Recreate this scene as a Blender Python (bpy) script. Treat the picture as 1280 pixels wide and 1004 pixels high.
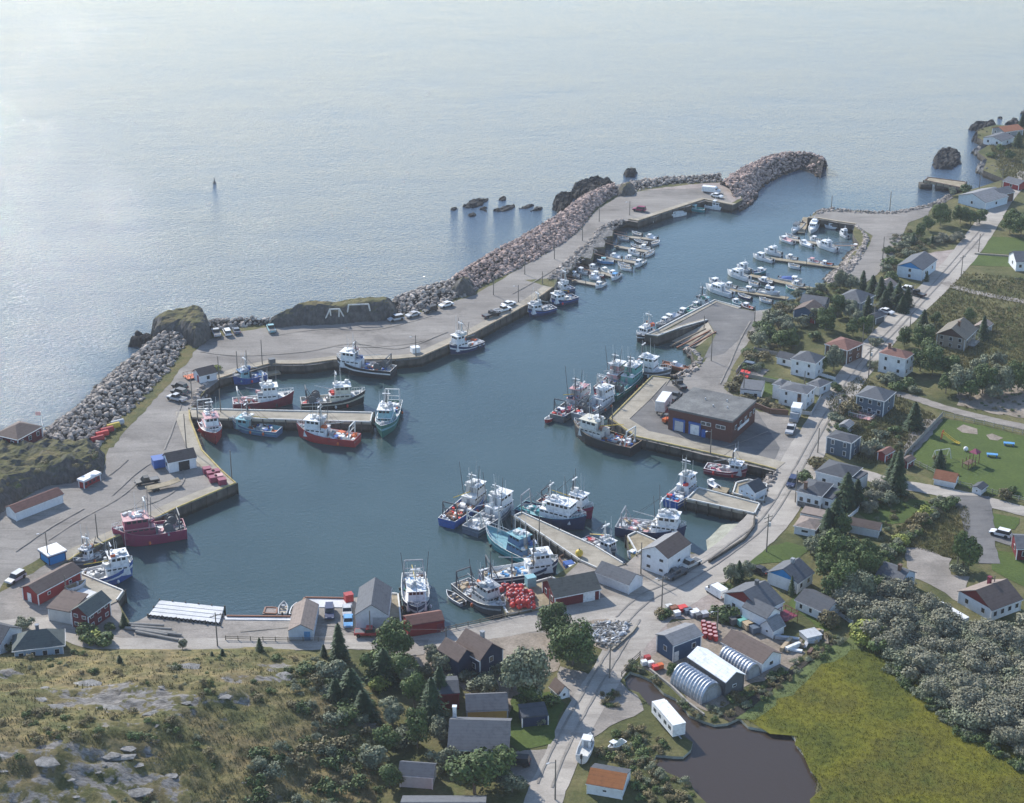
import bpy, math, random
import numpy as np
from mathutils import Vector, Matrix
from mathutils.geometry import tessellate_polygon
R = math.radians
S = bpy.context.scene
for o in list(bpy.data.objects): bpy.data.objects.remove(o)
COL = S.collection
# ---------------------------------------------------------------- camera, sky, sun, exposure
LZ = 2.6
CH, PITCH, FPX = 180.0, 23.0, 2200.0
cam = bpy.data.cameras.new('camera'); camo = bpy.data.objects.new('camera', cam); COL.objects.link(camo)
cam.sensor_width = 36.0; cam.lens = 36.0*FPX/1280.0
cam.clip_start = 1.0; cam.clip_end = 30000.0
camo.location = (0, 0, CH); camo.rotation_euler = (R(90-PITCH), 0, 0)
S.camera = camo
SUN_EL, SUN_AZ = 33.0, -36.0
w = bpy.data.worlds.new("World"); S.world = w; w.use_nodes = True
nt = w.node_tree; sky = nt.nodes.new('ShaderNodeTexSky'); sky.sky_type = 'NISHITA'; sky.sun_disc = False
sky.sun_elevation = R(SUN_EL); sky.sun_rotation = R(SUN_AZ); sky.dust_density = 0.12; sky.ozone_density = 2.2; sky.air_density = 0.9
nt.links.new(sky.outputs[0], nt.nodes['Background'].inputs[0]); nt.nodes['Background'].inputs[1].default_value = 0.15
sl = bpy.data.lights.new('sun', 'SUN'); sl.energy = 4.1; sl.angle = R(0.55); sl.color = (1.0, 0.96, 0.895)
so = bpy.data.objects.new('sun', sl); COL.objects.link(so)
sd = Vector((math.sin(R(SUN_AZ))*math.cos(R(SUN_EL)), math.cos(R(SUN_AZ))*math.cos(R(SUN_EL)), math.sin(R(SUN_EL))))
so.rotation_euler = sd.to_track_quat('Z', 'Y').to_euler(); so.location = sd*500
S.view_settings.view_transform = 'Standard'; S.view_settings.look = 'None'; S.view_settings.gamma = 1.0
S.view_settings.exposure = 0.74

# ---------------------------------------------------------------- from picture pixels to places on the ground
_p = R(PITCH); FW = Vector((0, math.cos(_p), -math.sin(_p))); UP = Vector((0, math.sin(_p), math.cos(_p)))
def ray(px, py): return FW + Vector((1, 0, 0))*((px-640)/FPX) + UP*((502-py)/FPX)
def P(px, py, z=LZ):
    d = ray(px, py); t = (z-CH)/d.z
    return Vector((d.x*t, d.y*t, z))
def pix(v):
    d = Vector(v)-Vector((0, 0, CH)); f = d.dot(FW)
    return (640+FPX*d.x/f, 502-FPX*d.dot(UP)/f)
def inside(x, y, poly):
    c = False; n = len(poly); j = n-1
    for i in range(n):
        xi, yi = poly[i][0], poly[i][1]; xj, yj = poly[j][0], poly[j][1]
        if (yi > y) != (yj > y) and x < (xj-xi)*(y-yi)/(yj-yi)+xi: c = not c
        j = i
    return c
def np_inside(X, Y, poly):
    c = np.zeros(X.shape, bool); n = len(poly); j = n-1
    for i in range(n):
        xi, yi = poly[i][0], poly[i][1]; xj, yj = poly[j][0], poly[j][1]
        if yi != yj:
            m = ((yi > Y) != (yj > Y)) & (X < (xj-xi)*(Y-yi)/(yj-yi)+xi); c ^= m
        j = i
    return c
def np_dist(X, Y, poly, closed=True):
    d = np.full(X.shape, 1e9); n = len(poly)
    for i in range(n if closed else n-1):
        ax, ay = poly[i][0], poly[i][1]; bx, by = poly[(i+1) % n][0], poly[(i+1) % n][1]
        L = (bx-ax)**2+(by-ay)**2+1e-9
        t = np.clip(((X-ax)*(bx-ax)+(Y-ay)*(by-ay))/L, 0, 1)
        d = np.minimum(d, np.hypot(X-ax-t*(bx-ax), Y-ay-t*(by-ay)))
    return d
def vnoise(X, Y, seed=0, oct=4, f=1.0):
    out = np.zeros(np.shape(X)); a = 1.0; tot = 0
    for k in range(oct):
        x = np.asarray(X)*f+seed*17.3; y = np.asarray(Y)*f+seed*9.1
        xi = np.floor(x); yi = np.floor(y); u = x-xi; v = y-yi; u = u*u*(3-2*u); v = v*v*(3-2*v)
        h = lambda i, j: np.modf(np.abs(np.sin((xi+i)*127.1+(yi+j)*311.7+k*74.7)*43758.5453))[0]
        out += a*((h(0,0)*(1-u)+h(1,0)*u)*(1-v)+(h(0,1)*(1-u)+h(1,1)*u)*v); tot += a; a *= .5; f *= 2.03
    return out/tot

# ---------------------------------------------------------------- materials
MATS = {}
def _ns(name):
    m = bpy.data.materials.new(name); m.use_nodes = True; MATS[name] = m
    return m, m.node_tree, m.node_tree.nodes['Principled BSDF']
def _noise(nt, vec, scale, detail=6, rough=.6):
    n = nt.nodes.new('ShaderNodeTexNoise'); n.inputs['Scale'].default_value = scale; n.inputs['Detail'].default_value = detail
    n.inputs['Roughness'].default_value = rough; nt.links.new(vec, n.inputs['Vector']); return n.outputs['Fac']
def _ramp(nt, fac, stops):
    r = nt.nodes.new('ShaderNodeValToRGB'); e = r.color_ramp.elements
    while len(e) < len(stops): e.new(0.5)
    for i, (p, c) in enumerate(stops): e[i].position = p; e[i].color = (c[0], c[1], c[2], 1)
    nt.links.new(fac, r.inputs[0]); return r.outputs[0]
def _mix(nt, fac, a, b, mode='MIX'):
    m = nt.nodes.new('ShaderNodeMix'); m.data_type = 'RGBA'; m.blend_type = mode
    for i, v in ((0, fac), (6, a), (7, b)):
        if isinstance(v, (int, float)): m.inputs[i].default_value = v
        elif isinstance(v, tuple): m.inputs[i].default_value = (v[0], v[1], v[2], 1)
        else: nt.links.new(v, m.inputs[i])
    return m.outputs[2]
def _vec(nt, world=False, scale=(1, 1, 1), rot=0):
    if world: o = nt.nodes.new('ShaderNodeNewGeometry').outputs['Position']
    else: o = nt.nodes.new('ShaderNodeTexCoord').outputs['Object']
    if scale != (1, 1, 1) or rot:
        mp = nt.nodes.new('ShaderNodeMapping'); mp.inputs['Scale'].default_value = scale; mp.inputs['Rotation'].default_value = (0, 0, rot)
        nt.links.new(o, mp.inputs[0]); o = mp.outputs[0]
    return o
def _bump(nt, bs, h, dist):
    b = nt.nodes.new('ShaderNodeBump'); b.inputs['Distance'].default_value = dist; b.inputs['Strength'].default_value = 1
    nt.links.new(h, b.inputs['Height']); nt.links.new(b.outputs[0], bs.inputs['Normal'])
def ground_mat(name, stops, scale=.25, fine=2.0, rough=.95, bump=.15, stretch=(1, 1, 1), rot=0, fine_amt=.5, world=True):
    m, nt, bs = _ns(name); v = _vec(nt, world, stretch, rot)
    a = _noise(nt, v, scale, 8, .62); c = _ramp(nt, a, stops)
    v2 = _vec(nt, world); f = _noise(nt, v2, fine, 6, .7)
    g = _ramp(nt, f, [(.25, (.45,)*3), (.5, (1,)*3), (.78, (1.7,)*3)])
    c = _mix(nt, fine_amt, c, g, 'MULTIPLY')
    if 'gravel' in name or name in ('m_road', 'm_asphalt', 'm_concrete'):
        st = _ramp(nt, _noise(nt, _vec(nt, True, (.22, 1.5, 1), R(-38)), .45, 5, .6), [(.34, (.74,)*3), (.46, (1,)*3), (.60, (1,)*3), (.68, (1.2,)*3)])
        c = _mix(nt, .75, c, st, 'MULTIPLY')
        pt = _ramp(nt, _noise(nt, _vec(nt, True), .055, 8, .7), [(.38, (.70,)*3), (.44, (.95,)*3), (.56, (1,)*3), (.62, (1.16,)*3)])
        c = _mix(nt, .8, c, pt, 'MULTIPLY')
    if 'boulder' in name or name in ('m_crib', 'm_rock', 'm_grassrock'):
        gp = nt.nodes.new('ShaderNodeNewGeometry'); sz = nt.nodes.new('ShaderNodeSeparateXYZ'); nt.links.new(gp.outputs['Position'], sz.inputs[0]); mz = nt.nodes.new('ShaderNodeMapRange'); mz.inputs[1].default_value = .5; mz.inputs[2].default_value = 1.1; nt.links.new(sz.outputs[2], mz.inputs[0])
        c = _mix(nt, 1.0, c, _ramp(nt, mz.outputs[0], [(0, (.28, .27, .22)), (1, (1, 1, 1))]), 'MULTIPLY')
    if 'boulder' in name:
        gi = nt.nodes.new('ShaderNodeNewGeometry'); c = _mix(nt, 1.0, c, _ramp(nt, gi.outputs['Random Per Island'], [(0, (.45, .45, .46)), (.35, (.85, .85, .86)), (.7, (1.15, 1.1, 1.05)), (1, (1.5, 1.42, 1.35))]), 'MULTIPLY')
    nt.links.new(c, bs.inputs['Base Color']); bs.inputs['Roughness'].default_value = rough
    bs.inputs['Specular IOR Level'].default_value = .2
    if bump: _bump(nt, bs, f, bump)
    return m
def paint(name, c, rough=.55, dirt=.35, metal=0, scale=1.3, spec=.4):
    m, nt, bs = _ns(name); v = _vec(nt)
    n = _noise(nt, v, scale, 7, .7)
    d = tuple(x*(1-dirt)*.9+.02 for x in c)
    col = _ramp(nt, n, [(.30, d), (.5, c), (.8, tuple(min(1, x*1.08) for x in c))])
    nt.links.new(col, bs.inputs['Base Color']); bs.inputs['Roughness'].default_value = rough; bs.inputs['Metallic'].default_value = metal
    bs.inputs['Specular IOR Level'].default_value = spec
    return m
def plank(name, c, pitch=.18, axis='Z', rough=.8, amt=.35, dirt=.3):
    # clapboard / board siding or shingle courses: bands across one axis
    m, nt, bs = _ns(name); v = _vec(nt)
    wv = nt.nodes.new('ShaderNodeTexWave'); wv.bands_direction = axis; wv.wave_profile = 'SAW'
    wv.inputs['Scale'].default_value = 1/(pitch*math.pi*2)*math.pi*.637*1.57; wv.inputs['Distortion'].default_value = .3; wv.inputs['Detail Scale'].default_value = .4
    nt.links.new(v, wv.inputs['Vector'])
    n = _noise(nt, v, 1.1, 7, .7)
    base = _ramp(nt, n, [(.28, tuple(x*(1-dirt) for x in c)), (.5, c), (.8, tuple(min(.9, x*1.12) for x in c))])
    sh = _ramp(nt, wv.outputs['Fac'], [(0, (1-amt,)*3), (.2, (1,)*3)])
    col = _mix(nt, 1.0, base, sh, 'MULTIPLY')
    nt.links.new(col, bs.inputs['Base Color']); bs.inputs['Roughness'].default_value = rough; bs.inputs['Specular IOR Level'].default_value = .25
    return m
def leafmat(name, a, b, c):
    m, nt, bs = _ns(name)
    v = _vec(nt); n = _noise(nt, v, .9, 3, .6)
    col = _ramp(nt, n, [(.32, a), (.5, b), (.7, c)])
    oi = nt.nodes.new('ShaderNodeObjectInfo'); r = _ramp(nt, oi.outputs['Random'], [(0, (.78, .8, .75)), (1, (1.2, 1.15, 1.05))])
    col = _mix(nt, .8, col, r, 'MULTIPLY')
    gi = nt.nodes.new('ShaderNodeNewGeometry'); col = _mix(nt, .8, col, _ramp(nt, gi.outputs['Random Per Island'], [(0, (.72, .74, .68)), (.5, (1, 1, 1)), (1, (1.32, 1.3, 1.22))]), 'MULTIPLY')
    nt.links.new(col, bs.inputs['Base Color']); bs.inputs['Roughness'].default_value = .7; bs.inputs['Specular IOR Level'].default_value = .25
    return m
# setting
ground_mat('m_field', [(.30, (.045, .055, .020)), (.45, (.085, .09, .032)), (.58, (.14, .125, .055)), (.72, (.075, .10, .030))], .09, 1.3, bump=.25)
ground_mat('m_lawn', [(.3, (0.053, 0.081, 0.019)), (.6, (0.075, 0.106, 0.023)), (.8, (0.097, 0.113, 0.033))], .12, 1.5, bump=.1)
ground_mat('m_marsh', [(.30, (.058, .072, .011)), (.42, (.095, .100, .011)), (.50, (.135, .128, .012)), (.58, (.105, .098, .014)), (.70, (.070, .090, .013))], .05, .9, bump=.2, fine_amt=.7)
ground_mat('m_marsh_edge', [(.30, (.09, .11, .04)), (.6, (.12, .15, .05)), (.8, (.15, .16, .07))], .2, 1.2, bump=.25)
ground_mat('m_gravel', [(.28, (0.170, 0.154, 0.138)), (.5, (0.236, 0.216, 0.194)), (.72, (0.294, 0.269, 0.240))], .06, 2.2, bump=.05, fine_amt=.35, stretch=(.6, 1.6, 1), rot=R(35))
ground_mat('m_gravel2', [(.28, (0.178, 0.160, 0.140)), (.5, (0.259, 0.231, 0.202)), (.72, (0.330, 0.294, 0.256))], .12, 2.2, bump=.06, fine_amt=.4)
ground_mat('m_road', [(.28, (0.276, 0.251, 0.219)), (.5, (0.353, 0.318, 0.277)), (.72, (0.434, 0.396, 0.341))], .10, 2.6, bump=.03, fine_amt=.3)
ground_mat('m_asphalt', [(.3, (0.121, 0.118, 0.116)), (.6, (0.171, 0.163, 0.155)), (.8, (0.220, 0.210, 0.194))], .12, 2.5, bump=.02, fine_amt=.25)
ground_mat('m_dirt', [(.3, (.18, .15, .115)), (.55, (.27, .225, .18)), (.8, (.34, .29, .24))], .25, 2.0, bump=.08)
ground_mat('m_pinkgravel', [(.3, (.24, .20, .18)), (.55, (.32, .27, .24)), (.8, (.38, .33, .30))], .2, 2.0, bump=.05)
ground_mat('m_concrete', [(.3, (0.262, 0.229, 0.179)), (.55, (0.348, 0.310, 0.246)), (.8, (0.412, 0.362, 0.292))], .3, 2.5, bump=.02, fine_amt=.25)
ground_mat('m_white_deck', [(.3, (.50, .50, .49)), (.55, (.62, .61, .60)), (.8, (.70, .69, .68))], .35, 2.5, bump=.01, fine_amt=.25)
ground_mat('m_timberdeck', [(.3, (.20, .165, .11)), (.55, (.31, .26, .18)), (.8, (.40, .35, .26))], .4, 1.5, bump=.02, fine_amt=.4)
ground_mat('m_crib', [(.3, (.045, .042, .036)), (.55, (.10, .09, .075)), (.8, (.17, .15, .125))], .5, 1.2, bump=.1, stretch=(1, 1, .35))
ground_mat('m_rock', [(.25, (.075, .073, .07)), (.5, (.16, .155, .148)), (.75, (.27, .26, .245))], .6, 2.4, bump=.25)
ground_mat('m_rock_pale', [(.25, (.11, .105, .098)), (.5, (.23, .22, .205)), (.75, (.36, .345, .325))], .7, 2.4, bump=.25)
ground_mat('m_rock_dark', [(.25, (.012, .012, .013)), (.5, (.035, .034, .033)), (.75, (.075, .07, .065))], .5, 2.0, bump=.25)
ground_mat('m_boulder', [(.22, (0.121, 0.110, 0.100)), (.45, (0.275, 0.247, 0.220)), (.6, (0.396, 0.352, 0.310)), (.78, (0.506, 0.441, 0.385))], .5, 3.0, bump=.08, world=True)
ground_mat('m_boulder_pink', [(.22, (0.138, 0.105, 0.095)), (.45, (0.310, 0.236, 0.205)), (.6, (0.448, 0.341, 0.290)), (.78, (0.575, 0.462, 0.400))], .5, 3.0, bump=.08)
ground_mat('m_yellowkerb', [(.3, (.28, .22, .10)), (.55, (.42, .34, .14)), (.8, (.50, .42, .22))], .6, 3.0, bump=0)
ground_mat('m_beach', [(.3, (.22, .22, .18)), (.55, (.33, .33, .27)), (.8, (.42, .41, .35))], .3, 3.0, bump=.1)
ground_mat('m_pondbed', [(.3, (.03, .026, .02)), (.8, (.06, .05, .04))], .3, 3.0, bump=.1)
ground_mat('m_mound', [(.30, (.05, .06, .022)), (.48, (.10, .10, .035)), (.60, (.14, .115, .045)), (.74, (.085, .085, .035))], .22, 1.6, bump=.3)
def slope_mat(name, flat_stops, rock_stops, lo=.72, hi=1.0, scale=.12):
    m, nt, bs = _ns(name); v = _vec(nt, True)
    f = _noise(nt, v, 1.7, 7, .72); big = _noise(nt, v, scale, 7, .65)
    g = _ramp(nt, big, flat_stops); fr = _ramp(nt, f, [(.25, (.5,)*3), (.5, (1,)*3), (.78, (1.5,)*3)])
    g = _mix(nt, .7, g, fr, 'MULTIPLY')
    vs = _vec(nt, True, (1, 1, .4)); rk = _ramp(nt, _noise(nt, vs, .9, 9, .72), rock_stops)
    ge = nt.nodes.new('ShaderNodeNewGeometry'); sx = nt.nodes.new('ShaderNodeSeparateXYZ'); nt.links.new(ge.outputs['Normal'], sx.inputs[0])
    mr = nt.nodes.new('ShaderNodeMapRange'); mr.inputs[1].default_value = lo; mr.inputs[2].default_value = hi; nt.links.new(sx.outputs[2], mr.inputs[0])
    ad = nt.nodes.new('ShaderNodeMath'); ad.operation = 'MULTIPLY_ADD'; nt.links.new(f, ad.inputs[0]); ad.inputs[1].default_value = 1.2; ad.inputs[2].default_value = -.6
    a2 = nt.nodes.new('ShaderNodeMath'); a2.operation = 'ADD'; a2.use_clamp = True; nt.links.new(ad.outputs[0], a2.inputs[0]); nt.links.new(mr.outputs[0], a2.inputs[1])
    c = _mix(nt, a2.outputs[0], rk, g)
    nt.links.new(c, bs.inputs['Base Color']); bs.inputs['Roughness'].default_value = .95; bs.inputs['Specular IOR Level'].default_value = .2
    _bump(nt, bs, f, .3); return m
ground_mat('m_track', [(.28, (0.184, 0.167, 0.149)), (.5, (0.241, 0.221, 0.196)), (.72, (0.299, 0.275, 0.245))], .3, 2.2, bump=.03, fine_amt=.4)
slope_mat('m_grassrock', [(.3, (.06, .068, .025)), (.5, (.12, .11, .042)), (.65, (.17, .135, .06)), (.8, (.09, .085, .035))], [(.3, (.035, .034, .033)), (.5, (.085, .08, .075)), (.75, (.17, .16, .15))])
def hill_mat():
    m, nt, bs = _ns('m_hill'); v = _vec(nt, True)
    f = _noise(nt, v, 1.6, 7, .75); big = _noise(nt, v, .10, 8, .68); mid = _noise(nt, v, .35, 6, .6)
    g = _ramp(nt, big, [(.28, (.062, .070, .027)), (.40, (.115, .115, .045)), (.49, (.175, .150, .066)), (.56, (.205, .165, .082)), (.62, (.140, .112, .056)), (.74, (.080, .086, .034))])
    g2 = _ramp(nt, mid, [(.35, (.55, .6, .5)), (.5, (1,)*3), (.68, (1.35, 1.25, 1.1))])
    g = _mix(nt, .9, g, g2, 'MULTIPLY')
    g = _mix(nt, .8, g, _ramp(nt, f, [(.25, (.45,)*3), (.5, (1,)*3), (.78, (1.55,)*3)]), 'MULTIPLY')
    rk = _ramp(nt, _noise(nt, _vec(nt, True, (.5, 2.0, 1)), 1.1, 9, .75), [(.34, (.05, .046, .040)), (.47, (.18, .168, .152)), (.60, (.29, .27, .25)), (.72, (.39, .37, .35))])
    at = nt.nodes.new('ShaderNodeAttribute'); at.attribute_name = 'bare'
    ad = nt.nodes.new('ShaderNodeMath'); ad.operation = 'MULTIPLY_ADD'; nt.links.new(mid, ad.inputs[0]); ad.inputs[1].default_value = 2.0; ad.inputs[2].default_value = -1.0
    a2 = nt.nodes.new('ShaderNodeMath'); a2.operation = 'ADD'; nt.links.new(ad.outputs[0], a2.inputs[0]); nt.links.new(at.outputs['Fac'], a2.inputs[1])
    mr = nt.nodes.new('ShaderNodeMapRange'); mr.inputs[1].default_value = .50; mr.inputs[2].default_value = .62; nt.links.new(a2.outputs[0], mr.inputs[0])
    c = _mix(nt, mr.outputs[0], g, rk)
    nt.links.new(c, bs.inputs['Base Color']); bs.inputs['Roughness'].default_value = .95; bs.inputs['Specular IOR Level'].default_value = .15
    _bump(nt, bs, f, .35); return m
hill_mat()
def sea_mat():
    m, nt, bs = _ns('m_sea')
    v = _vec(nt, True, (1, 1.25, 1), R(-20)); v1 = _vec(nt, True)
    n1 = _noise(nt, v, .80, 4, .62); n2 = _noise(nt, v, .13, 3, .55); n3 = _noise(nt, v1, 2.6, 2, .5); gust = _noise(nt, _vec(nt, True, (1, 2.2, 1), R(-12)), .016, 5, .65)
    at = nt.nodes.new('ShaderNodeAttribute'); at.attribute_name = 'calm'
    def mth(op, a, b, c=None):
        q = nt.nodes.new('ShaderNodeMath'); q.operation = op
        for i, x in enumerate((a, b, c)):
            if x is None: continue
            if isinstance(x, (int, float)): q.inputs[i].default_value = x
            else: nt.links.new(x, q.inputs[i])
        return q.outputs[0]
    amp = mth('MULTIPLY_ADD', at.outputs['Fac'], -.80, 1.0)
    amp = mth('MULTIPLY', amp, mth('MULTIPLY_ADD', gust, 1.2, 0.35))
    h = mth('ADD', mth('MULTIPLY', n1, .36), mth('ADD', mth('MULTIPLY', n2, .12), mth('MULTIPLY', n3, .13)))
    h = mth('MULTIPLY', h, amp)
    _bump(nt, bs, h, 1.0)
    dep = _ramp(nt, _noise(nt, v1, .02, 3, .5), [(.35, (.034, .062, .062)), (.65, (.046, .078, .078))])
    opn = (.050, .080, .118)
    c = _mix(nt, at.outputs['Fac'], opn, dep)
    nt.links.new(c, bs.inputs['Base Color'])
    r = mth('MULTIPLY_ADD', at.outputs['Fac'], -.0, .055); nt.links.new(r, bs.inputs['Roughness'])
    bs.inputs['IOR'].default_value = 1.34
    return m
sea_mat()
def pond_mat():
    m, nt, bs = _ns('m_pond'); v = _vec(nt, True); n = _noise(nt, v, 1.2, 3, .5)
    bs.inputs['Base Color'].default_value = (.050, .037, .028, 1); bs.inputs['Roughness'].default_value = .08; bs.inputs['IOR'].default_value = 1.33
    _bump(nt, bs, n, .02)
pond_mat()
M = MATS

# ---------------------------------------------------------------- mesh helpers
def tag(o, label=None, cat=None, group=None, kind=None):
    if label: o['label'] = label
    if cat: o['category'] = cat
    if group: o['group'] = group
    if kind: o['kind'] = kind
    return o
def empty(name, loc=(0, 0, 0), rz=0.0, label=None, cat=None, group=None):
    o = bpy.data.objects.new(name, None); COL.objects.link(o); o.location = loc; o.rotation_euler = (0, 0, rz); o.empty_display_size = .5
    return tag(o, label, cat, group)
def mkobj(name, me, parent=None):
    o = bpy.data.objects.new(name, me); COL.objects.link(o)
    if parent: o.parent = parent
    return o
def copy_tree(o, parent=None):
    c = o.copy(); COL.objects.link(c); c.parent = parent
    if parent: c.matrix_parent_inverse = o.matrix_parent_inverse.copy()
    for ch in o.children: copy_tree(ch, c)
    return c
class MB:
    def __init__(s): s.v = []; s.f = []; s.m = []
    def add(s, vs, fs, mi=0):
        b = len(s.v); s.v += [tuple(x) for x in vs]; s.f += [tuple(i+b for i in f) for f in fs]; s.m += [mi]*len(fs); return s
    def box(s, x0, x1, y0, y1, z0, z1, mi=0, rz=0, o=(0, 0, 0)):
        c, n = math.cos(rz), math.sin(rz)
        vs = [(x, y, z) for z in (z0, z1) for x, y in ((x0, y0), (x1, y0), (x1, y1), (x0, y1))]
        vs = [(x*c-y*n+o[0], x*n+y*c+o[1], z+o[2]) for x, y, z in vs]
        return s.add(vs, [(3, 2, 1, 0), (4, 5, 6, 7), (0, 1, 5, 4), (1, 2, 6, 5), (2, 3, 7, 6), (3, 0, 4, 7)], mi)
    def tube(s, a, b, r0, r1=None, n=6, mi=0):
        r1 = r0 if r1 is None else r1; a = Vector(a); b = Vector(b); d = (b-a)
        if d.length < 1e-6: return s
        d.normalize(); x = d.orthogonal().normalized(); y = d.cross(x); vs = []
        for p, r in ((a, r0), (b, r1)):
            for k in range(n):
                t = 2*math.pi*k/n; vs.append(p+(x*math.cos(t)+y*math.sin(t))*r)
        fs = [(k, (k+1) % n, n+(k+1) % n, n+k) for k in range(n)]+[tuple(range(n-1, -1, -1)), tuple(range(n, 2*n))]
        return s.add(vs, fs, mi)
    def ball(s, c, r, mi=0, n=8, m=5, sz=1):
        vs = [(c[0], c[1], c[2]-r*sz)]
        for j in range(1, m):
            t = -math.pi/2+math.pi*j/m
            for k in range(n): vs.append((c[0]+r*math.cos(t)*math.cos(2*math.pi*k/n), c[1]+r*math.cos(t)*math.sin(2*math.pi*k/n), c[2]+r*sz*math.sin(t)))
        vs.append((c[0], c[1], c[2]+r*sz)); fs = [(0, 1+(k+1) % n, 1+k) for k in range(n)]
        for j in range(m-2):
            a = 1+j*n; fs += [(a+k, a+(k+1) % n, a+n+(k+1) % n, a+n+k) for k in range(n)]
        a = 1+(m-2)*n; l = len(vs)-1; fs += [(a+k, a+(k+1) % n, l) for k in range(n)]
        return s.add(vs, fs, mi)
    def prism(s, poly, z0, z1, mi=0, side=None):
        n = len(poly); p2 = [(q[0], q[1]) for q in poly]
        tris = tessellate_polygon([[Vector((x, y, 0)) for x, y in p2]])
        ar = sum(p2[i][0]*p2[(i+1) % n][1]-p2[(i+1) % n][0]*p2[i][1] for i in range(n))
        vs = [(x, y, z1) for x, y in p2]+[(x, y, z0) for x, y in p2]
        def up(t):
            a, b, c = [p2[i] for i in t]; return t if (b[0]-a[0])*(c[1]-a[1])-(b[1]-a[1])*(c[0]-a[0]) > 0 else t[::-1]
        top = [up(t) for t in tris]; s.add(vs, top, mi)
        b = len(s.v)-2*n
        sf = [((i, n+i, n+(i+1) % n, (i+1) % n) if ar > 0 else (i, (i+1) % n, n+(i+1) % n, n+i)) for i in range(n)]
        s.f += [tuple(i+b for i in f) for f in sf]; s.m += [mi if side is None else side]*n
        s.f += [tuple(b+n+i for i in t[::-1]) for t in top]; s.m += [mi if side is None else side]*len(top)
        return s
    def mesh(s, name, mats):
        me = bpy.data.meshes.new(name); me.from_pydata(s.v, [], s.f)
        for m in (mats if isinstance(mats, (list, tuple)) else [mats]): me.materials.append(MATS[m] if isinstance(m, str) else m)
        if any(s.m): me.polygons.foreach_set('material_index', s.m)
        me.update(); return me
    def build(s, name, mats, parent=None): return mkobj(name, s.mesh(name, mats), parent)
def resample(pts, step):
    out = []
    for i in range(len(pts)-1):
        a, b = Vector(pts[i]), Vector(pts[i+1]); n = max(1, int((b-a).length/step))
        out += [a.lerp(b, k/n) for k in range(n)]
    out.append(Vector(pts[-1])); return out
def smooth(pts, n=6):
    p = [Vector(q) for q in pts]; out = []
    for i in range(len(p)-1):
        p0 = p[max(0, i-1)]; p1 = p[i]; p2 = p[i+1]; p3 = p[min(len(p)-1, i+2)]
        for k in range(n):
            t = k/n; out.append(.5*((2*p1)+(p2-p0)*t+(2*p0-5*p1+4*p2-p3)*t*t+(3*p1-p0-3*p2+p3)*t**3))
    out.append(p[-1]); return out
LAY = [0]
def sheet(name, pxs, mat, layer, jit=.5, kind='structure', step=2.0, seed=0, z=LZ):
    """flat irregular patch of ground cover, one of a stack of thin sheets"""
    rnd = random.Random(hash(name) % 1000+seed*7+layer)
    pts = [q if isinstance(q, Vector) else P(q[0], q[1], z) for q in pxs]; pts = resample(pts+[pts[0]], step)[:-1]
    LAY[0] += 1; zz = z+.012*layer+.0006*LAY[0]; c = []
    for q in pts: c.append((q.x+rnd.uniform(-jit, jit), q.y+rnd.uniform(-jit, jit)))
    mb = MB(); tris = tessellate_polygon([[Vector((x, y, 0)) for x, y in c]])
    fs = []
    for t in tris:
        a, b, d = [c[i] for i in t]; fs.append(t if (b[0]-a[0])*(d[1]-a[1])-(b[1]-a[1])*(d[0]-a[0]) > 0 else t[::-1])
    mb.add([(x, y, zz) for x, y in c], fs)
    return tag(mb.build(name, mat), kind=kind)
def strip(name, pxs, width, mat, layer, jit=.15, z=LZ, kind='structure'):
    pts = smooth([P(a, b, z) for a, b in pxs], 8); rnd = random.Random(layer+len(pxs)); vs = []; fs = []
    LAY[0] += 1; lz = .012*layer+.0006*LAY[0]
    W_ = width if isinstance(width, (list, tuple)) else [width]*len(pxs)
    for i, q in enumerate(pts):
        d = (pts[min(i+1, len(pts)-1)]-pts[max(i-1, 0)]); d.z = 0; d.normalize(); nr = Vector((-d.y, d.x, 0))
        u = i/8; k = min(int(u), len(W_)-2); wd = W_[k]+(W_[k+1]-W_[k])*(u-k)
        for sgn in (1, -1):
            e = q+nr*sgn*(wd/2+rnd.uniform(-jit, jit)); vs.append((e.x, e.y, z+lz))
    for i in range(len(pts)-1): fs.append((2*i, 2*i+1, 2*i+3, 2*i+2))
    return tag(MB().add(vs, fs).build(name, mat), kind=kind)
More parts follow.
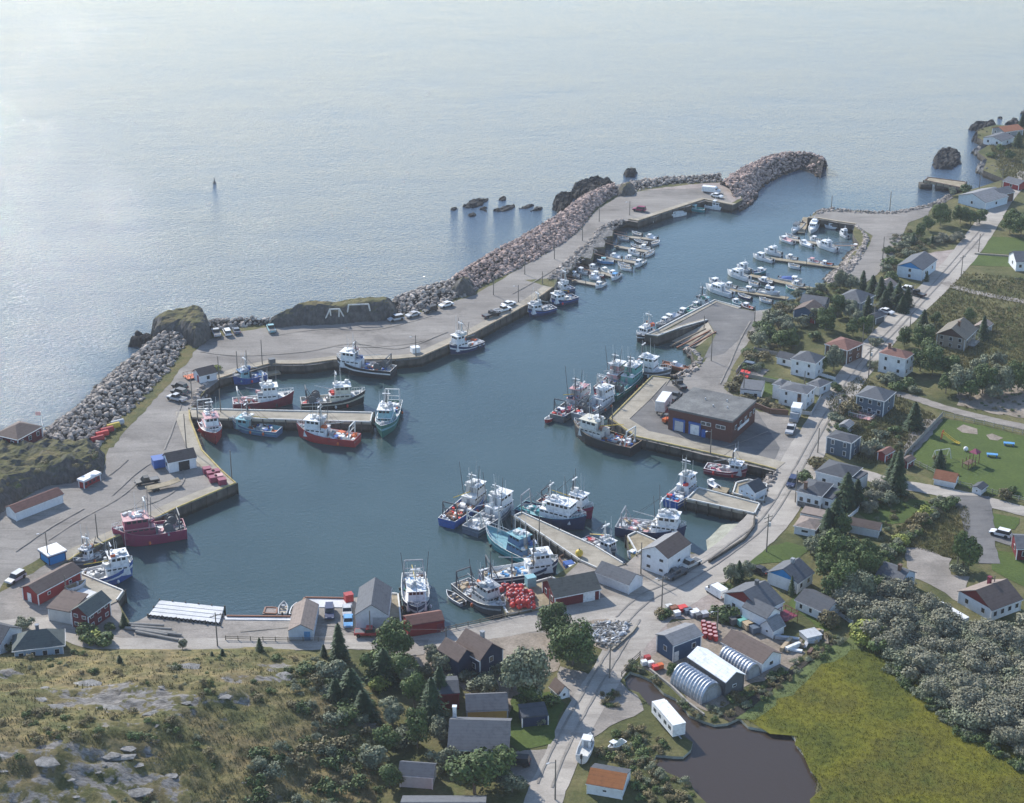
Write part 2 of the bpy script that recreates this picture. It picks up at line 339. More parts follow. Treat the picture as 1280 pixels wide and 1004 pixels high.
# ================================================================ SETTING: land, sea, roads, hills
def WV(x, y): return Vector((x, y, LZ))
LAND = [WV(-900, -300), WV(-900, P(0, 552).y)] + [P(a, b) for a, b in [(-40, 556), (0, 552), (50, 553), (70, 550), (95, 536), (135, 505), (165, 470), (200, 440),
    (198, 424), (250, 408), (334, 406), (420, 392), (490, 385), (563, 360), (601, 338), (646, 312), (694, 285), (719, 265), (745, 246), (769, 238),
    (795, 235), (860, 228), (900, 226), (922, 228), (928, 250), (915, 257), (880, 250), (797, 277), (787, 275), (768, 277), (757, 285), (767, 289), (766, 296),
    (752, 298), (757, 303), (756, 310), (742, 311), (742, 318), (740, 325), (726, 322), (716, 331), (715, 338), (701, 338), (697, 349), (692, 360),
    (640, 392), (593, 417), (526, 447), (494, 450), (416, 451), (380, 456), (336, 456), (274, 474), (258, 487), (246, 502), (237, 514), (238, 525), (253, 564),
    (295, 605), (219, 637), (126, 681), (98, 694), (86, 702), (82, 711), (101, 717), (156, 739), (147, 752), (163, 779), (180, 774), (185, 769),
    (200, 752), (280, 760), (281, 770), (366, 771), (379, 747), (441, 747), (482, 742), (499, 743), (504, 784), (555, 790), (634, 772), (620, 749),
    (645, 733), (690, 722), (723, 702), (745, 705), (781, 706), (790, 699), (783, 671), (795, 665), (869, 692), (884, 699), (905, 683), (938, 655), (941, 644),
    (949, 630), (957, 612), (970, 588), (795, 547), (762, 524), (815, 471), (845, 475), (865, 466), (872, 458), (864, 440), (893, 416), (884, 401),
    (822, 422), (808, 419), (822, 413), (893, 376), (926, 385), (943, 389), (962, 387), (972, 378), (992, 375), (1022, 361), (1040, 347), (1057, 335),
    (1063, 320), (1070, 312), (1074, 304), (1068, 297), (1066, 290), (1069, 281), (1024, 274), (1010, 273), (1018, 267), (1035, 262), (1061, 263),
    (1110, 266), (1143, 261), (1166, 255), (1185, 246), (1205, 240), (1256, 224), (1229, 213), (1234, 199), (1222, 190), (1238, 180), (1222, 172),
    (1222, 162), (1245, 156), (1275, 158), (1288, 138)]] + [WV(900, 1500), WV(900, -300)]
POND = [P(a, b) for a, b in [(790, 840), (815, 849), (840, 873), (860, 892), (878, 903), (893, 907), (907, 902), (922, 898), (937, 906), (960, 913), (987, 918),
    (1004, 942), (1016, 960), (1020, 980), (1017, 1004), (1010, 1070), (880, 1070), (882, 1002), (865, 981), (835, 966), (815, 954), (820, 944), (855, 947),
    (866, 936), (857, 920), (836, 903), (815, 886), (797, 867), (779, 850)]]
def jitter(poly, step, j, rnd, lo=None):
    out = []
    for q in resample(poly+[poly[0]], step)[:-1]: out.append(Vector((q.x+rnd.uniform(-j, j), q.y+rnd.uniform(-j, j), q.z)))
    return out
def build_land():
    rnd = random.Random(3); pond = jitter(POND, 2.0, .65, rnd)
    tris = tessellate_polygon([LAND, pond]); allp = LAND+pond; vs = [(p.x, p.y, LZ) for p in allp]
    fs = []
    for t in tris:
        a, b, c = [allp[i] for i in t]; fs.append(t if (b.x-a.x)*(c.y-a.y)-(b.y-a.y)*(c.x-a.x) > 0 else t[::-1])
    mb = MB().add(vs, fs, 0)
    for poly, rev, zb in ((LAND, False, -4.0), (pond, True, LZ-1.2)):
        n = len(poly); ar = sum(poly[i].x*poly[(i+1) % n].y-poly[(i+1) % n].x*poly[i].y for i in range(n)); ccw = (ar > 0) != rev
        v2 = [(p.x, p.y, LZ) for p in poly]+[(p.x, p.y, zb) for p in poly]
        mb.add(v2, [((i, n+i, n+(i+1) % n, (i+1) % n) if ccw else (i, (i+1) % n, n+(i+1) % n, n+i)) for i in range(n)], 2 if rev else 1)
    tag(mb.build('ground', ['m_field', 'm_crib', 'm_beach']), kind='structure')
    x0, x1 = min(p.x for p in pond)-3, max(p.x for p in pond)+3; y0, y1 = min(p.y for p in pond)-3, max(p.y for p in pond)+3
    tag(MB().box(x0, x1, y0, y1, LZ-1.4, LZ-1.15).build('pond_bed', 'm_pondbed'), kind='structure')
    tag(MB().add([(x0, y0, LZ-.55), (x1, y0, LZ-.55), (x1, y1, LZ-.55), (x0, y1, LZ-.55)], [(0, 1, 2, 3)]).build('pond_water', 'm_pond'), kind='structure')
build_land()
CALM = [P(a, b, 0) for a, b in [(230, 440), (600, 400), (760, 270), (900, 250), (940, 262), (1010, 240), (1120, 262), (1090, 350), (980, 480), (1000, 700), (700, 860), (100, 800), (60, 700)]]
def build_sea():
    xs = np.concatenate([[-6000, -2500, -900], np.arange(-420, 521, 6.0), [900, 2500, 6000]]); ys = np.concatenate([[150], np.arange(240, 1103, 6.0), [1400, 2200, 4000, 9000]])
    X, Y = np.meshgrid(xs, ys); d = np_dist(X, Y, CALM); ins = np_inside(X, Y, CALM)
    calm = np.clip(np.where(ins, .5+d/50, .5-d/70), 0, 1)
    # water in the lee of the breakwater past the entrance
    vs = [(float(a), float(b), 0.0) for a, b in zip(X.ravel(), Y.ravel())]; nx = len(xs); ny = len(ys)
    fs = [(j*nx+i, j*nx+i+1, (j+1)*nx+i+1, (j+1)*nx+i) for j in range(ny-1) for i in range(nx-1)]
    o = tag(MB().add(vs, fs).build('sea', 'm_sea'), kind='structure')
    a = o.data.attributes.new('calm', 'FLOAT', 'POINT'); a.data.foreach_set('value', calm.ravel().astype(np.float32))
build_sea()
# the hill in the foreground
HILL = [P(a, b) for a, b in [(-400, 822), (-60, 818), (0, 815), (60, 813), (120, 811), (240, 812), (330, 808), (400, 815), (440, 830), (468, 860), (480, 890), (490, 930), (478, 965), (470, 1010), (440, 1300), (-500, 1300)]]
hp = np.array([(p.x, p.y) for p in HILL])
def hill_h(X, Y):
    X = np.asarray(X, float); Y = np.asarray(Y, float)
    d = np.where(np_inside(X, Y, HILL), np_dist(X, Y, HILL), 0)
    n = vnoise(X, Y, 3, 4, .045)-.5; n2 = vnoise(X, Y, 5, 4, .35)-.5
    return np.minimum(d*.24, 16+d*.02)+np.clip(d/10, 0, 1)*(n*7+n2*1.0)
def PH(px, py):
    z = LZ
    for _ in range(30):
        q = P(px, py, z); z = z*.5+.5*(LZ+float(hill_h(q.x, q.y)))
    return P(px, py, z)
BARE = []
def bare_at(X, Y):
    b = np.zeros(np.shape(X))
    for q, rx, ry, c, s, k in BARE:
        u = (X-q.x)*c+(Y-q.y)*s; v = -(X-q.x)*s+(Y-q.y)*c; b = np.maximum(b, k*np.clip(1.25-np.sqrt((u/rx)**2+(v/(ry*1.8))**2), 0, 1))
    return b
def build_hill():
    xs = np.arange(hp[:, 0].min()-1, hp[:, 0].max()+1, .9); xs = xs[xs > -190]; ys = np.arange(150, hp[:, 1].max()+1, .9)
    X, Y = np.meshgrid(xs, ys); H = hill_h(X, Y); ins = np_inside(X, Y, HILL)
    bare = np.zeros(X.shape)
    for (px, py, rx, ry, ang, k) in [(150, 873, 20, 4, -.1, .62), (120, 870, 12, 2.6, 0, .5), (205, 878, 9, 4, .2, .55), (85, 870, 5, 1.5, 0, .4), (345, 832, 6, 3, .6, .5), (320, 848, 9, 1.5, .45, .5), (285, 872, 9, 1.6, .5, .5),
            (155, 908, 10, 2.2, 0, .45), (95, 950, 14, 3, .15, .5), (40, 935, 14, 2, .05, .45), (130, 975, 18, 4, .2, .55), (60, 995, 18, 4, .1, .5), (160, 940, 8, 2, .3, .45), (205, 985, 7, 5, .7, .45), (0, 845, 7, 3, .4, .5), (270, 833, 8, 1.6, 0, .35), (450, 900, 3, 4, .8, .5), (330, 1000, 8, 2, 0, .4)]:
        BARE.append((PH(px, py), rx, ry, math.cos(ang), math.sin(ang), k+.1))
    bare = bare_at(X, Y)
    led = vnoise(X*.5, Y*1.8, 8, 4, .5); H2 = H+np.where(bare > .1, (np.floor(led*7)/7-.5)*1.6*np.clip(bare*2, 0, 1), 0)
    nx = len(xs); ny = len(ys); vs = [(float(a), float(b), LZ-.3+float(c)*1.0+(.33 if k else 0)) for a, b, c, k in zip(X.ravel(), Y.ravel(), H2.ravel(), ins.ravel())]
    idx = ins.ravel(); fs = []
    for j in range(ny-1):
        for i in range(nx-1):
            q = (j*nx+i, j*nx+i+1, (j+1)*nx+i+1, (j+1)*nx+i)
            if idx[q[0]] or idx[q[1]] or idx[q[2]] or idx[q[3]]: fs.append(q)
    o = tag(MB().add(vs, fs).build('hill', 'm_hill'), kind='structure')
    a = o.data.attributes.new('bare', 'FLOAT', 'POINT'); a.data.foreach_set('value', bare.ravel().astype(np.float32))
    for p in o.data.polygons: p.use_smooth = True
build_hill()
# rocky mounds / outcrops as local heightfields
def mound(name, pxs, H, edge, mat, rough=.6, step=.8, z0=LZ, nf=.5, label=None, cat=None, group=None, power=.6, seed=1, sink=.5, jm=2.0):
    poly = [P(a, b, max(z0, 0)) for a, b in pxs]
    xs = np.arange(min(p.x for p in poly)-step, max(p.x for p in poly)+step*2, step); ys = np.arange(min(p.y for p in poly)-step, max(p.y for p in poly)+step*2, step)
    X, Y = np.meshgrid(xs, ys)
    Xj = X+(vnoise(X, Y, seed+11, 3, .3)-.5)*jm; Yj = Y+(vnoise(X, Y, seed+23, 3, .3)-.5)*jm
    d = np.where(np_inside(Xj, Yj, poly), np_dist(Xj, Yj, poly), -np_dist(Xj, Yj, poly))
    t = np.clip(d/edge, 0, 1)**power; rk = 'dark' in mat or mat == 'm_rock'; rg = 1-np.abs(vnoise(X*1.0+Y*.4, Y*1.8-X*.5, seed+5, 4, .22)*2-1)
    hh = H*(.15+1.0*rg**2)*np.clip(t*2.2, 0, 1)+(vnoise(X, Y, seed+2, 4, .9)-.5)*rough*1.6 if rk else H*t*(.8+.4*vnoise(X, Y, seed, 3, .12))+(vnoise(X, Y, seed+2, 4, nf)-.5)*rough*2*np.clip(t*3, 0, 1)
    Z = np.where(d > 0, z0+hh, z0-sink); nx = len(xs)
    Xv = X+(vnoise(X, Y, 5, 2, 1.3)-.5)*step*.8; Yv = Y+(vnoise(X, Y, 6, 2, 1.3)-.5)*step*.8
    vs = [(float(a), float(b), float(c)) for a, b, c in zip(Xv.ravel(), Yv.ravel(), Z.ravel())]; fs = []; dd = d.ravel()
    for j in range(len(ys)-1):
        for i in range(nx-1):
            q = (j*nx+i, j*nx+i+1, (j+1)*nx+i+1, (j+1)*nx+i)
            if max(dd[k] for k in q) > 0: fs.append(q)
    o = MB().add(vs, fs).build(name, mat)
    if label: tag(o, label, cat, group)
    else: o['kind'] = 'structure'
    return o
mound('rock_cliff', [(190, 428), (193, 414), (215, 404), (250, 400), (262, 408), (262, 424), (246, 434), (225, 425)], 5.6, 2.6, 'm_grassrock', .9, seed=4, power=.28)
mound('grassy_bank', [(334, 406), (370, 396), (420, 388), (470, 382), (494, 384), (496, 400), (440, 404), (380, 407), (345, 409)], 4.8, 3.5, 'm_grassrock', .5, seed=7)
mound('grassy_knoll', [(563, 362), (580, 352), (592, 358), (594, 368), (575, 372), (562, 370)], 4.5, 3.5, 'm_grassrock', .4, seed=9)
mound('grassy_knoll', [(768, 240), (780, 234), (794, 234), (792, 244), (775, 246)], 3.5, 3.5, 'm_grassrock', .4, seed=12)
mound('rocky_hill', [(-60, 640), (-60, 565), (0, 566), (50, 566), (90, 560), (124, 562), (131, 575), (128, 592), (100, 602), (60, 608), (20, 626), (-10, 652)], 4.6, 3.5, 'm_grassrock', 1.1, seed=15)
for i, pl in enumerate([[(562, 262), (570, 259), (573, 261), (568, 264)], [(577, 258), (592, 251), (606, 250), (604, 257), (590, 260), (582, 261)], [(600, 252), (612, 248), (610, 252), (603, 254)],
        [(615, 264), (632, 258), (645, 256), (641, 261), (628, 265)], [(647, 261), (662, 256), (668, 256), (660, 261)], [(661, 265), (672, 259), (680, 259), (676, 263)], [(598, 262), (608, 259), (608, 265)], [(622, 249), (632, 246), (633, 250), (626, 252)], [(584, 269), (593, 266), (594, 270), (588, 272)]]):
    nm = ['lone far left', 'wide jagged left', 'narrow upper left', 'long low middle', 'slim slanting', 'rightmost, closest to the breakwater,', 'small round middle', 'thin topmost', 'tiny lowest'][i]
    mound('sea_rock', pl, 0.6 if i not in (1,) else 1.0, 1.2, 'm_rock_dark', .5, .7, 0, label='%s dark reef rock awash off the breakwater' % nm, cat='rock', group='reef rocks awash off the breakwater', seed=30+i, jm=.5)
mound('sea_rock', [(778, 218), (786, 214), (795, 216), (793, 222), (782, 222)], 2.0, 2, 'm_rock_dark', .8, .7, 0, label='single dark pointed rock standing in the sea behind the knoll', cat='rock', seed=41)
mound('rock_outcrop', [(692, 262), (694, 250), (705, 244), (716, 246), (716, 256), (712, 264), (700, 268)], 2.4, 3, 'm_rock_dark', .8, .8, 0, label='dark rounded rock outcrop against the breakwater, left one', cat='rock', seed=42)
mound('rock_outcrop', [(712, 246), (718, 234), (740, 226), (768, 230), (770, 238), (745, 243), (725, 252)], 2.2, 3, 'm_rock_dark', 1.2, .8, 0, label='long dark craggy outcrop on the seaward side of the breakwater', cat='rock', seed=43)
mound('sea_rock', [(160, 432), (170, 424), (190, 420), (200, 432), (180, 434)], 2.5, 2, 'm_rock_dark', .8, .7, 0, label='low black rock ledge at the foot of the grass topped cliff', cat='rock', seed=44)
mound('islet', [(1168, 212), (1166, 197), (1175, 188), (1190, 186), (1200, 192), (1202, 206), (1188, 212)], 1.1, 4, 'm_rock_dark', 1.6, .8, 0, label='bare grey rock islet off the old timber pier', cat='islet', seed=45)
for i, (pl, H) in enumerate([([(1211, 162), (1218, 156), (1242, 154), (1246, 160), (1232, 166)], 3), ([(1213, 176), (1222, 168), (1236, 168), (1240, 178), (1228, 184)], 4), ([(1212, 192), (1224, 184), (1244, 186), (1248, 196), (1230, 200)], 3), ([(1218, 216), (1228, 200), (1250, 200), (1275, 210), (1272, 220), (1245, 224)], 4), ([(1255, 156), (1268, 148), (1275, 152), (1272, 158)], 2), ([(1274, 143), (1282, 136), (1290, 142)], 2), ([(1246, 148), (1252, 146), (1254, 150)], 1)]):
    nm = ['topmost large', 'second', 'third', 'lowest and widest', 'small upper', 'corner', 'tiny offshore'][i]
    mound('rock_outcrop', pl, H*.6, 3, 'm_rock' if i in (2, 3) else 'm_rock_dark', 1.2, .8, 0, label='%s rock outcrop along the far headland shore' % nm, cat='rock', group='rock outcrops on the headland shore', seed=50+i)

# ground covers ----------------------------------------------------
sheet('harbour_lot', [(-60, 720), (-60, 650), (0, 640), (60, 606), (128, 594), (131, 575), (150, 530), (185, 498), (215, 464), (240, 432), (262, 424), (300, 415), (345, 407), (440, 403), (500, 398), (545, 385), (595, 368), (654, 333), (698, 308),
    (723, 289), (744, 264), (772, 246), (800, 239), (860, 232), (905, 230), (925, 240), (914, 256), (880, 251.5), (797, 278), (787, 276.5), (765, 278), (750, 290), (738, 306), (720, 320), (700, 334), (690, 348), (656, 350), (691, 360), (640, 393), (593, 418), (526, 448), (494, 451.5), (416, 452.5), (380, 457.5),
    (336, 457.5), (274, 475.5), (254, 490), (238, 512), (239, 527), (254, 566), (293, 605), (219, 638), (126, 682), (98, 695), (80, 704), (60, 716), (40, 722), (10, 745)], 'm_gravel', 1, .3)
sheet('dock_yard', [(-60, 760), (-60, 700), (10, 735), (40, 718), (90, 703), (101, 718), (155, 740), (147, 753), (160, 781), (184, 770), (201, 753), (279, 761), (280, 771), (366, 772), (379.5, 748), (441, 748), (482, 743), (498, 744), (503, 785), (555, 791), (634, 773),
    (690, 765), (760, 750), (790, 760), (790, 790), (640, 800), (520, 812), (450, 812), (300, 812), (120, 810), (60, 790), (0, 795)], 'm_gravel2', 2, .25)
sheet('grass_verge', [(117, 562), (140, 533), (172, 501), (204, 467), (228, 434), (252, 420), (262, 424), (250, 432), (228, 460), (196, 497), (165, 530), (140, 560)], 'm_mound', 3, .4)
sheet('grass_verge', [(-10, 745), (10, 722), (40, 703), (60, 692), (72, 690), (60, 704), (30, 722), (0, 742)], 'm_mound', 3, .4, seed=1)
sheet('pebble_bank', [(800, 238), (860, 231), (905, 228), (922, 230), (926, 248), (915, 254), (900, 235), (860, 236)], 'm_pinkgravel', 4, .4)
# harbour side right
sheet('packed_gravel', [(764, 526), (815, 473), (845, 477), (872, 462), (900, 430), (920, 400), (943, 389), (962, 386), (955, 402), (935, 428), (915, 460), (905, 485), (920, 498), (950, 515), (985, 518), (1002, 540), (1000, 575), (970, 590), (795, 548)], 'm_gravel', 1, .2)
sheet('packed_gravel', [(824, 420), (893, 377.5), (926, 386), (944, 390), (940, 410), (905, 442), (880, 448), (895, 418), (885, 402)], 'm_asphalt', 3, .1, seed=2)
sheet('asphalt_yard', [(775, 532), (832, 482), (852, 486), (905, 495), (940, 505), (975, 560), (968, 575), (880, 562), (800, 540)], 'm_asphalt', 4, .15)
strip('road', [(668, 1040), (680, 1000), (705, 940), (735, 880), (762, 838), (790, 795), (820, 758), (870, 725), (915, 692), (955, 655), (985, 612), (1005, 570), (1025, 535), (1052, 490), (1085, 445), (1120, 405), (1165, 362), (1200, 325), (1230, 285), (1252, 252), (1285, 215)],
      [6.3, 6.3, 6.3, 6.5, 6.5, 8, 11, 11, 10, 10, 10, 9, 8.5, 8, 8, 8, 8.5, 8.5, 8, 7, 6], 'm_road', 6)
strip('road', [(-60, 790), (0, 785), (60, 782), (120, 803), (200, 806), (300, 806), (400, 804), (440, 803), (500, 803), (560, 797), (640, 783), (720, 767), (790, 757), (830, 750)], [6, 6, 6, 5, 5, 5, 5, 5, 6, 6, 7, 8, 10, 12], 'm_road', 5)
sheet('road_junction', [(760, 770), (800, 730), (850, 715), (880, 720), (850, 760), (815, 790), (790, 800), (770, 800)], 'm_road', 7, .3)
strip('road', [(985, 590), (1000, 586), (1065, 590), (1110, 603), (1160, 612), (1210, 622), (1290, 642)], [5]*7, 'm_road', 8)
strip('lane', [(1110, 490), (1140, 497), (1180, 510), (1230, 523), (1290, 536)], [3.4]*5, 'm_gravel2', 7)
strip('lane', [(1180, 353), (1200, 361), (1240, 370), (1290, 379)], [3.4]*4, 'm_gravel2', 7)
strip('driveway', [(1212, 620), (1222, 650), (1226, 680), (1236, 705)], [9, 7, 6, 5], 'm_asphalt', 9)
strip('driveway', [(1224, 668), (1245, 670), (1268, 676)], [5, 5, 6], 'm_asphalt', 10)
sheet('gravel_parking', [(1130, 686), (1150, 684), (1190, 700), (1190, 718), (1210, 722), (1205, 738), (1200, 755), (1165, 730), (1135, 720)], 'm_gravel2', 6, .5)
strip('road', [(1062, 352), (1085, 335), (1104, 308), (1112, 286), (1108, 275)], [9, 9, 9, 10, 16], 'm_gravel', 6)
sheet('gravel_spit', [(1012, 273), (1020, 268), (1036, 263), (1061, 264.5), (1110, 267), (1143, 262), (1166, 257), (1160, 270), (1138, 277), (1118, 292), (1090, 295), (1072, 284), (1069, 282), (1024, 275)], 'm_gravel', 5, .3)
sheet('gravel_parking', [(1150, 318), (1190, 312), (1205, 318), (1195, 335), (1175, 350), (1155, 345)], 'm_pinkgravel', 5, .6, seed=3)
sheet('gravel_parking', [(1130, 366), (1165, 362), (1150, 378), (1125, 382)], 'm_gravel2', 5, .6, seed=4)
sheet('driveway', [(1050, 470), (1075, 458), (1062, 480), (1042, 508), (1025, 500), (1035, 488)], 'm_asphalt', 5, .3, seed=5)
sheet('driveway', [(1075, 388), (1112, 386), (1110, 400), (1085, 402)], 'm_asphalt', 5, .5, seed=8)
sheet('gravel_yard', [(630, 945), (650, 940), (690, 935), (706, 905), (716, 878), (694, 842), (702, 832), (740, 845), (735, 880), (705, 940), (680, 990), (650, 975), (634, 965)], 'm_gravel2', 4, .5, seed=2)
sheet('gravel_yard', [(755, 855), (772, 850), (795, 870), (805, 890), (780, 900), (750, 915), (732, 930), (728, 915), (738, 890)], 'm_gravel2', 4, .5, seed=3)
sheet('gravel_yard', [(800, 790), (830, 770), (870, 740), (905, 730), (910, 760), (880, 772), (835, 775), (828, 800), (822, 820), (800, 822)], 'm_pinkgravel', 4, .5, seed=4)
sheet('gravel_yard', [(820, 778), (880, 775), (980, 800), (1010, 815), (985, 838), (930, 858), (905, 885), (880, 890), (830, 850), (800, 830)], 'm_dirt', 3, .5, seed=5)
sheet('scrap_lot', [(722, 782), (745, 775), (785, 775), (795, 785), (775, 812), (755, 815), (725, 795)], 'm_dirt', 6, .3, seed=6)
sheet('gravel_path', [(455, 800), (535, 800), (530, 818), (500, 822), (470, 812)], 'm_gravel2', 8, .4, seed=7)
sheet('earth_yard', [(505, 800), (640, 790), (690, 790), (700, 830), (660, 870), (640, 900), (560, 850), (520, 830)], 'm_dirt', 3, .6, seed=9)
sheet('garden', [(935, 468), (985, 475), (975, 492), (940, 500), (920, 490)], 'm_lawn', 3, .5, seed=1)
sheet('vacant_plot', [(925, 455), (960, 462), (950, 475), (920, 470)], 'm_gravel2', 4, .5, seed=1)
sheet('lawn', [(1180, 523), (1230, 533), (1295, 549), (1295, 628), (1235, 618), (1195, 606), (1134, 575)], 'm_lawn', 4, .3)
sheet('lawn', [(1240, 296), (1295, 298), (1295, 320), (1226, 316)], 'm_lawn', 4, .3, seed=1)
sheet('lawn', [(1222, 319), (1262, 322), (1262, 334), (1213, 332)], 'm_lawn', 4, .3, seed=2)
sheet('lawn', [(1232, 640), (1275, 648), (1270, 662), (1235, 660)], 'm_lawn', 4, .3, seed=3)
sheet('lawn', [(1232, 685), (1265, 692), (1290, 700), (1290, 740), (1240, 712)], 'm_lawn', 4, .3, seed=4)
sheet('lawn', [(945, 688), (985, 678), (1015, 686), (995, 700), (960, 705), (935, 708)], 'm_lawn', 4, .3, seed=5)
sheet('lawn', [(985, 755), (1030, 790), (1050, 785), (1000, 735)], 'm_lawn', 5, .3, seed=6)
sheet('lawn', [(640, 870), (690, 865), (705, 880), (690, 930), (650, 940), (632, 925)], 'm_lawn', 5, .3, seed=7)
sheet('garden_plot', [(1080, 610), (1180, 632), (1150, 650), (1100, 660), (1070, 640)], 'm_lawn', 3, .4, seed=8)
sheet('meadow', [(1085, 700), (1145, 640), (1210, 632), (1212, 660), (1195, 700), (1140, 684)], 'm_mound', 4, .5)
sheet('vegetable_plot', [(1195, 485), (1290, 480), (1290, 525), (1200, 508)], 'm_dirt', 4, .8)
sheet('marsh', [(925, 900), (960, 878), (1005, 845), (1045, 812), (1075, 805), (1110, 815), (1150, 850), (1190, 890), (1240, 925), (1300, 950), (1300, 1080), (1012, 1080), (1020, 1004), (1022, 978), (1006, 942), (988, 918), (960, 913)], 'm_marsh', 4, 1.3, step=3)
sheet('marsh_edge', [(920, 896), (1000, 835), (1060, 795), (1110, 808), (1065, 812), (1010, 850), (965, 884), (935, 900)], 'm_marsh_edge', 5, 1.3, step=2.5)
strip('ditch', [(905, 899), (930, 885), (960, 862), (1000, 834), (1040, 804)], [3, 2, 1.5, 1.2, .8], 'm_pondbed', 8)
sheet('stone_plot', [(1140, 540), (1155, 525), (1180, 524), (1140, 570), (1125, 565)], 'm_gravel2', 5, .5, seed=3)
# beach by the long wharf and the concrete ramp slope down into the water
def slope_sheet(name, top, bot, mat, zt=LZ, zb=-.6):
    n = len(top); vs = [tuple(P(a, b, zt)) for a, b in top]+[tuple(P(a, b, zb)) for a, b in bot]
    return tag(MB().add(vs, [(n+i, n+i+1, i+1, i) for i in range(n-1)]).build(name, mat), kind='structure')
slope_sheet('beach', [(886, 702), (905, 686), (925, 670), (938, 657)], [(878, 690), (876, 672), (892, 656), (925, 650)], 'm_beach', LZ-.6)
slope_sheet('concrete_ramp', [(898, 421), (885, 403)], [(858, 438), (828, 432)], 'm_concrete')
sheet('wharf_gravel', [(634, 771), (693, 760), (700, 727), (724, 703), (745, 706), (781, 707), (790, 700), (797, 692), (869, 693), (884, 700), (905, 685), (880, 712), (830, 745), (740, 765), (660, 778)], 'm_gravel2', 3, .2, seed=40)
sheet('wharf_gravel', [(944, 645), (951, 631), (958, 613), (971, 590), (1000, 580), (985, 615), (960, 650), (940, 664)], 'm_gravel2', 3, .2, seed=41)
for k, (pts, w_) in enumerate([([(20, 690), (60, 662), (105, 636)], .5), ([(206, 562), (222, 520), (231, 490)], .5), ([(110, 610), (140, 592), (160, 575)], .4), ([(60, 676), (100, 650), (150, 622), (180, 596)], .4), ([(420, 434), (470, 434), (521, 428), (560, 415)], .4), ([(640, 368), (672, 350), (702, 331)], .5), ([(150, 640), (200, 625), (230, 600), (215, 570), (180, 585), (140, 620)], .4), ([(250, 440), (300, 445), (380, 440), (440, 430), (500, 436), (560, 415)], .5), ([(340, 420), (400, 412), (470, 412), (540, 395)], .4), ([(300, 790), (400, 782), (440, 790), (470, 800)], .4), ([(770, 772), (800, 745), (850, 722), (910, 682), (955, 645), (990, 590), (1030, 520), (1080, 448), (1160, 362), (1225, 288)], .45), ([(783, 780), (812, 752), (860, 728), (918, 690), (962, 652), (998, 595), (1037, 524), (1086, 452), (1166, 365), (1230, 292)], .45), ([(900, 480), (912, 455), (925, 425), (938, 402)], .5), ([(690, 985), (712, 930), (742, 872), (772, 822), (800, 775)], .5), ([(672, 980), (696, 925), (728, 868), (758, 818), (786, 775)], .5), ([(815, 500), (850, 545), (900, 560), (960, 540)], .4)]): strip('tyre_track', pts, w_*.8, 'm_track', 12, .08)

def hill_rocks():
    rr = random.Random(4); mb = MB()
    for q, rx, ry, c, s_, k in BARE:
        for _ in range(int(rx*ry*.10)):
            u, v = rr.uniform(-1, 1)*rx, rr.uniform(-1, 1)*ry*1.8; x, y = q.x+u*c-v*s_, q.y+u*s_+v*c; z = LZ+float(hill_h(x, y)); r = rr.choice((.3, .5, .8, 1.3)); vs = rock_verts(rr, (0, 0, 0), r); mb.add([(a*2.2+x, b*1.2+y, cc*.22+z) for a, b, cc in vs], ICF)
    tag(mb.build('hill_stones', 'm_rock_pale'), kind='stuff')
sheet('stony_bank', [(786, 276), (768, 278), (758, 285), (766, 289), (765, 295.5), (752, 297.5), (756.5, 303), (755, 309.5), (742, 310.5), (741, 318), (739, 324.5), (726, 321.5), (715.5, 331), (714, 337.5), (701, 337.5), (696, 348), (688, 350), (700, 333), (738, 305), (752, 288), (768, 277)], 'm_rock', 13, .1)
sheet('stony_bank', [(558, 362), (592, 369), (605, 352), (660, 322), (712, 288), (748, 255), (775, 242), (768, 240), (745, 248), (719, 267), (694, 287), (646, 314), (601, 340)], 'm_rock', 13, .1, seed=3)
# ================================================================ MATERIALS FOR THINGS
for nm, c in dict(white=(.74, .74, .73), offwhite=(.60, .59, .55), cream=(.56, .53, .43), grey=(.30, .31, .32), lgrey=(.45, .46, .47), dgrey=(.10, .105, .11), black=(.02, .02, .022), navy=(.018, .035, .10),
        blue=(.03, .10, .33), sky=(.10, .30, .55), teal=(.03, .22, .24), ltteal=(.22, .42, .45), green=(.03, .16, .12), ltgreen=(.14, .38, .33), red=(.38, .03, .03), brightred=(.62, .05, .04), maroon=(.20, .02, .04), pink=(.55, .30, .30),
        orange=(.60, .13, .03), yellow=(.60, .42, .05), brown=(.14, .075, .045), tan=(.42, .32, .20), rust=(.22, .08, .035), wine=(.23, .03, .07), beige=(.42, .36, .29), slate=(.10, .13, .17), plum=(.24, .025, .075), steelblue=(.09, .18, .30)).items():
    paint('p_'+nm, c)
for nm, c in dict(white=(.70, .71, .72), offwhite=(.52, .52, .50), blue=(.045, .085, .15), slate=(.085, .12, .16), navy=(.02, .035, .075), red=(.28, .03, .03), darkred=(.13, .016, .022), brown=(.11, .06, .045), grey=(.28, .29, .30), dgrey=(.10, .11, .12), beige=(.36, .31, .25),
        ltblue=(.40, .50, .60), yellow=(.38, .25, .07), brick=(.105, .042, .034), brightblue=(.03, .22, .50), paleblue=(.55, .62, .68), orange=(.45, .14, .04), maroon=(.15, .02, .02)).items():
    plank('w_'+nm, c, .45, 'Z', .75, .16, .18)
for nm, c in dict(grey=(.12, .125, .135), dgrey=(.075, .08, .09), brown=(.135, .10, .085), redbrown=(.19, .095, .075), ltgrey=(.22, .22, .225), beige=(.25, .20, .17), green=(.105, .12, .11), rust=(.26, .10, .035), white=(.72, .74, .76), orange=(.32, .13, .07), blue=(.06, .12, .2), olive=(.17, .15, .12)).items():
    plank('r_'+nm, c, .5, 'Z', .85, .22, .35)
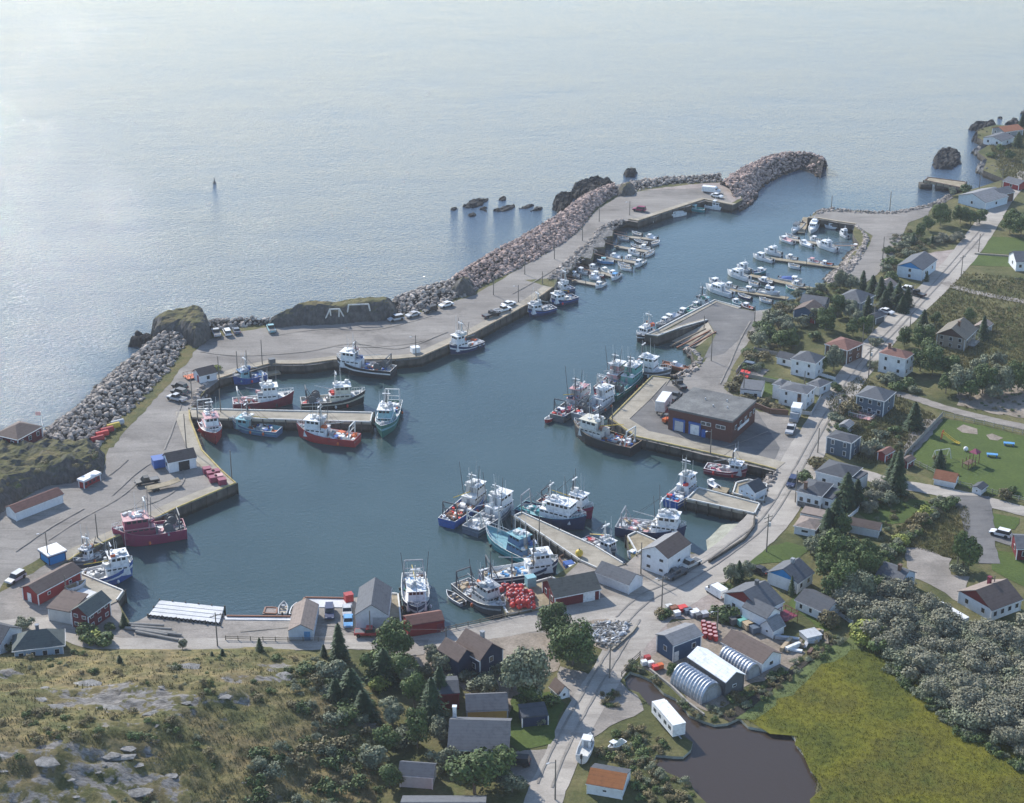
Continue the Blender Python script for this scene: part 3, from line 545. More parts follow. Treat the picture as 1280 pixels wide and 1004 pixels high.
ground_mat('m_flatroof', [(.3, (.10, .10, .098)), (.5, (.15, .15, .145)), (.62, (.19, .19, .18)), (.8, (.24, .24, .235))], .25, 2.0, bump=.02, fine_amt=.4)
def glass(name, c=(.02, .025, .03)):
    m, nt, bs = _ns(name); bs.inputs['Base Color'].default_value = (*c, 1); bs.inputs['Roughness'].default_value = .12; bs.inputs['Specular IOR Level'].default_value = .6
glass('g_dark'); glass('g_mid', (.06, .07, .08))
def metal(name, c, r=.4):
    m, nt, bs = _ns(name); v = _vec(nt); n = _noise(nt, v, 1.5, 6, .6)
    nt.links.new(_ramp(nt, n, [(.3, tuple(x*.65 for x in c)), (.6, c)]), bs.inputs['Base Color']); bs.inputs['Metallic'].default_value = .7; bs.inputs['Roughness'].default_value = r
metal('m_steel', (.45, .46, .47)); metal('m_galv', (.55, .57, .60), .45); paint('m_pole', (.17, .15, .125), .9); paint('m_timber', (.20, .165, .12), .9); paint('m_tyre', (.018, .018, .018), .9); paint('m_weather', (.30, .28, .25), .9)
leafmat('l_green', (0.041, 0.070, 0.023), (0.080, 0.119, 0.038), (0.138, 0.181, 0.061)); leafmat('l_grey', (0.087, 0.104, 0.065), (0.167, 0.186, 0.123), (0.246, 0.261, 0.181)); leafmat('l_dark', (0.017, 0.038, 0.017), (0.032, 0.061, 0.026), (0.058, 0.094, 0.038))
leafmat('l_yellow', (0.145, 0.174, 0.036), (0.246, 0.275, 0.058), (0.334, 0.348, 0.087)); leafmat('l_brown', (0.109, 0.090, 0.051), (0.174, 0.145, 0.072), (0.246, 0.210, 0.116)); leafmat('l_willow', (0.109, 0.113, 0.080), (0.181, 0.181, 0.131), (0.275, 0.261, 0.203)); paint('l_bark', (0.160, 0.131, 0.102), .95)
leafmat('l_grass', (.10, .10, .04), (.19, .17, .075), (.30, .26, .14))

# ================================================================ LABELS: every thing is told by what stands next to it
LM = []      # (picture position, short name) of landmarks
AUTO = []    # things whose label is composed from their neighbours
def landmark(v, short): LM.append((pix(v), short))
def auto(o, what, v): AUTO.append((o, what, pix(v)))
def dirword(dx, dy):
    a = math.degrees(math.atan2(-dy, dx))
    if -25 < a <= 25: return 'right of'
    if 25 < a <= 65: return 'behind and right of'
    if 65 < a <= 115: return 'behind'
    if 115 < a <= 155: return 'behind and left of'
    if a > 155 or a <= -155: return 'left of'
    if -155 < a <= -115: return 'in front and left of'
    if -115 < a <= -65: return 'in front of'
    return 'in front and right of'
def finish_labels():
    used = set(o.get('label') for o in bpy.data.objects if o.get('label'))
    for o, what, (x, y) in AUTO:
        c = sorted(LM, key=lambda l: (l[0][0]-x)**2+((l[0][1]-y)*1.6)**2)[:7]; done = False
        cand = []
        for a in c: cand.append('%s %s %s' % (what, dirword(x-a[0][0], y-a[0][1]), a[1]))
        for k, a in enumerate(c[:4]):
            for b in c[k+1:]: cand.append('%s %s %s, nearer %s' % (what, dirword(x-a[0][0], y-a[0][1]), a[1], b[1]))
        for a in c[:4]:
            for wd in ('the taller', 'the farther', 'the nearer', 'the leftmost', 'the rightmost'): cand.append('%s %s %s %s' % (wd, what, dirword(x-a[0][0], y-a[0][1]), a[1]))
        for s in cand:
            s = s[0].lower()+s[1:]
            if s not in used and len(s.replace(',', '').split()) <= 16: used.add(s); o['label'] = s; done = True; break
        if not done:
            s = cand[0]; o['label'] = s
# ================================================================ BUILDINGS
def put_window(root, x, y, z, w_, h_, face, fr='p_white', pane='g_dark', L=0, D=0, off=.03):
    f = MB(); p = MB(); t = .1
    if face == 'f':   # wall at y (front, looking to -y)
        f.box(x-w_/2, x+w_/2, y-.07, y-.002, z, z+h_); p.box(x-w_/2+t, x+w_/2-t, y-.10, y-.07, z+t, z+h_-t)
    elif face == 'b': f.box(x-w_/2, x+w_/2, y+.002, y+.07, z, z+h_); p.box(x-w_/2+t, x+w_/2-t, y+.07, y+.10, z+t, z+h_-t)
    elif face == 'r': f.box(x+.002, x+.07, y-w_/2, y+w_/2, z, z+h_); p.box(x+.07, x+.10, y-w_/2+t, y+w_/2-t, z+t, z+h_-t)
    else: f.box(x-.07, x-.002, y-w_/2, y+w_/2, z, z+h_); p.box(x-.10, x-.07, y-w_/2+t, y+w_/2-t, z+t, z+h_-t)
    fo = f.build('window', fr, root); p.build('pane', pane, fo); return fo
def house(name, label, short, a, b, c, h, wall='w_white', roof='r_grey', rtype='v', rh=None, win=((3, 1), (2, 1)), door=None, chimney=None, trim='p_white', cat='house', over=.35, dep=None, gw=None, base=None, wsz=(1.0, 1.15), group=None, rmat2=None, corner=True, pane='g_dark', wfr='p_white', z0=0):
    """a-b is the eave line of the camera-side wall, b-c that of the wall to its right; h eave height"""
    A, B, C = (P(p[0], p[1], LZ+h+z0) for p in (a, b, c)); u = (B-A); L = u.length; u.normalize(); v = Vector((-u.y, u.x, 0))
    D = dep or max(1.5, abs((C-B).dot(v)))
    ctr = (A+B)/2+v*D/2; ctr.z = LZ+z0; rz = math.atan2(u.y, u.x); root = empty(name, ctr, rz, label, cat, group)
    landmark(ctr+Vector((0, 0, h/2)), short)
    X, Y = L/2, D/2; th = .16
    if rh is None: rh = (D if rtype in ('u', 'hip') else L)*.23
    wv = [(-X, -Y, -.3), (X, -Y, -.3), (X, Y, -.3), (-X, Y, -.3), (-X, -Y, h), (X, -Y, h), (X, Y, h), (-X, Y, h)]
    wf = [(0, 1, 5, 4), (1, 2, 6, 5), (2, 3, 7, 6), (3, 0, 4, 7)]; mb = MB()
    if rtype == 'u': wv += [(-X, 0, h+rh), (X, 0, h+rh)]; wf[1] = (1, 2, 6, 9, 5); wf[3] = (3, 0, 4, 8, 7)
    elif rtype == 'v': wv += [(0, -Y, h+rh), (0, Y, h+rh)]; wf[0] = (0, 1, 5, 8, 4); wf[2] = (2, 3, 7, 9, 6)
    if rtype != 'arch': mb.add(wv, wf); mb.build('wall', wall, root)
    rm = MB(); e = over; sl = rh/(Y if rtype in ('u', 'hip') else X)
    def slab(q0, q1, q2, q3, m=0):     # two eave points, two ridge points; thick roof plane
        up = Vector((0, 0, th)); vs = [Vector(q) for q in (q0, q1, q2, q3)]; vs = [p+Vector((0, 0, .01)) for p in vs]+[p+up for p in vs]
        rm.add(vs, [(3, 2, 1, 0), (4, 5, 6, 7), (0, 1, 5, 4), (1, 2, 6, 5), (2, 3, 7, 6), (3, 0, 4, 7)], m)
    if rtype == 'u':
        z = h-sl*e; slab((-X-e, -Y-e, z), (X+e, -Y-e, z), (X+e, 0, h+rh), (-X-e, 0, h+rh)); slab((X+e, Y+e, z), (-X-e, Y+e, z), (-X-e, 0, h+rh), (X+e, 0, h+rh), 1 if rmat2 else 0)
    elif rtype == 'v':
        z = h-sl*e; slab((X+e, -Y-e, z), (X+e, Y+e, z), (0, Y+e, h+rh), (0, -Y-e, h+rh)); slab((-X-e, Y+e, z), (-X-e, -Y-e, z), (0, -Y-e, h+rh), (0, Y+e, h+rh), 1 if rmat2 else 0)
    elif rtype == 'hip':
        z = h; rl = max(0, X-Y) if X > Y else 0; ry = max(0, Y-X); rh_ = rh
        ev = [(-X-e, -Y-e, z), (X+e, -Y-e, z), (X+e, Y+e, z), (-X-e, Y+e, z)]; eb = [(x, y, z-.12) for x, y, _ in ev]
        tp = [(-rl, -ry, z+rh_), (rl, -ry, z+rh_), (rl, ry, z+rh_), (-rl, ry, z+rh_)]
        if rl: vs = ev+[(-rl, 0, z+rh_), (rl, 0, z+rh_)]+eb; fs = [(0, 1, 5, 4), (1, 2, 5), (2, 3, 4, 5), (3, 0, 4)]
        elif ry: vs = ev+[(0, -ry, z+rh_), (0, ry, z+rh_)]+eb; fs = [(0, 1, 4), (1, 2, 5, 4), (2, 3, 5), (3, 0, 4, 5)]
        else: vs = ev+[(0, 0, z+rh_), (0, 0, z+rh_)]+eb; fs = [(0, 1, 4), (1, 2, 4), (2, 3, 4), (3, 0, 4)]
        rm.add(vs, fs+[(6, 7, 1, 0), (7, 8, 2, 1), (8, 9, 3, 2), (9, 6, 0, 3), (9, 8, 7, 6)])
    elif rtype == 'flat': rm.box(-X-e, X+e, -Y-e, Y+e, h, h+.35)
    elif rtype == 'shed':
        vs = [(-X-e, -Y-e, h), (X+e, -Y-e, h), (X+e, Y+e, h+rh), (-X-e, Y+e, h+rh)]; rm.add(vs+[(x, y, z+.2) for x, y, z in vs], [(3, 2, 1, 0), (4, 5, 6, 7), (0, 1, 5, 4), (1, 2, 6, 5), (2, 3, 7, 6), (3, 0, 4, 7)])
        MB().add([(-X, -Y, h), (X, -Y, h), (X, Y, h+rh-.02), (-X, Y, h+rh-.02), (X, Y, h), (-X, Y, h)], [(1, 4, 2), (0, 3, 5), (4, 5, 3, 2)]).build('gable', wall, root)
    elif rtype == 'arch':
        n = 14; segs = max(8, int(L/.75)); vs = []; fs = []
        for i in range(segs*2+1):
            x = -X+L*i/(segs*2); r = 1.0 if i % 2 else .94
            for k in range(n+1): t = math.pi*k/n; vs.append((x, -math.cos(t)*Y*r, math.sin(t)*rh*r))
        for i in range(segs*2):
            for k in range(n): q = i*(n+1)+k; fs.append((q, q+n+1, q+n+2, q+1))
        rm.add(vs, fs)
        for s_ in (-1, 1):
            pts = [(s_*(X-.15), -math.cos(math.pi*k/n)*Y*.93, math.sin(math.pi*k/n)*rh*.93) for k in range(n+1)]
            MB().add(pts, [tuple(range(n+1)) if s_ < 0 else tuple(range(n, -1, -1))]).build('end_wall', wall, root)
        MB().box(X-.14, X-.05, -1.3, 1.3, 0, min(2.6, rh*.7)).build('door', 'p_grey', root)
    ro = rm.build('roof', [roof, rmat2] if rmat2 else roof, root)
    if rtype == 'arch': return root
    if rtype in ('flat', 'shed') and roof == 'm_flatroof':
        pass
    if trim and corner:
        for sx, sy in ((-1, -1), (1, -1), (1, 1)): MB().box(sx*(X+.03)-.09, sx*(X+.03)+.09, sy*(Y+.03)-.09, sy*(Y+.03)+.09, 0, h-.02).build('corner_trim', trim, root)
    if trim and rtype in ('u', 'v', 'hip', 'flat'):
        t = MB(); t.box(-X-e, X+e, -Y-e-.06, -Y-e-.01, h-(sl*e if rtype in 'uv' else 0)-.12, h-(sl*e if rtype in 'uv' else 0)+.08) if rtype in ('u', 'hip', 'flat') else None
        if rtype in ('v', 'hip', 'flat'): t.box(X+e+.01, X+e+.06, -Y-e, Y+e, h-(sl*e if rtype == 'v' else 0)-.12, h-(sl*e if rtype == 'v' else 0)+.08)
        t.build('fascia', trim, root)
    ww, wh = wsz
    for face, spec, span in (('f', win[0], L), ('r', win[1], D), ('b', (max(1, win[0][0]-1), 1) if win[0][0] else (0, 0), L)):
        n, fl = spec
        for s_ in range(fl):
            zz = (h/fl)*(s_+.5)-wh/2+.1
            for k in range(n):
                t = (-.5+(k+.5)/n)*span
                if door and door[0] == face and s_ == 0 and abs(t-door[1]) < door[2]/2+ww/2+.2: continue
                if face == 'f': put_window(root, t, -Y, zz, ww, wh, 'f', wfr, pane)
                elif face == 'r': put_window(root, X, t, zz, ww, wh, 'r', wfr, pane)
                else: put_window(root, t, Y, zz, ww, wh, 'b', wfr, pane)
    if gw:   # small window up in the gable
        if rtype == 'v': put_window(root, 0, -Y, h+rh*.2, .8, .8, 'f', wfr)
    if door:
        fc, t, dw, dh, dm = door
        d = MB(); f = MB()
        if fc == 'f': d.box(t-dw/2, t+dw/2, -Y-.08, -Y-.003, 0, dh)
        else: d.box(X+.003, X+.08, t-dw/2, t+dw/2, 0, dh)
        do = d.build('door', dm, root)
        hb = MB()
        if fc == 'f': hb.box(t+dw/2-.25, t+dw/2-.13, -Y-.14, -Y-.08, dh*.45, dh*.45+.12)
        else: hb.box(X+.08, X+.14, t+dw/2-.25, t+dw/2-.13, dh*.45, dh*.45+.12)
        hb.build('handle', 'm_steel', do)
    if chimney:
        x, y, m = chimney; cz = h+rh; cb = MB().box(x*L-.32, x*L+.32, y*D-.32, y*D+.32, h, cz+.9).box(x*L-.4, x*L+.4, y*D-.4, y*D+.4, cz+.9, cz+1.05); cb.build('chimney', m, ro)
    if base:
        MB().box(-X-.03, X+.03, -Y-.03, Y+.03, -.3, base[0]).build('foundation', base[1], root)
    return root
def porch(root, x0, x1, y0, y1, zt, deck='m_weather', rail='p_white'):
    MB().box(x0, x1, y0, y1, zt-.15, zt).build('porch', deck, root)
    m = MB()
    for a, b in (((x0, y0), (x1, y0)), ((x0, y1), (x1, y1)), ((x1, y0), (x1, y1)), ((x0, y0), (x0, y1))):
        m.tube((a[0], a[1], zt+.95), (b[0], b[1], zt+.95), .05, n=4); n = max(2, int(math.hypot(b[0]-a[0], b[1]-a[1])/1.2))
        for k in range(n+1): t = k/n; x = a[0]+(b[0]-a[0])*t; y = a[1]+(b[1]-a[1])*t; m.tube((x, y, -.05 if k in (0, n) else zt), (x, y, zt+.95), .05, n=4)
    m.build('railing', rail, root)
# ================================================================ THE BUILDINGS, one by one
pl = house('fish_plant', 'dark brick flat roofed fish plant with blue loading doors on the wharf', 'the brick fish plant', (836, 511), (915, 528), (940, 501), 5.6, 'w_brick', 'm_flatroof', 'flat', win=((0, 0), (0, 0)), trim='p_dgrey', corner=False, cat='industrial building', over=.15)
X, Y = [max(abs(v.co.x) for v in pl.children[0].data.vertices), max(abs(v.co.y) for v in pl.children[0].data.vertices)]
for t, m in ((-.62, 'p_lgrey'), (-.13, 'p_white')):
    d = MB().box(t*X-1.2, t*X+1.2, -Y-.12, -Y-.01, .3, 3.0).build('loading_door', m, pl)
    MB().box(t*X-1.6, t*X-1.22, -Y-.25, -Y-.01, .3, 3.1).box(t*X+1.22, t*X+1.6, -Y-.25, -Y-.01, .3, 3.1).box(t*X-1.6, t*X+1.6, -Y-.45, -Y-.01, 3.1, 3.6).build('door_frame', 'p_blue', d)
MB().box(.10*X, .10*X+1.0, -Y-.6, -Y-.15, .3, 2.3).build('electrical_box', 'p_blue', pl)
for t in (.12, .28, .58, .72): put_window(pl, t*X, -Y, 3.3, 1.3, 1.0, 'f', 'p_white', 'g_mid')
for t in (-.7, -.3, .1, .5, .8): put_window(pl, X, t*Y, 3.0, 1.2, 1.1, 'r', 'p_white', 'g_mid')
MB().box(X+.03, X+.18, -.55*Y, .35*Y, 2.2, 2.9).build('sign', 'p_white', pl)
for k, (x, y) in enumerate(((-.3, .2), (.1, -.2), (.3, .4), (.5, -.1))): MB().tube((x*X, y*Y, 5.9), (x*X, y*Y, 6.5), .18, n=8).build('roof_vent', 'p_lgrey', pl)
house('boathouse', 'tall white boathouse with half grey half brown roof beside the wharf road', 'the tall white boathouse', (803.5, 687), (835, 698), (868.5, 681.5), 4.6, 'w_white', 'r_brown', 'v', win=((2, 2), (1, 1)), rmat2='r_ltgrey', cat='boathouse', wsz=(1.1, .8), over=.2, rh=1.7)
house('storage_shed', 'low white shed with plain grey gable roof beside the pier road', 'the low white shed by the pier', (744.5, 715), (786, 731), (805, 721.5), 2.3, 'w_white', 'r_grey', 'u', win=((0, 0), (0, 0)), cat='shed', rh=1.5, over=.2)
house('fishing_shed', 'dark red fishing shed with brown roof and white doors beside the red buoy heap', 'the dark red shed by the buoy heap', (678.5, 727.5), (694, 746), (750.6, 737), 2.6, 'w_darkred', 'r_olive', 'v', win=((2, 1), (0, 0)), door=('r', 2.6, 2.6, 2.0, 'p_white'), cat='shed', rmat2='r_olive', rh=2.1)
house('fishing_shed', 'small bright red shed with brown roof at the bow of the moored white boat', 'the small bright red shed', (510.5, 782), (554.5, 775), (550, 763), 2.7, 'w_red', 'r_redbrown', 'u', win=((0, 0), (0, 0)), door=('f', 2.8, 1.2, 2.0, 'p_maroon'), cat='shed', trim='p_maroon', rh=.9, over=.15)
hb_ = house('house', 'dark blue house with brown cross gable roof beside the waterfront road', 'the dark blue house', (570, 806), (600, 824), (631, 813), 4.6, 'w_navy', 'r_brown', 'u', win=((2, 1), (1, 2)), chimney=(.05, .1, 'p_grey'), rh=2.3, gw=True)
house('garage', 'white boat garage with arched grey roof and a red pickup at its door', 'the white boat garage', (445, 768), (484, 768), (480, 735), 3.6, 'w_white', 'r_grey', 'v', win=((0, 0), (1, 1)), door=('f', 1.6, 2.8, 2.9, 'p_lgrey'), cat='garage', rh=2.2, over=.25)
house('shed', 'narrow white shed with patchy brown roof and a bright blue door', 'the narrow white shed with the blue door', (361, 788), (391, 788), (397, 756), 2.3, 'w_paleblue', 'r_beige', 'v', win=((1, 1), (0, 0)), door=('f', 1.2, 1.2, 2.0, 'p_sky'), cat='shed', rh=1.3, over=.15)
house('boat_store', 'long red shed with brown roof and white trim at the harbour corner', 'the long red shed', (28, 734), (47, 741.5), (101, 713.5), 2.8, 'w_red', 'r_brown', 'v', win=((1, 1), (2, 1)), door=('f', -.4, 1.1, 2.0, 'p_white'), cat='shed', rh=1.1, wsz=(.8, .7))
house('fishing_store', 'dark red two storey store with white framed windows at the water', 'the dark red two storey store', (89.3, 763.5), (109.6, 769), (146.6, 752.5), 3.7, 'w_darkred', 'r_green', 'v', win=((2, 2), (3, 2)), cat='shed', rh=1.4, wsz=(1.0, .8), pane='g_mid')
house('annex', 'pale grey annex with brown sloping roof against the dark red store', 'the pale grey annex', (60.5, 760), (88, 765), (97, 758), 2.9, 'w_offwhite', 'r_brown', 'shed', win=((0, 0), (0, 0)), cat='shed', rh=.6, dep=6)
house('bungalow', 'bungalow with wide grey green hipped roof below the hill crest', 'the bungalow with the grey green roof', (18, 813), (78, 806), (97, 786), 2.8, 'w_ltblue', 'r_green', 'hip', win=((4, 1), (2, 1)), chimney=(.0, .02, 'p_slate'), rh=2.4, over=.5)
house('house', 'white house with dark roof cut by the left edge, beside the bungalow', 'the white house at the left edge', (-36, 796), (-1, 805), (25, 785), 3.0, 'w_white', 'r_dgrey', 'u', win=((2, 1), (2, 1)), rh=2.0)
house('net_store', 'long white shed with red brown roof under the rocky hill', 'the long white shed under the rocky hill', (8, 634), (19.5, 640), (71.5, 614.5), 2.3, 'w_white', 'r_redbrown', 'v', win=((0, 0), (0, 0)), cat='shed', rh=.9)
nsr = bpy.data.objects['net_store']; dd = 5.5
for t in (2.5, 5.0): put_window(nsr, max(v.co.x for v in nsr.children[0].data.vertices), t, 1.0, 1.1, .9, 'r', 'p_dgrey')
house('kiosk', 'small red kiosk with flat white roof beside the rocky hill', 'the small red kiosk', (98.5, 600), (104.6, 602), (124, 592), 1.9, 'w_red', 'p_white', 'flat', win=((0, 0), (4, 1)), cat='kiosk', over=.3, wsz=(.8, .8), wfr='p_wine')
house('bait_shed', 'white shed with brown roof and open dark doorway on the left quay', 'the white shed on the left quay', (204.6, 569.5), (211, 577.5), (244.5, 571.5), 2.9, 'w_white', 'r_brown', 'v', win=((1, 1), (0, 0)), door=('r', .4, 2.6, 2.4, 'p_black'), cat='shed', rh=1.4)
house('kiosk', 'small blue kiosk with flat white roof at the wharf edge', 'the small blue kiosk', (50, 688), (61, 696), (78, 687), 2.1, 'w_brightblue', 'p_white', 'flat', win=((0, 0), (0, 0)), cat='kiosk', over=.35, trim='p_navy')
cb = house('cabin', 'white cabin with brown roof on a red railed deck by the inner corner', 'the white cabin on the red deck', (242, 464), (250, 469.5), (263.4, 460.5), 2.3, 'w_white', 'r_brown', 'v', win=((1, 1), (1, 1)), cat='cabin', rh=1.2, door=('f', .6, .9, 1.9, 'p_maroon'))
porch(cb, -4.6, -1.7, -4.2, 3.0, .5, 'p_orange', 'p_brown')
ct = house('cottage', 'dark red cottage with brown hipped roof above the breakwater at the left edge', 'the dark red cottage', (-6, 543), (22, 549.5), (50, 533), 2.7, 'w_darkred', 'r_brown', 'hip', win=((2, 1), (3, 1)), rh=1.8, z0=2.6)
MB().box(-5, 5, -3.5, 3.5, -3.2, -.3).build('foundation', 'm_concrete', ct)
# town on the right, from far to near
house('house', 'low house with orange roof among rocks on the far headland', 'the orange roofed headland house', (1241, 160), (1256, 165), (1273, 160), 2.4, 'w_grey', 'r_orange', 'v', win=((2, 1), (2, 1)), rh=1.2)
house('house', 'low white house with grey roof on the far headland', 'the white headland house', (1230, 172), (1252, 176.5), (1270, 172), 2.3, 'w_white', 'r_grey', 'v', win=((2, 1), (1, 1)), rh=1.1)
house('shed', 'long red shed near the far right edge past the pier', 'the far red shed', (1254.7, 226), (1273.6, 231), (1284, 227), 2.2, 'w_red', 'r_grey', 'u', win=((1, 1), (0, 0)), cat='shed', rh=1.0)
house('warehouse', 'wide pale blue warehouse with light grey roof beside the old pier', 'the pale blue warehouse', (1199, 244), (1232, 253), (1253, 243.5), 2.9, 'w_paleblue', 'r_ltgrey', 'v', win=((1, 1), (1, 1)), cat='warehouse', rh=1.9)
house('shed', 'weathered brown shed tucked behind the pale blue warehouse', 'the weathered shed', (1236, 238), (1252, 243), (1262, 238), 3.4, 'w_brown', 'r_grey', 'v', win=((0, 0), (1, 1)), cat='shed', rh=1.2)
house('house', 'pale house with bright blue gable beside the far gravel parking', 'the blue gabled far house', (1122.5, 332), (1153, 337.5), (1165, 323.5), 3.6, 'w_paleblue', 'r_grey', 'v', win=((1, 2), (2, 1)), rh=1.8)
house('house', 'white house with blue trim cut by the right edge beside the two lawns', 'the blue trimmed edge house', (1262, 317), (1271, 327), (1300, 325), 3.2, 'w_white', 'r_grey', 'v', win=((1, 1), (3, 1)), rh=2.0)
bh = house('house', 'large beige house with brown gable roof above the thick trees', 'the large beige house', (1172, 417), (1206, 423.5), (1218, 410), 3.6, 'w_beige', 'r_olive', 'v', win=((3, 2), (2, 1)), rh=2.3, chimney=(.1, -.1, 'p_brown'), over=.5)
house('shed', 'small grey shed behind the large beige house', 'the small shed behind the beige house', (1217, 408), (1230, 411), (1238, 404), 2.2, 'w_grey', 'r_beige', 'v', win=((1, 1), (0, 0)), cat='shed')
house('house', 'square white two storey house with rusty hipped roof on the roadside', 'the square white roadside house', (1100, 441), (1132, 448.5), (1143, 441.5), 5.4, 'w_white', 'r_redbrown', 'hip', win=((2, 2), (2, 2)), rh=1.2, chimney=(-.3, .0, 'p_brown'), wsz=(.9, 1.1))
bl = house('house', 'dark blue grey two storey house with hipped roof and pale patio', 'the dark blue grey house', (1071.5, 494), (1105, 501.5), (1118, 490), 4.5, 'w_slate', 'r_grey', 'hip', win=((3, 2), (1, 2)), rh=2.0)
house('house', 'white two storey house with grey hipped roof next to the red roofed one', 'the white house with hipped roof', (990, 448.5), (1019, 454.5), (1028.5, 445.5), 4.5, 'w_white', 'r_grey', 'hip', win=((2, 2), (1, 2)), rh=1.9, wsz=(.8, 1))
house('house', 'brown house with red brown hipped roof beside the main road', 'the red roofed brown house', (1032.5, 430), (1059, 438), (1072, 427.5), 4.2, 'w_brown', 'r_redbrown', 'hip', win=((2, 2), (2, 2)), rh=1.5)
house('house', 'long white two storey house with low grey roof and brown corner stripe', 'the long white two storey house', (975, 485.5), (1008, 492.5), (1017, 483.5), 4.4, 'w_white', 'r_grey', 'hip', win=((2, 2), (2, 2)), rh=.9, door=('f', 1.8, 1.0, 4.0, 'p_brown'), wsz=(.8, 1))
house('house_extension', 'white rear extension with grey roof joined to the long white house', 'the white rear extension', (967, 480), (978, 482.5), (984, 476), 4.0, 'w_white', 'r_grey', 'hip', win=((0, 0), (0, 0)), cat='extension', rh=.7)
house('garage', 'small white garage with grey roof between two white houses and road', 'the small white roadside garage', (1010, 479.5), (1024, 484), (1033, 476), 2.4, 'w_white', 'r_grey', 'hip', win=((1, 1), (1, 1)), cat='garage', rh=.9)
house('shed', 'low white flat roofed building behind the brick fish plant', 'the low white flat roofed building', (926, 487), (951, 489.5), (962, 478.5), 2.6, 'w_white', 'r_grey', 'flat', win=((2, 1), (0, 0)), cat='shed', over=.2)
house('shed', 'tiny white shed with grey roof left of the white hipped house', 'the tiny white shed', (972, 445.5), (989, 449.5), (993, 444), 2.2, 'w_white', 'r_dgrey', 'u', win=((1, 1), (0, 0)), cat='shed', rh=.9)
house('cottage', 'blue cottage with a red entrance wall and brown gable roof above the marina', 'the blue cottage above the marina', (992.8, 387.5), (1019, 392.5), (1031, 384.5), 3.0, 'w_blue', 'r_brown', 'v', win=((1, 1), (1, 1)), rh=1.6, door=('f', 2.6, 1.6, 2.2, 'p_red'), wsz=(2.0, 1.3))
house('shed', 'long dark blue shed with grey roof behind the blue cottage', 'the long dark blue shed', (1001.6, 376.5), (1030.6, 380.5), (1042, 374), 2.9, 'w_slate', 'r_grey', 'u', win=((0, 0), (1, 1)), cat='shed', rh=1.2)
house('house', 'grey house with broad hipped roof half hidden by trees above the marina', 'the grey house among the trees', (1047.5, 372), (1075, 378.5), (1095, 370), 3.4, 'w_grey', 'r_grey', 'hip', win=((2, 1), (2, 1)), rh=2.2, over=.5)
house('bungalow', 'brown roofed bungalow behind conifers beside the parked white pickup', 'the bungalow behind the conifers', (1092, 357), (1111, 361), (1122, 355), 2.6, 'w_grey', 'r_beige', 'v', win=((2, 1), (1, 1)), rh=1.3)
house('shed', 'dark garden shed under the trees behind the small white car', 'the dark garden shed', (1086, 394), (1095, 397), (1102, 392), 2.2, 'w_dgrey', 'r_dgrey', 'v', win=((0, 0), (0, 0)), cat='shed')
house('house', 'slate blue house with flat low roof and white window outlines', 'the slate blue house', (1034, 546), (1064, 554), (1073, 545), 4.3, 'w_slate', 'r_dgrey', 'hip', win=((2, 2), (1, 2)), rh=.8, over=.2, wsz=(.9, 1.3), pane='g_mid')
house('house', 'white house with big dark grey hipped roof beside the side road', 'the white house with the big grey roof', (1021, 589), (1060, 599), (1069, 583), 3.9, 'w_white', 'r_dgrey', 'hip', win=((2, 1), (1, 2)), rh=1.5)
house('house', 'small white house with stone base and brown chimney stack at the road', 'the small house with the stone base', (997.5, 614), (1026, 620.5), (1035, 604), 3.6, 'w_white', 'r_dgrey', 'hip', win=((3, 1), (1, 1)), rh=1.1, chimney=(-.25, -.35, 'p_brown'), base=(1.2, 'm_rock'))
house('porch_shed', 'white lean to with dark roof right of the small stone based house', 'the white lean to', (1028, 622), (1040, 625), (1045, 612), 2.6, 'w_white', 'r_dgrey', 'flat', win=((1, 1), (0, 0)), cat='shed', over=.1)
house('porch_shed', 'tall narrow white porch with dark roof at the big roofed house', 'the narrow white porch', (1060, 596), (1073, 600), (1076, 590), 3.2, 'w_white', 'r_dgrey', 'flat', win=((1, 1), (0, 0)), cat='shed', over=.1)
house('shed', 'low white roadside shed with brown roof and one dark window', 'the low white roadside shed', (994, 657), (1018.6, 662), (1022, 649), 2.0, 'w_white', 'r_beige', 'hip', win=((1, 1), (0, 0)), cat='shed', rh=.9, wsz=(1.6, .7))
house('shed', 'long grey garden wall shed with weathered top behind the roadside shed', 'the weathered wall shed', (1001, 642), (1030, 648), (1034, 640), 1.7, 'w_grey', 'r_beige', 'flat', win=((0, 0), (0, 0)), cat='shed', over=.1)
house('shed', 'long low white shed with brown roof on the grass behind the dark trees', 'the long low white shed', (1062, 655), (1098, 662), (1102, 655), 2.1, 'w_white', 'r_brown', 'u', win=((0, 0), (0, 0)), cat='shed', rh=.9)
house('shed', 'red shed with red brown roof behind the slate blue house', 'the red garden shed', (1098, 565), (1107, 568), (1114, 562), 2.2, 'w_red', 'r_redbrown', 'v', win=((0, 0), (1, 1)), cat='shed')
house('shed', 'tiny dark red hut beside the tall dark tree', 'the tiny red hut', (1127, 575), (1135, 577.5), (1140, 572), 1.8, 'w_darkred', 'r_brown', 'v', win=((0, 0), (1, 1)), cat='shed', wsz=(.6, .7))
house('shed', 'small pale grey shed between the two dark blue houses', 'the small pale grey shed', (1050, 531), (1060, 533.5), (1064, 528), 2.0, 'w_grey', 'r_ltgrey', 'v', win=((0, 0), (0, 0)), cat='shed')
house('shed', 'orange and brown roofed low white shed at the edge of the big lawn', 'the orange roofed lawn shed', (1168.6, 597), (1193, 602), (1197, 595), 1.8, 'w_white', 'r_orange', 'u', win=((0, 0), (0, 0)), cat='shed', rh=1.3)
house('playhouse', 'little grey and white playhouse beside the side road at the lawn', 'the little playhouse', (1216.5, 608.5), (1226.5, 611.5), (1231, 606), 1.6, 'w_white', 'r_dgrey', 'v', win=((1, 1), (0, 0)), cat='playhouse', wsz=(.5, .5))
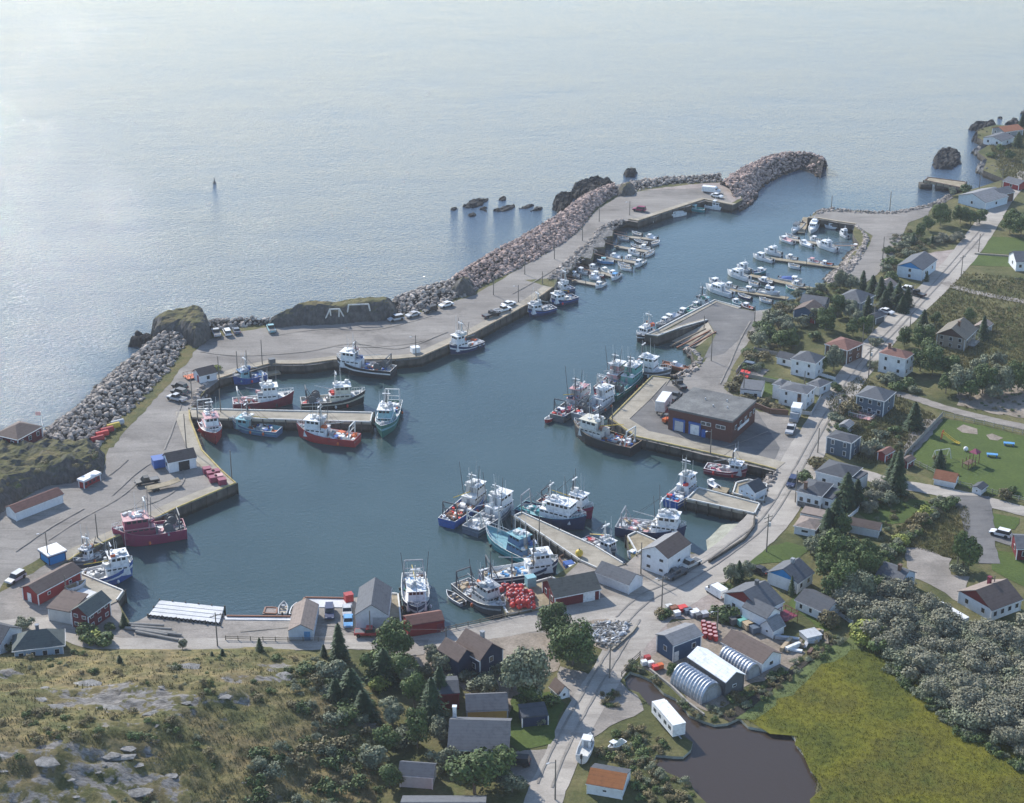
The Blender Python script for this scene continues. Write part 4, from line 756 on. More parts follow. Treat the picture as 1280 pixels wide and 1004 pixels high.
house('house', 'white house with bright blue gable and dark roof below the corner lawn', 'the blue gabled near house', (961, 715), (997, 728), (1021, 717), 2.8, 'w_white', 'r_grey', 'v', win=((0, 0), (2, 1)), rh=1.9, chimney=(.0, .1, 'p_grey'))
wh_ = house('house', 'large white house with dark red gable and cross roof beside the white van', 'the large white house', (906.7, 741.5), (952.5, 764), (975.5, 750), 3.8, 'w_white', 'r_grey', 'v', win=((2, 1), (2, 1)), rh=2.4, chimney=(-.02, .15, 'p_dgrey'))
# coloured gables: the panels are part of the houses
def gable_panel(root, mat, inset=.1, zb=0):
    w_ = [c for c in root.children if c.name.startswith('wall')][0].data.vertices; X = max(v.co.x for v in w_); Y = max(v.co.y for v in w_); h = w_[5].co.z; rh = max(v.co.z for v in w_)-h
    pts = [(-X+inset*2, h+zb), (X-inset*2, h+zb), (0, h+rh-inset)]; vs = [(x, -Y-.05, z) for x, z in pts]+[(x, -Y-.001, z) for x, z in pts]
    MB().add(vs, [(0, 1, 2), (5, 4, 3), (0, 3, 4, 1), (1, 4, 5, 2), (2, 5, 3, 0)]).build('gable_panel', mat, root)
for lb, mt in (('bright blue gable beside', 'w_brightblue'), ('bright blue gable and', 'w_brightblue'), ('dark red gable', 'w_maroon'), ('large beige house with', 'w_brown')):
    for o in bpy.data.objects:
        if o.get('label') and lb in o['label'] and not o.parent: gable_panel(o, mt)
# cross gable wing of the large white house
def wing(root, x0, x1, y0, y1, h, rh, wall, roof):
    w_ = MB().add([(x0, y0, -.3), (x1, y0, -.3), (x1, y1, -.3), (x0, y1, -.3), (x0, y0, h), (x1, y0, h), (x1, y1, h), (x0, y1, h), (x0, (y0+y1)/2, h+rh), (x1, (y0+y1)/2, h+rh)],
        [(0, 1, 5, 4), (1, 2, 6, 9, 5), (2, 3, 7, 6), (3, 0, 4, 8, 7)]).build('wing', wall, root)
    e = .3; sl = rh/((y1-y0)/2); m = MB(); ym = (y0+y1)/2
    for s in (-1, 1):
        ye = ym+s*((y1-y0)/2+e); z = h-sl*e; q = [(x0, ye, z+.05), (x1+e, ye, z+.05), (x1+e, ym, h+rh+.05), (x0, ym, h+rh+.05)]
        if s > 0: q = [q[1], q[0], q[3], q[2]]
        m.add(q+[(a, b, c+.16) for a, b, c in q], [(3, 2, 1, 0), (4, 5, 6, 7), (0, 1, 5, 4), (1, 2, 6, 5), (2, 3, 7, 6), (3, 0, 4, 7)])
    m.build('wing_roof', roof, root)
wing(wh_, 1, 7.2, -4.4, -.4, 3.8, 1.4, 'w_white', 'r_grey')
porch(wh_, 5, 8.2, .3, 4.0, 1.6, 'p_maroon', 'p_maroon')
wing(hb_, -4.9, 1, -6.0, -2.2, 4.4, 1.6, 'w_navy', 'r_brown')
porch(bl, -4, 2, -7.5, -3.6, .25, 'p_pink', 'p_white')
porch(bh, 4, 6.2, -3, 2, 1.2, 'm_weather', 'm_weather')
house('shed', 'tiny barn roofed white shed with round blue grey roof beside the large white house', 'the tiny barn roofed shed', (952, 780), (966.5, 787), (979, 780), 2.1, 'w_white', 'r_ltgrey', 'v', win=((1, 1), (0, 0)), cat='shed', wsz=(.6, .6), rh=1.4)
house('bungalow', 'long white outbuilding with dark roof under the big trees by the ditch', 'the long white outbuilding', (996, 749.5), (1031.7, 765.5), (1046.5, 763), 2.3, 'w_white', 'r_dgrey', 'u', win=((3, 1), (0, 0)), dep=5.5, rh=1.2, wsz=(.8, 1.1))
house('workshop', 'long white workshop with dark brown streaked roof beside the arched steel hut', 'the long white workshop', (904, 802), (953, 828), (978, 818), 2.4, 'w_white', 'r_brown', 'u', win=((0, 0), (1, 1)), cat='workshop', rh=1.4, wsz=(1.1, .9))
house('warehouse', 'grey warehouse with smooth white metal roof between two arched huts', 'the grey warehouse with white roof', (862, 821), (907.4, 851.5), (930, 843), 3.5, 'w_dgrey', 'r_white', 'u', win=((1, 1), (1, 1)), cat='warehouse', rh=1.3, trim='p_dgrey', wsz=(.9, .6))
house('quonset_hut', 'large arched steel hut, nearest the pond', 'the large arched steel hut', (836, 856), (876, 882), (906, 871), 0, 'm_galv', 'm_galv', 'arch', rh=3.9, cat='storage hut')
house('quonset_hut', 'smaller arched steel hut between white roofed warehouse and long workshop', 'the smaller arched steel hut', (896, 829), (932.5, 852), (950, 843), 0, 'm_galv', 'm_galv', 'arch', rh=3.2, cat='storage hut')
house('workshop', 'blue workshop with brown grey low roof and white corner door beside red drums', 'the blue workshop', (822, 793), (842, 806), (879, 794.5), 3.9, 'w_blue', 'r_ltgrey', 'v', win=((1, 1), (2, 1)), door=('r', -2.6, 1.1, 2.1, 'p_white'), cat='workshop', rh=.9)
pk = house('house', 'white house with big brown gable roof and walled deck at the right edge', 'the brown roofed deck house', (1199.5, 739), (1240, 762), (1279, 750), 2.7, 'w_white', 'r_brown', 'v', win=((2, 1), (4, 1)), rh=2.3, chimney=(-.15, .1, 'p_maroon'), rmat2='r_beige')
gable_panel(pk, 'w_maroon')
MB().box(-5.0, 2.5, -12.4, -8.2, -.1, 1.3).build('deck', 'p_white', pk)
house('house', 'maroon house with grey roof cut by the right edge beside the silver car', 'the maroon edge house', (1266, 668), (1272, 685), (1305, 676), 2.9, 'w_darkred', 'r_grey', 'v', win=((1, 1), (2, 1)), rh=1.3)
house('house', 'light blue house with dark gable roof beside the pale gravel drive', 'the light blue house', (1097, 717.5), (1125, 728), (1136.5, 713), 3.2, 'w_ltblue', 'r_grey', 'u', win=((1, 1), (1, 1)), chimney=(.2, -.1, 'p_brown'), rh=1.6)
# below the road, bottom centre
house('house', 'large grey roofed house with brown side wall in front of the yellow shed', 'the large grey roofed house', (562, 935), (634, 937), (637, 899), 3.6, 'w_brown', 'r_grey', 'u', win=((4, 1), (2, 1)), rh=2.6, chimney=(-.47, .3, 'p_white'), over=.4)
house('shed', 'shed with grey roof and mustard yellow front wall', 'the mustard yellow shed', (584, 888), (634, 886), (632, 866), 2.5, 'w_yellow', 'r_grey', 'u', win=((0, 0), (0, 0)), cat='shed', rh=1.5, over=.25, trim='p_grey')
house('shed', 'dark red slatted shed with nearly black roof behind the mustard shed', 'the dark red slatted shed', (541, 868), (573, 866), (571, 846), 3.5, 'w_maroon', 'r_dgrey', 'u', win=((0, 0), (0, 0)), cat='shed', rh=.9, trim='p_maroon', over=.25)
bg = house('house', 'nearest house with broad grey roof and rusty edge at the bottom of the picture', 'the nearest broad roofed house', (502, 1040), (604, 1040), (612, 996), 3.2, 'w_orange', 'r_grey', 'u', win=((3, 1), (1, 1)), rh=2.2, over=.4)
porch(bg, 7.4, 9.2, -5, 3, 1.0, 'm_weather', 'p_white')
house('garage', 'garage with pitched grey roof behind the nearest broad roofed house', 'the grey roofed garage', (500, 967), (540, 970), (546, 955), 2.7, 'w_offwhite', 'r_grey', 'u', win=((0, 0), (0, 0)), cat='garage', rh=1.1)
house('shed', 'long navy blue shed with white trim on the grass under the big tree', 'the navy blue shed', (653, 898), (685, 894.5), (680, 885), 2.0, 'w_navy', 'r_dgrey', 'shed', win=((0, 0), (0, 0)), cat='shed', rh=.5, over=.1, dep=3.5)
house('playhouse', 'tiny white playhouse with brown pitched roof beside the gravel lane', 'the tiny white playhouse', (689, 857), (699, 866), (711, 862), 1.6, 'w_white', 'r_brown', 'u', win=((0, 0), (1, 1)), cat='playhouse', rh=1.2, wsz=(.7, .7), pane='g_mid')
house('shed', 'white shed whose front roof slope is rusty orange, at the pond edge', 'the white shed with rusty roof', (734.5, 979), (777.5, 986.5), (783, 962), 2.1, 'w_white', 'r_rust', 'u', win=((1, 1), (0, 0)), cat='shed', rmat2='r_dgrey', rh=1.1, over=.25, wsz=(.8, .5))
house('fishing_shed', 'small pale blue fishing shed with dark roof on the short timber wharf', 'the small pale blue fishing shed', (924.5, 608), (944, 616), (951, 607), 2.1, 'w_paleblue', 'r_dgrey', 'v', win=((3, 1), (0, 0)), cat='shed', rh=1.5, wsz=(.6, .5), over=.15, pane='g_mid')
# ================================================================ WHARVES, PIERS, FLOATS, BREAKWATER
def wharf_edge(name, label, short, line, wd=3.0, kerb='p_offwhite', face='m_crib', deck='m_concrete', pile=3.0, side=1, base=True):
    """concrete apron, timber face, kerb and fender piles along a quay line (side = land side: +1 left of the line)"""
    pts = [P(a, b) for a, b in line]; c0 = pts[len(pts)//2]; root = empty(name, (c0.x, c0.y, LZ), 0, label, 'wharf'); landmark(c0, short)
    O = Vector((c0.x, c0.y, LZ)); nrm = []
    for i in range(len(pts)):
        d = (pts[min(i+1, len(pts)-1)]-pts[max(i-1, 0)]); d.z = 0; d.normalize(); nrm.append(Vector((-d.y, d.x, 0))*side)
    out = [p-n*.12-O for p, n in zip(pts, nrm)]; inn = [p+n*wd-O for p, n in zip(pts, nrm)]; n = len(pts)
    def band(a, b, z0, z1, m, nm):
        vs = [(p.x, p.y, z0) for p in a]+[(p.x, p.y, z0) for p in b]+[(p.x, p.y, z1) for p in a]+[(p.x, p.y, z1) for p in b]; fs = []
        for i in range(n-1):
            q = [(2*n+i, 2*n+i+1, 3*n+i+1, 3*n+i), (i, i+1, 2*n+i+1, 2*n+i), (n+i+1, n+i, 3*n+i, 3*n+i+1), (n+i, n+i+1, i+1, i)]
            fs += q if side < 0 else q
        fs += [(0, 2*n, 3*n, n), (n-1, 2*n-1, 4*n-1, 3*n-1)]
        return MB().add(vs, fs).build(nm, m, root)
    band(out, inn, -.05, .16, deck, 'deck')
    o2 = [p-nn*.14 for p, nn in zip(out, nrm)]; band(o2, out, -4.5, .10, face, 'face')
    k1 = [p+nn*.05 for p, nn in zip(out, nrm)]; k2 = [p+nn*.40 for p, nn in zip(out, nrm)]; band(k1, k2, .17, .42, kerb, 'kerb')
    rs = resample([p-nn*.14 for p, nn in zip([q-O for q in pts], nrm)], pile); pb = None
    for i, q in enumerate(rs):
        if pb is None: pb = MB().tube((0, 0, -4.2), (0, 0, .25), .17, n=6).mesh('fender_pile', 'm_crib')
        if i < 98:
            o = mkobj('fender_pile', pb, root); j = min(range(n), key=lambda k: (out[k]-q).length); o.location = (q.x-nrm[j].x*.2, q.y-nrm[j].y*.2, 0)
    return root
wharf_edge('wharf', 'long concrete wharf edge curving along the outer harbour lot', 'the long outer wharf', [(274, 474), (300, 465.5), (318, 460.5), (336, 456), (380, 456), (416, 451), (494, 450), (526, 447), (560, 432), (593, 417), (640, 392), (666, 378), (691, 360)], 3.2, 'p_tan')
wharf_edge('wharf', 'wharf edge with yellow kerb where the maroon trawler and red boat lie', 'the yellow kerbed left wharf', [(237, 514), (238, 525), (253, 564), (276, 588), (295, 605), (257, 621), (219, 637), (170, 661), (126, 681), (98, 694), (86, 702)], 3.4, 'm_yellowkerb', side=-1)
wharf_edge('wharf', 'far wharf edge under the gravel lot at the harbour mouth', 'the far wharf', [(786, 275), (797, 277), (840, 263), (880, 250), (915, 257)], 2.6, 'p_tan')
wharf_edge('wharf', 'concrete wharf edge wrapping the brick fish plant yard', 'the fish plant wharf', [(970, 588), (920, 575), (880, 566), (795, 547), (762, 524), (790, 496), (815, 471), (838, 474)], 5.0, 'm_yellowkerb', side=-1)
wharf_edge('wharf', 'pale kerbed wharf point beside the slipway rails', 'the slipway wharf', [(884, 401), (852, 410), (822, 421), (808, 419), (822, 413), (860, 393), (893, 376), (926, 385)], 1.6, 'p_offwhite', side=-1)
wharf_edge('wharf', 'low wharf edge enclosing the small marina basin by the spit', 'the marina basin wharf', [(1069, 281), (1048, 278), (1024, 274), (1010, 273)], 1.6, 'p_tan', side=-1)
def pier(name, label, short, poly, deck='m_concrete', z=LZ, crib='m_crib', kerb='p_offwhite', pile=2.6, cat='pier', kh=.3, thick=.4, zb=-4.5, piles=True, pe=None):
    pts = [P(a, b, z) for a, b in poly]; c0 = sum(pts, Vector())/len(pts); root = empty(name, (c0.x, c0.y, z), 0, label, cat); landmark(c0, short)
    lp = [p-Vector((c0.x, c0.y, z)) for p in pts]; ar = sum(lp[i].x*lp[(i+1) % len(lp)].y-lp[(i+1) % len(lp)].x*lp[i].y for i in range(len(lp)))
    MB().prism(lp, -thick, .12, 0).build('deck', deck, root)
    def inset(k):
        out = []; n = len(lp); sg = 1 if ar > 0 else -1
        for i in range(n):
            a = (lp[i]-lp[i-1]).normalized(); b = (lp[(i+1) % n]-lp[i]).normalized(); na = Vector((-a.y, a.x, 0))*sg; nb = Vector((-b.y, b.x, 0))*sg
            m = (na+nb).normalized(); m = m*(1/max(.4, m.dot(na))); out.append(lp[i]+m*k)
        return out
    if crib: MB().prism(inset(.25), zb, -thick-.002, 0).build('crib', crib, root)
    if kh:
        m = MB(); q = inset(.25); n = len(q)
        for i in range(n):
            a, b = q[i], q[(i+1) % n]; d = b-a
            if pe is not None and i not in pe: continue
            rz = math.atan2(d.y, d.x); m.box(.15, d.length-.15, -.14, .14, .125, .125+kh, o=(a.x, a.y, 0), rz=rz)
        m.build('kerb', kerb, root)
    if piles:
        pb = MB().tube((0, 0, zb), (0, 0, .35), .17, n=6).mesh('pile', 'm_crib'); q = inset(-.15); cnt = 0
        for p in resample(q+[q[0]], pile)[:-1]:
            if cnt < 98: o = mkobj('pile', pb, root); o.location = (p.x, p.y, 0); cnt += 1
    return root
pier('pier', 'narrow concrete finger pier between two rows of longliners on the left', 'the left finger pier', [(237, 511.5), (467, 516.5), (464, 529), (400, 527.5), (286, 524), (240, 522)], 'm_concrete', LZ+.1, pe=[0, 1, 2, 3])
pier('pier', 'broad concrete pier with yellow buoy reaching into the lower harbour', 'the broad central pier', [(641, 646), (652, 641), (700, 663), (744, 683), (781, 705.5), (760, 712), (746, 712), (724, 702), (680, 672)], 'm_concrete', LZ+.12, pe=[1, 2, 3, 8, 7, 6, 0])
pier('wharf', 'square concrete wharf with stained timber sides by the gravel beach', 'the square wharf by the beach', [(857, 625), (872, 610), (951, 630.5), (944, 644)], 'm_concrete', LZ+.1)
pier('wharf', 'short timber wharf under the small pale blue shed', 'the short timber wharf', [(914.5, 618), (919, 604), (936, 600), (960, 606), (955, 628)], 'm_timberdeck', LZ+.05)
pier('wharf', 'timber deck in front of the tall white boathouse', 'the boathouse deck', [(783, 671), (795, 665), (822, 677), (812, 686), (803, 689), (796, 694)], 'm_timberdeck', LZ+.1)
pier('wharf', 'timber deck holding the heap of red buoys', 'the buoy deck', [(634, 770), (622, 749), (640, 736), (690, 722), (700, 727), (700, 745), (693, 758)], 'm_timberdeck', LZ+.1)
pier('wharf', 'narrow timber deck between garage and white trawler', 'the narrow timber deck', [(481, 742), (499, 743), (503, 782), (486, 780)], 'm_timberdeck', LZ+.12, pe=[0, 1])
pier('wharf', 'pale concrete wharf corner below the long red shed', 'the pale wharf corner', [(101, 717), (156, 739.5), (147, 752), (110, 768), (80, 757)], 'm_concrete', LZ+.08, pe=[0, 1])
sl_ = pier('slip_deck', 'wide white slatted deck edged with old tyres at the lower left quay', 'the white slatted deck', [(200, 751), (280, 759.5), (274, 779), (186, 769)], 'm_white_deck', LZ+.45, kerb='p_white', cat='deck', kh=0, thick=.3, zb=-5)
for k in range(3):
    a = P(200-3.5*(k+1), 751+4.6*(k+1), LZ+.45); b = P(280-1.6*(k+1), 759.5+4.9*(k+1), LZ+.45); m = MB().tube(a+Vector((0, 0, .13)), b+Vector((0, 0, .13)), .07, n=4).build('seam', 'p_grey', sl_); m.location = -sl_.location
tb = MB()
for k in range(10): t = 2*math.pi*k/10; t2 = 2*math.pi*(k+1)/10; tb.tube((math.cos(t)*.42, 0, math.sin(t)*.42), (math.cos(t2)*.42, 0, math.sin(t2)*.42), .17, n=5)
tm = tb.mesh('tyre', 'm_tyre')
for k in range(17):
    q = P(189+k*5.1, 770+k*.58, LZ+.1); o = mkobj('tyre', tm); o.location = (q.x, q.y-.35, LZ+.05); o.rotation_euler = (0, 0, -.1)
    tag(o, 'old black tyre fender in the row along the white slatted deck', 'tyre', 'tyre fenders along the white slatted deck')
pier('raft', 'small pink brown raft moored off the lower quay wall', 'the small brown raft', [(331, 759), (348, 760), (347, 769), (328, 768)], 'm_pinkgravel', .6, kh=.15, cat='raft', zb=-.3, piles=False, kerb='p_rust')
pier('apron', 'pale concrete slab along the lower quay between white deck and narrow shed', 'the pale quay slab', [(281, 770.5), (366, 771.5), (364, 776), (281, 775)], 'm_white_deck', LZ+.05, crib=None, kerb='p_rust', pe=[0], cat='quay slab', piles=False)
pier('apron', 'pale concrete slab in front of the parked cars on the lower quay', 'the pale parking slab', [(379.5, 747.5), (441, 748.5), (440, 760), (376, 759)], 'm_white_deck', LZ+.05, crib=None, kerb='p_rust', pe=[0, 3], cat='quay slab', piles=False)
pier('slab', 'bright white boat slab between the long red shed and annex', 'the white boat slab', [(82, 748), (104, 735), (121, 741), (98, 755)], 'm_white_deck', LZ+.2, crib=None, kh=0, cat='slab', piles=False, thick=.2)
pier('timber_pier', 'old timber pier on square cribs at the far upper right', 'the old timber pier', [(1155, 226), (1160, 222), (1208, 228), (1204, 236)], 'm_timberdeck', LZ, crib=None, kerb='p_brown', kh=.2, thick=.7)
tp = [o for o in bpy.data.objects if o.name.startswith('timber_pier')][0]
for px, py in ((1158, 227.5), (1179, 229.5), (1199, 232.5)):
    q = P(px, py); m = MB().box(-2.2, 2.2, -1.6, 1.6, -5, -.72).build('crib', 'm_crib', tp); m.location = (q.x-tp.location.x, q.y-tp.location.y+1.0, 0)
# mooring post rails of the slipway
for k, (a, b) in enumerate((((838, 432), (882, 412)), ((846, 434), (888, 414)), ((854, 437), (895, 416)))):
    A = P(*a, .5); B = P(*b, LZ); A.z = .3; B.z = LZ+.25; m = MB().tube(A, B, .28, n=4).build('slipway_rail', 'p_rust' if k else 'm_timber')
    tag(m, '%s timber rail of the slipway beside the slipway wharf' % ('left', 'middle', 'right')[k], 'slipway rail', 'slipway rails')
pier('jetty', 'rusty red timber jetty behind the moored white boat by the riprap', 'the rusty jetty', [(827, 456), (829, 452), (866, 461), (864, 466)], 'p_rust', 1.7, kerb='p_rust', piles=True, cat='jetty')
pier('barge', 'brown wooden platform behind the blue longliner on the outer wharf', 'the brown platform', [(331, 465), (348, 463), (351, 466.5), (333, 469.5)], 'm_timberdeck', 1.0, crib='m_crib', kh=0, cat='platform', zb=-.5, piles=False)
pier('work_raft', 'small timber work raft in the corner by the short timber wharf', 'the timber work raft', [(893, 607), (912, 611), (908, 617), (890, 613)], 'm_timberdeck', .7, kh=0, cat='raft', zb=-.5, piles=False)
pier('work_float', 'grey work float with blue tub tied to the broad central pier', 'the grey work float', [(697, 699), (706, 694), (724, 701), (722, 710), (706, 712)], 'm_concrete', 1.2, kh=.5, kerb='p_brown', cat='float', zb=-.5, piles=False)
# floating docks
def float_dock(label, short, a, b, w_=2.0, mat='m_concrete', ramp=None, group='floating docks of the marina'):
    A, B = P(*a, .5), P(*b, .5); d = B-A; L = d.length; rz = math.atan2(d.y, d.x); root = empty('floating_dock', (A.x, A.y, 0), rz, label, 'floating dock', group); landmark((A+B)/2, short)
    n = max(2, int(L/6)); MB().box(0, L, -w_/2, w_/2, .35, .6).build('deck', mat, root)
    m = MB()
    for k in range(n): m.box(L*(k+.1)/n, L*(k+.9)/n, -w_/2+.15, w_/2-.15, -.3, .348)
    m.build('pontoon', 'p_dgrey', root)
    for k in range(0, n+1): MB().tube((L*k/n*.96+.3, (w_/2+.15)*(-1)**k, -3), (L*k/n*.96+.3, (w_/2+.15)*(-1)**k, 1.9), .11, n=6).build('pile', 'm_pole', root)
    if ramp:
        Rr = P(*ramp, LZ); e = (Rr-A); e.z = 0; c, s = math.cos(-rz), math.sin(-rz); lx, ly = e.x*c-e.y*s, e.x*s+e.y*c; nn = Vector((-ly, lx, 0)).normalized()*.6
        q = Vector((lx, ly, LZ+.05)); z0 = Vector((1.2, 0, .65)); g = MB().add([z0+nn, z0-nn, q-nn, q+nn, z0+nn-Vector((0, 0, .12)), z0-nn-Vector((0, 0, .12)), q-nn-Vector((0, 0, .12)), q+nn-Vector((0, 0, .12))], [(0, 3, 2, 1), (4, 5, 6, 7), (0, 1, 5, 4), (1, 2, 6, 5), (2, 3, 7, 6), (3, 0, 4, 7)])
        for sgn in (1, -1): g.tube(z0+nn*sgn+Vector((0, 0, .9)), q+nn*sgn+Vector((0, 0, .9)), .05, n=4)
        g.build('gangway', 'p_brown', root)
    return root
G1 = 'floating docks along the outer road'
float_dock('topmost floating dock off the outer road, nearest the far wharf', 'the topmost outer float', (781, 296), (823, 300), ramp=(764, 291), group=G1)
float_dock('second floating dock from the far wharf on the outer side', 'the second outer float', (769, 308), (817, 316), ramp=(756, 303), group=G1)
float_dock('third floating dock from the far wharf, with a big white cuddy boat at its tip', 'the third outer float', (756, 322), (804, 330), ramp=(740, 316), group=G1)
float_dock('fourth floating dock from the far wharf, crowded with small boats', 'the fourth outer float', (733, 338), (772, 346), ramp=(712, 331), group=G1)
float_dock('lowest floating dock on the outer side, just above the blue longliners', 'the lowest outer float', (716, 350.5), (752, 357), ramp=(702, 346), group=G1)
float_dock('marina dock below the small basin, ending in two small white boats', 'the basin dock', (1046, 308), (978, 298), ramp=(1072, 307))
float_dock('long marina dock running under the brown bridge gangway', 'the long middle marina dock', (1056, 335), (962, 323), 2.2, 'm_timberdeck')
float_dock('marina dock with the blue covered cruiser alongside', 'the blue cover dock', (1015, 361), (937, 344), 2.2, 'm_timberdeck')
float_dock('lowest marina dock beside the blue cottage shore', 'the lowest marina dock', (985, 373), (912, 362), 2.2, 'm_timberdeck')
float_dock('short brown dock at the outer corner of the small basin', 'the brown corner dock', (1008, 272), (1001, 291), 2.4, 'm_timberdeck')
# ---------------- armour stone
def rock_mesh(rnd, r):
    me = []
    import itertools
    base = [(x, y, z) for x in (-1, 0, 1) for y in (-1, 0, 1) for z in (-1, 0, 1) if (x, y, z) != (0, 0, 0)]
    return base
ICO = [(0, -.526, .851), (0, .526, .851), (.851, 0, .526), (.526, .851, 0), (-.526, .851, 0), (-.851, 0, .526), (-.526, -.851, 0), (.526, -.851, 0), (.851, 0, -.526), (0, .526, -.851), (-.851, 0, -.526), (0, -.526, -.851)]
ICF = [(0, 1, 5), (0, 2, 1), (0, 7, 2), (0, 6, 7), (0, 5, 6), (1, 2, 3), (1, 3, 4), (1, 4, 5), (2, 8, 3), (2, 7, 8), (3, 9, 4), (3, 8, 9), (4, 10, 5), (4, 9, 10), (5, 10, 6), (6, 11, 7), (6, 10, 11), (7, 11, 8), (8, 11, 9), (9, 11, 10)]
ICF = [(a, b, c) if (Vector(ICO[b])-Vector(ICO[a])).cross(Vector(ICO[c])-Vector(ICO[a])).dot(Vector(ICO[a])) > 0 else (a, c, b) for a, b, c in ICF]
def rock_verts(rnd, c, r):
    sx, sy, sz = r*rnd.uniform(.75, 1.35), r*rnd.uniform(.65, 1.1), r*rnd.uniform(.5, .9); a = rnd.uniform(0, 6.3); b = rnd.uniform(-.5, .5); ca, sa, cb_, sb = math.cos(a), math.sin(a), math.cos(b), math.sin(b); out = []
    for x, y, z in ICO:
        k = rnd.uniform(.78, 1.18); x *= sx*k; y *= sy*k; z *= sz*k; x, z = x*cb_-z*sb, x*sb+z*cb_; x, y = x*ca-y*sa, x*sa+y*ca; out.append((x+c[0], y+c[1], z+c[2]))
    return out
NB = [0]
def rubble(crest, foot, zc, zf, size, mat, out=True, seed=1, indiv=0, labels=None, dens=1.0, name='armour_stone'):
    """bank of loose armour stone between a crest line and a foot line (both as picture points), with its seaward face"""
    rnd = random.Random(seed); C = smooth([P(a, b, zc) for a, b in crest], 10); F = smooth([P(a, b, zf) for a, b in foot], 10); n = min(len(C), len(F)); C, F = C[:n], F[:n]
    core = MB(); vs = []
    S_ = []
    for i in range(n):
        c = C[i]; f = F[i]; dx = (c-f); dx.z = 0; L = dx.length; dx.normalize(); k = c+dx*(zc+1)*1.5; k.z = -1.2
        S_.append((f, c+(f-c)*.35+Vector((0, 0, (zc-zf)*.33)), c, k if out else c))
    for a in S_: vs += [tuple(p-Vector((0, 0, .5))) for p in a]
    fs = []
    for i in range(n-1):
        for j in range(3): q = (i*4+j, i*4+j+1, i*4+j+5, i*4+j+4); fs.append(q)
    core.add(vs, fs); tag(core.build('rubble_bank', 'm_rock_dark'), kind='structure')
    rocks = []
    for i in range(n-1):
        a, b = S_[i], S_[i+1]; seg = (b[1]-a[1]).length
        for j in range(3 if out else 2):
            p0, p1, p2, p3 = a[j], a[j+1], b[j], b[j+1]; w_ = ((p1-p0).length+(p3-p2).length)/2; cnt = seg*w_/(size*size)*dens*(.6 if j == 2 else 1.1)
            for _ in range(int(cnt)+(1 if rnd.random() < cnt % 1 else 0)):
                u, v = rnd.random(), rnd.random(); q = (p0*(1-u)+p1*u)*(1-v)+(p2*(1-u)+p3*u)*v; r = size*rnd.choice((.3, .4, .5, .5, .6, .7, .95)); rocks.append((q+Vector((0, 0, rnd.uniform(-.15, .25)*size)), r, j))
    if indiv:
        vis = sorted([k for k in rocks if k[2] < 2], key=lambda k: k[0].y)
        take = vis[:indiv]; ids = set(id(k) for k in take); rest = [k for k in rocks if id(k) not in ids]
        pool = [MB().add(rock_verts(rnd, (0, 0, 0), 1.0), ICF).mesh('boulder', mat) for _ in range(14)]
        for q, r, j in take:
            o = mkobj('boulder', rnd.choice(pool)); o.location = q; o.scale = (r, r, r); o.rotation_euler = (rnd.uniform(-.4, .4), rnd.uniform(-.4, .4), rnd.uniform(0, 6.3))
            tag(o, labels[0], 'boulder', labels[1])
        rocks = rest
    mb = MB()
    for q, r, j in rocks: mb.add(rock_verts(rnd, q, r), ICF)
    tag(mb.build(name, mat), kind='stuff')
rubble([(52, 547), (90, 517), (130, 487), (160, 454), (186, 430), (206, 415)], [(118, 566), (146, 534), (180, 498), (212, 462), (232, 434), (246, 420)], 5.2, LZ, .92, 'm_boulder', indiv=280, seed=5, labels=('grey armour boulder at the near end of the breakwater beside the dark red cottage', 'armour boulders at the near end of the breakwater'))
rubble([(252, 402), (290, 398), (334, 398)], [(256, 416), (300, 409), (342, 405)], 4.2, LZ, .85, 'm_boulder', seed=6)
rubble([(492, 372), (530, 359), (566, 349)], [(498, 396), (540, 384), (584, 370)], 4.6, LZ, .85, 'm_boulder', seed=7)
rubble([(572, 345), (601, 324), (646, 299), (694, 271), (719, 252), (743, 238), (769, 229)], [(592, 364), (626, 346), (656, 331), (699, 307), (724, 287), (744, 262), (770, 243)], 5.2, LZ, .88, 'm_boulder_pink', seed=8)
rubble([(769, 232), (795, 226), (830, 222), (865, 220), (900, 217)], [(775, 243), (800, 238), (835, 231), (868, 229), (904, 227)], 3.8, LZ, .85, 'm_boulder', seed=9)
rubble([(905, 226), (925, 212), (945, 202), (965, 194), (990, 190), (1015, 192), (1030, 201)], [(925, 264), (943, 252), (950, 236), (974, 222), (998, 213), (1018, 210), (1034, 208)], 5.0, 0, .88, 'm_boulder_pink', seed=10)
for s, (c, f, zc, zf, sz) in enumerate([([(250, 485), (243, 498), (238, 510)], [(274, 478), (262, 492), (252, 510)], LZ, .2, .9), ([(868, 440), (878, 452), (866, 466), (850, 474)], [(852, 438), (866, 452), (858, 462), (838, 472)], LZ, 0, .9), ([(976, 590), (968, 600), (962, 612)], [(958, 590), (953, 600), (950, 612)], LZ, 0, .9),
    ([(1072, 284), (1084, 296), (1082, 312), (1070, 330), (1058, 344), (1036, 356)], [(1062, 286), (1072, 298), (1070, 308), (1060, 318), (1050, 332), (1028, 350)], LZ, -.2, .9), ([(772, 274), (750, 284), (738, 299), (722, 312), (708, 325), (694, 338), (684, 350)], [(783, 278), (764, 290), (753, 303), (741, 318), (726, 327), (714, 337), (699, 351)], LZ+.3, LZ-.5, .8),
    ([(1020, 264), (1036, 260.5), (1060, 262), (1110, 264.5), (1143, 259.5), (1168, 253), (1186, 243)], [(1022, 268), (1038, 265), (1060, 266), (1110, 268), (1144, 263), (1172, 257), (1192, 247)], LZ+.2, LZ, .6)]):
    rubble(c, f, zc, zf, sz, 'm_boulder' if s not in (4,) else 'm_boulder', out=(s == 5), seed=20+s, dens=.9)
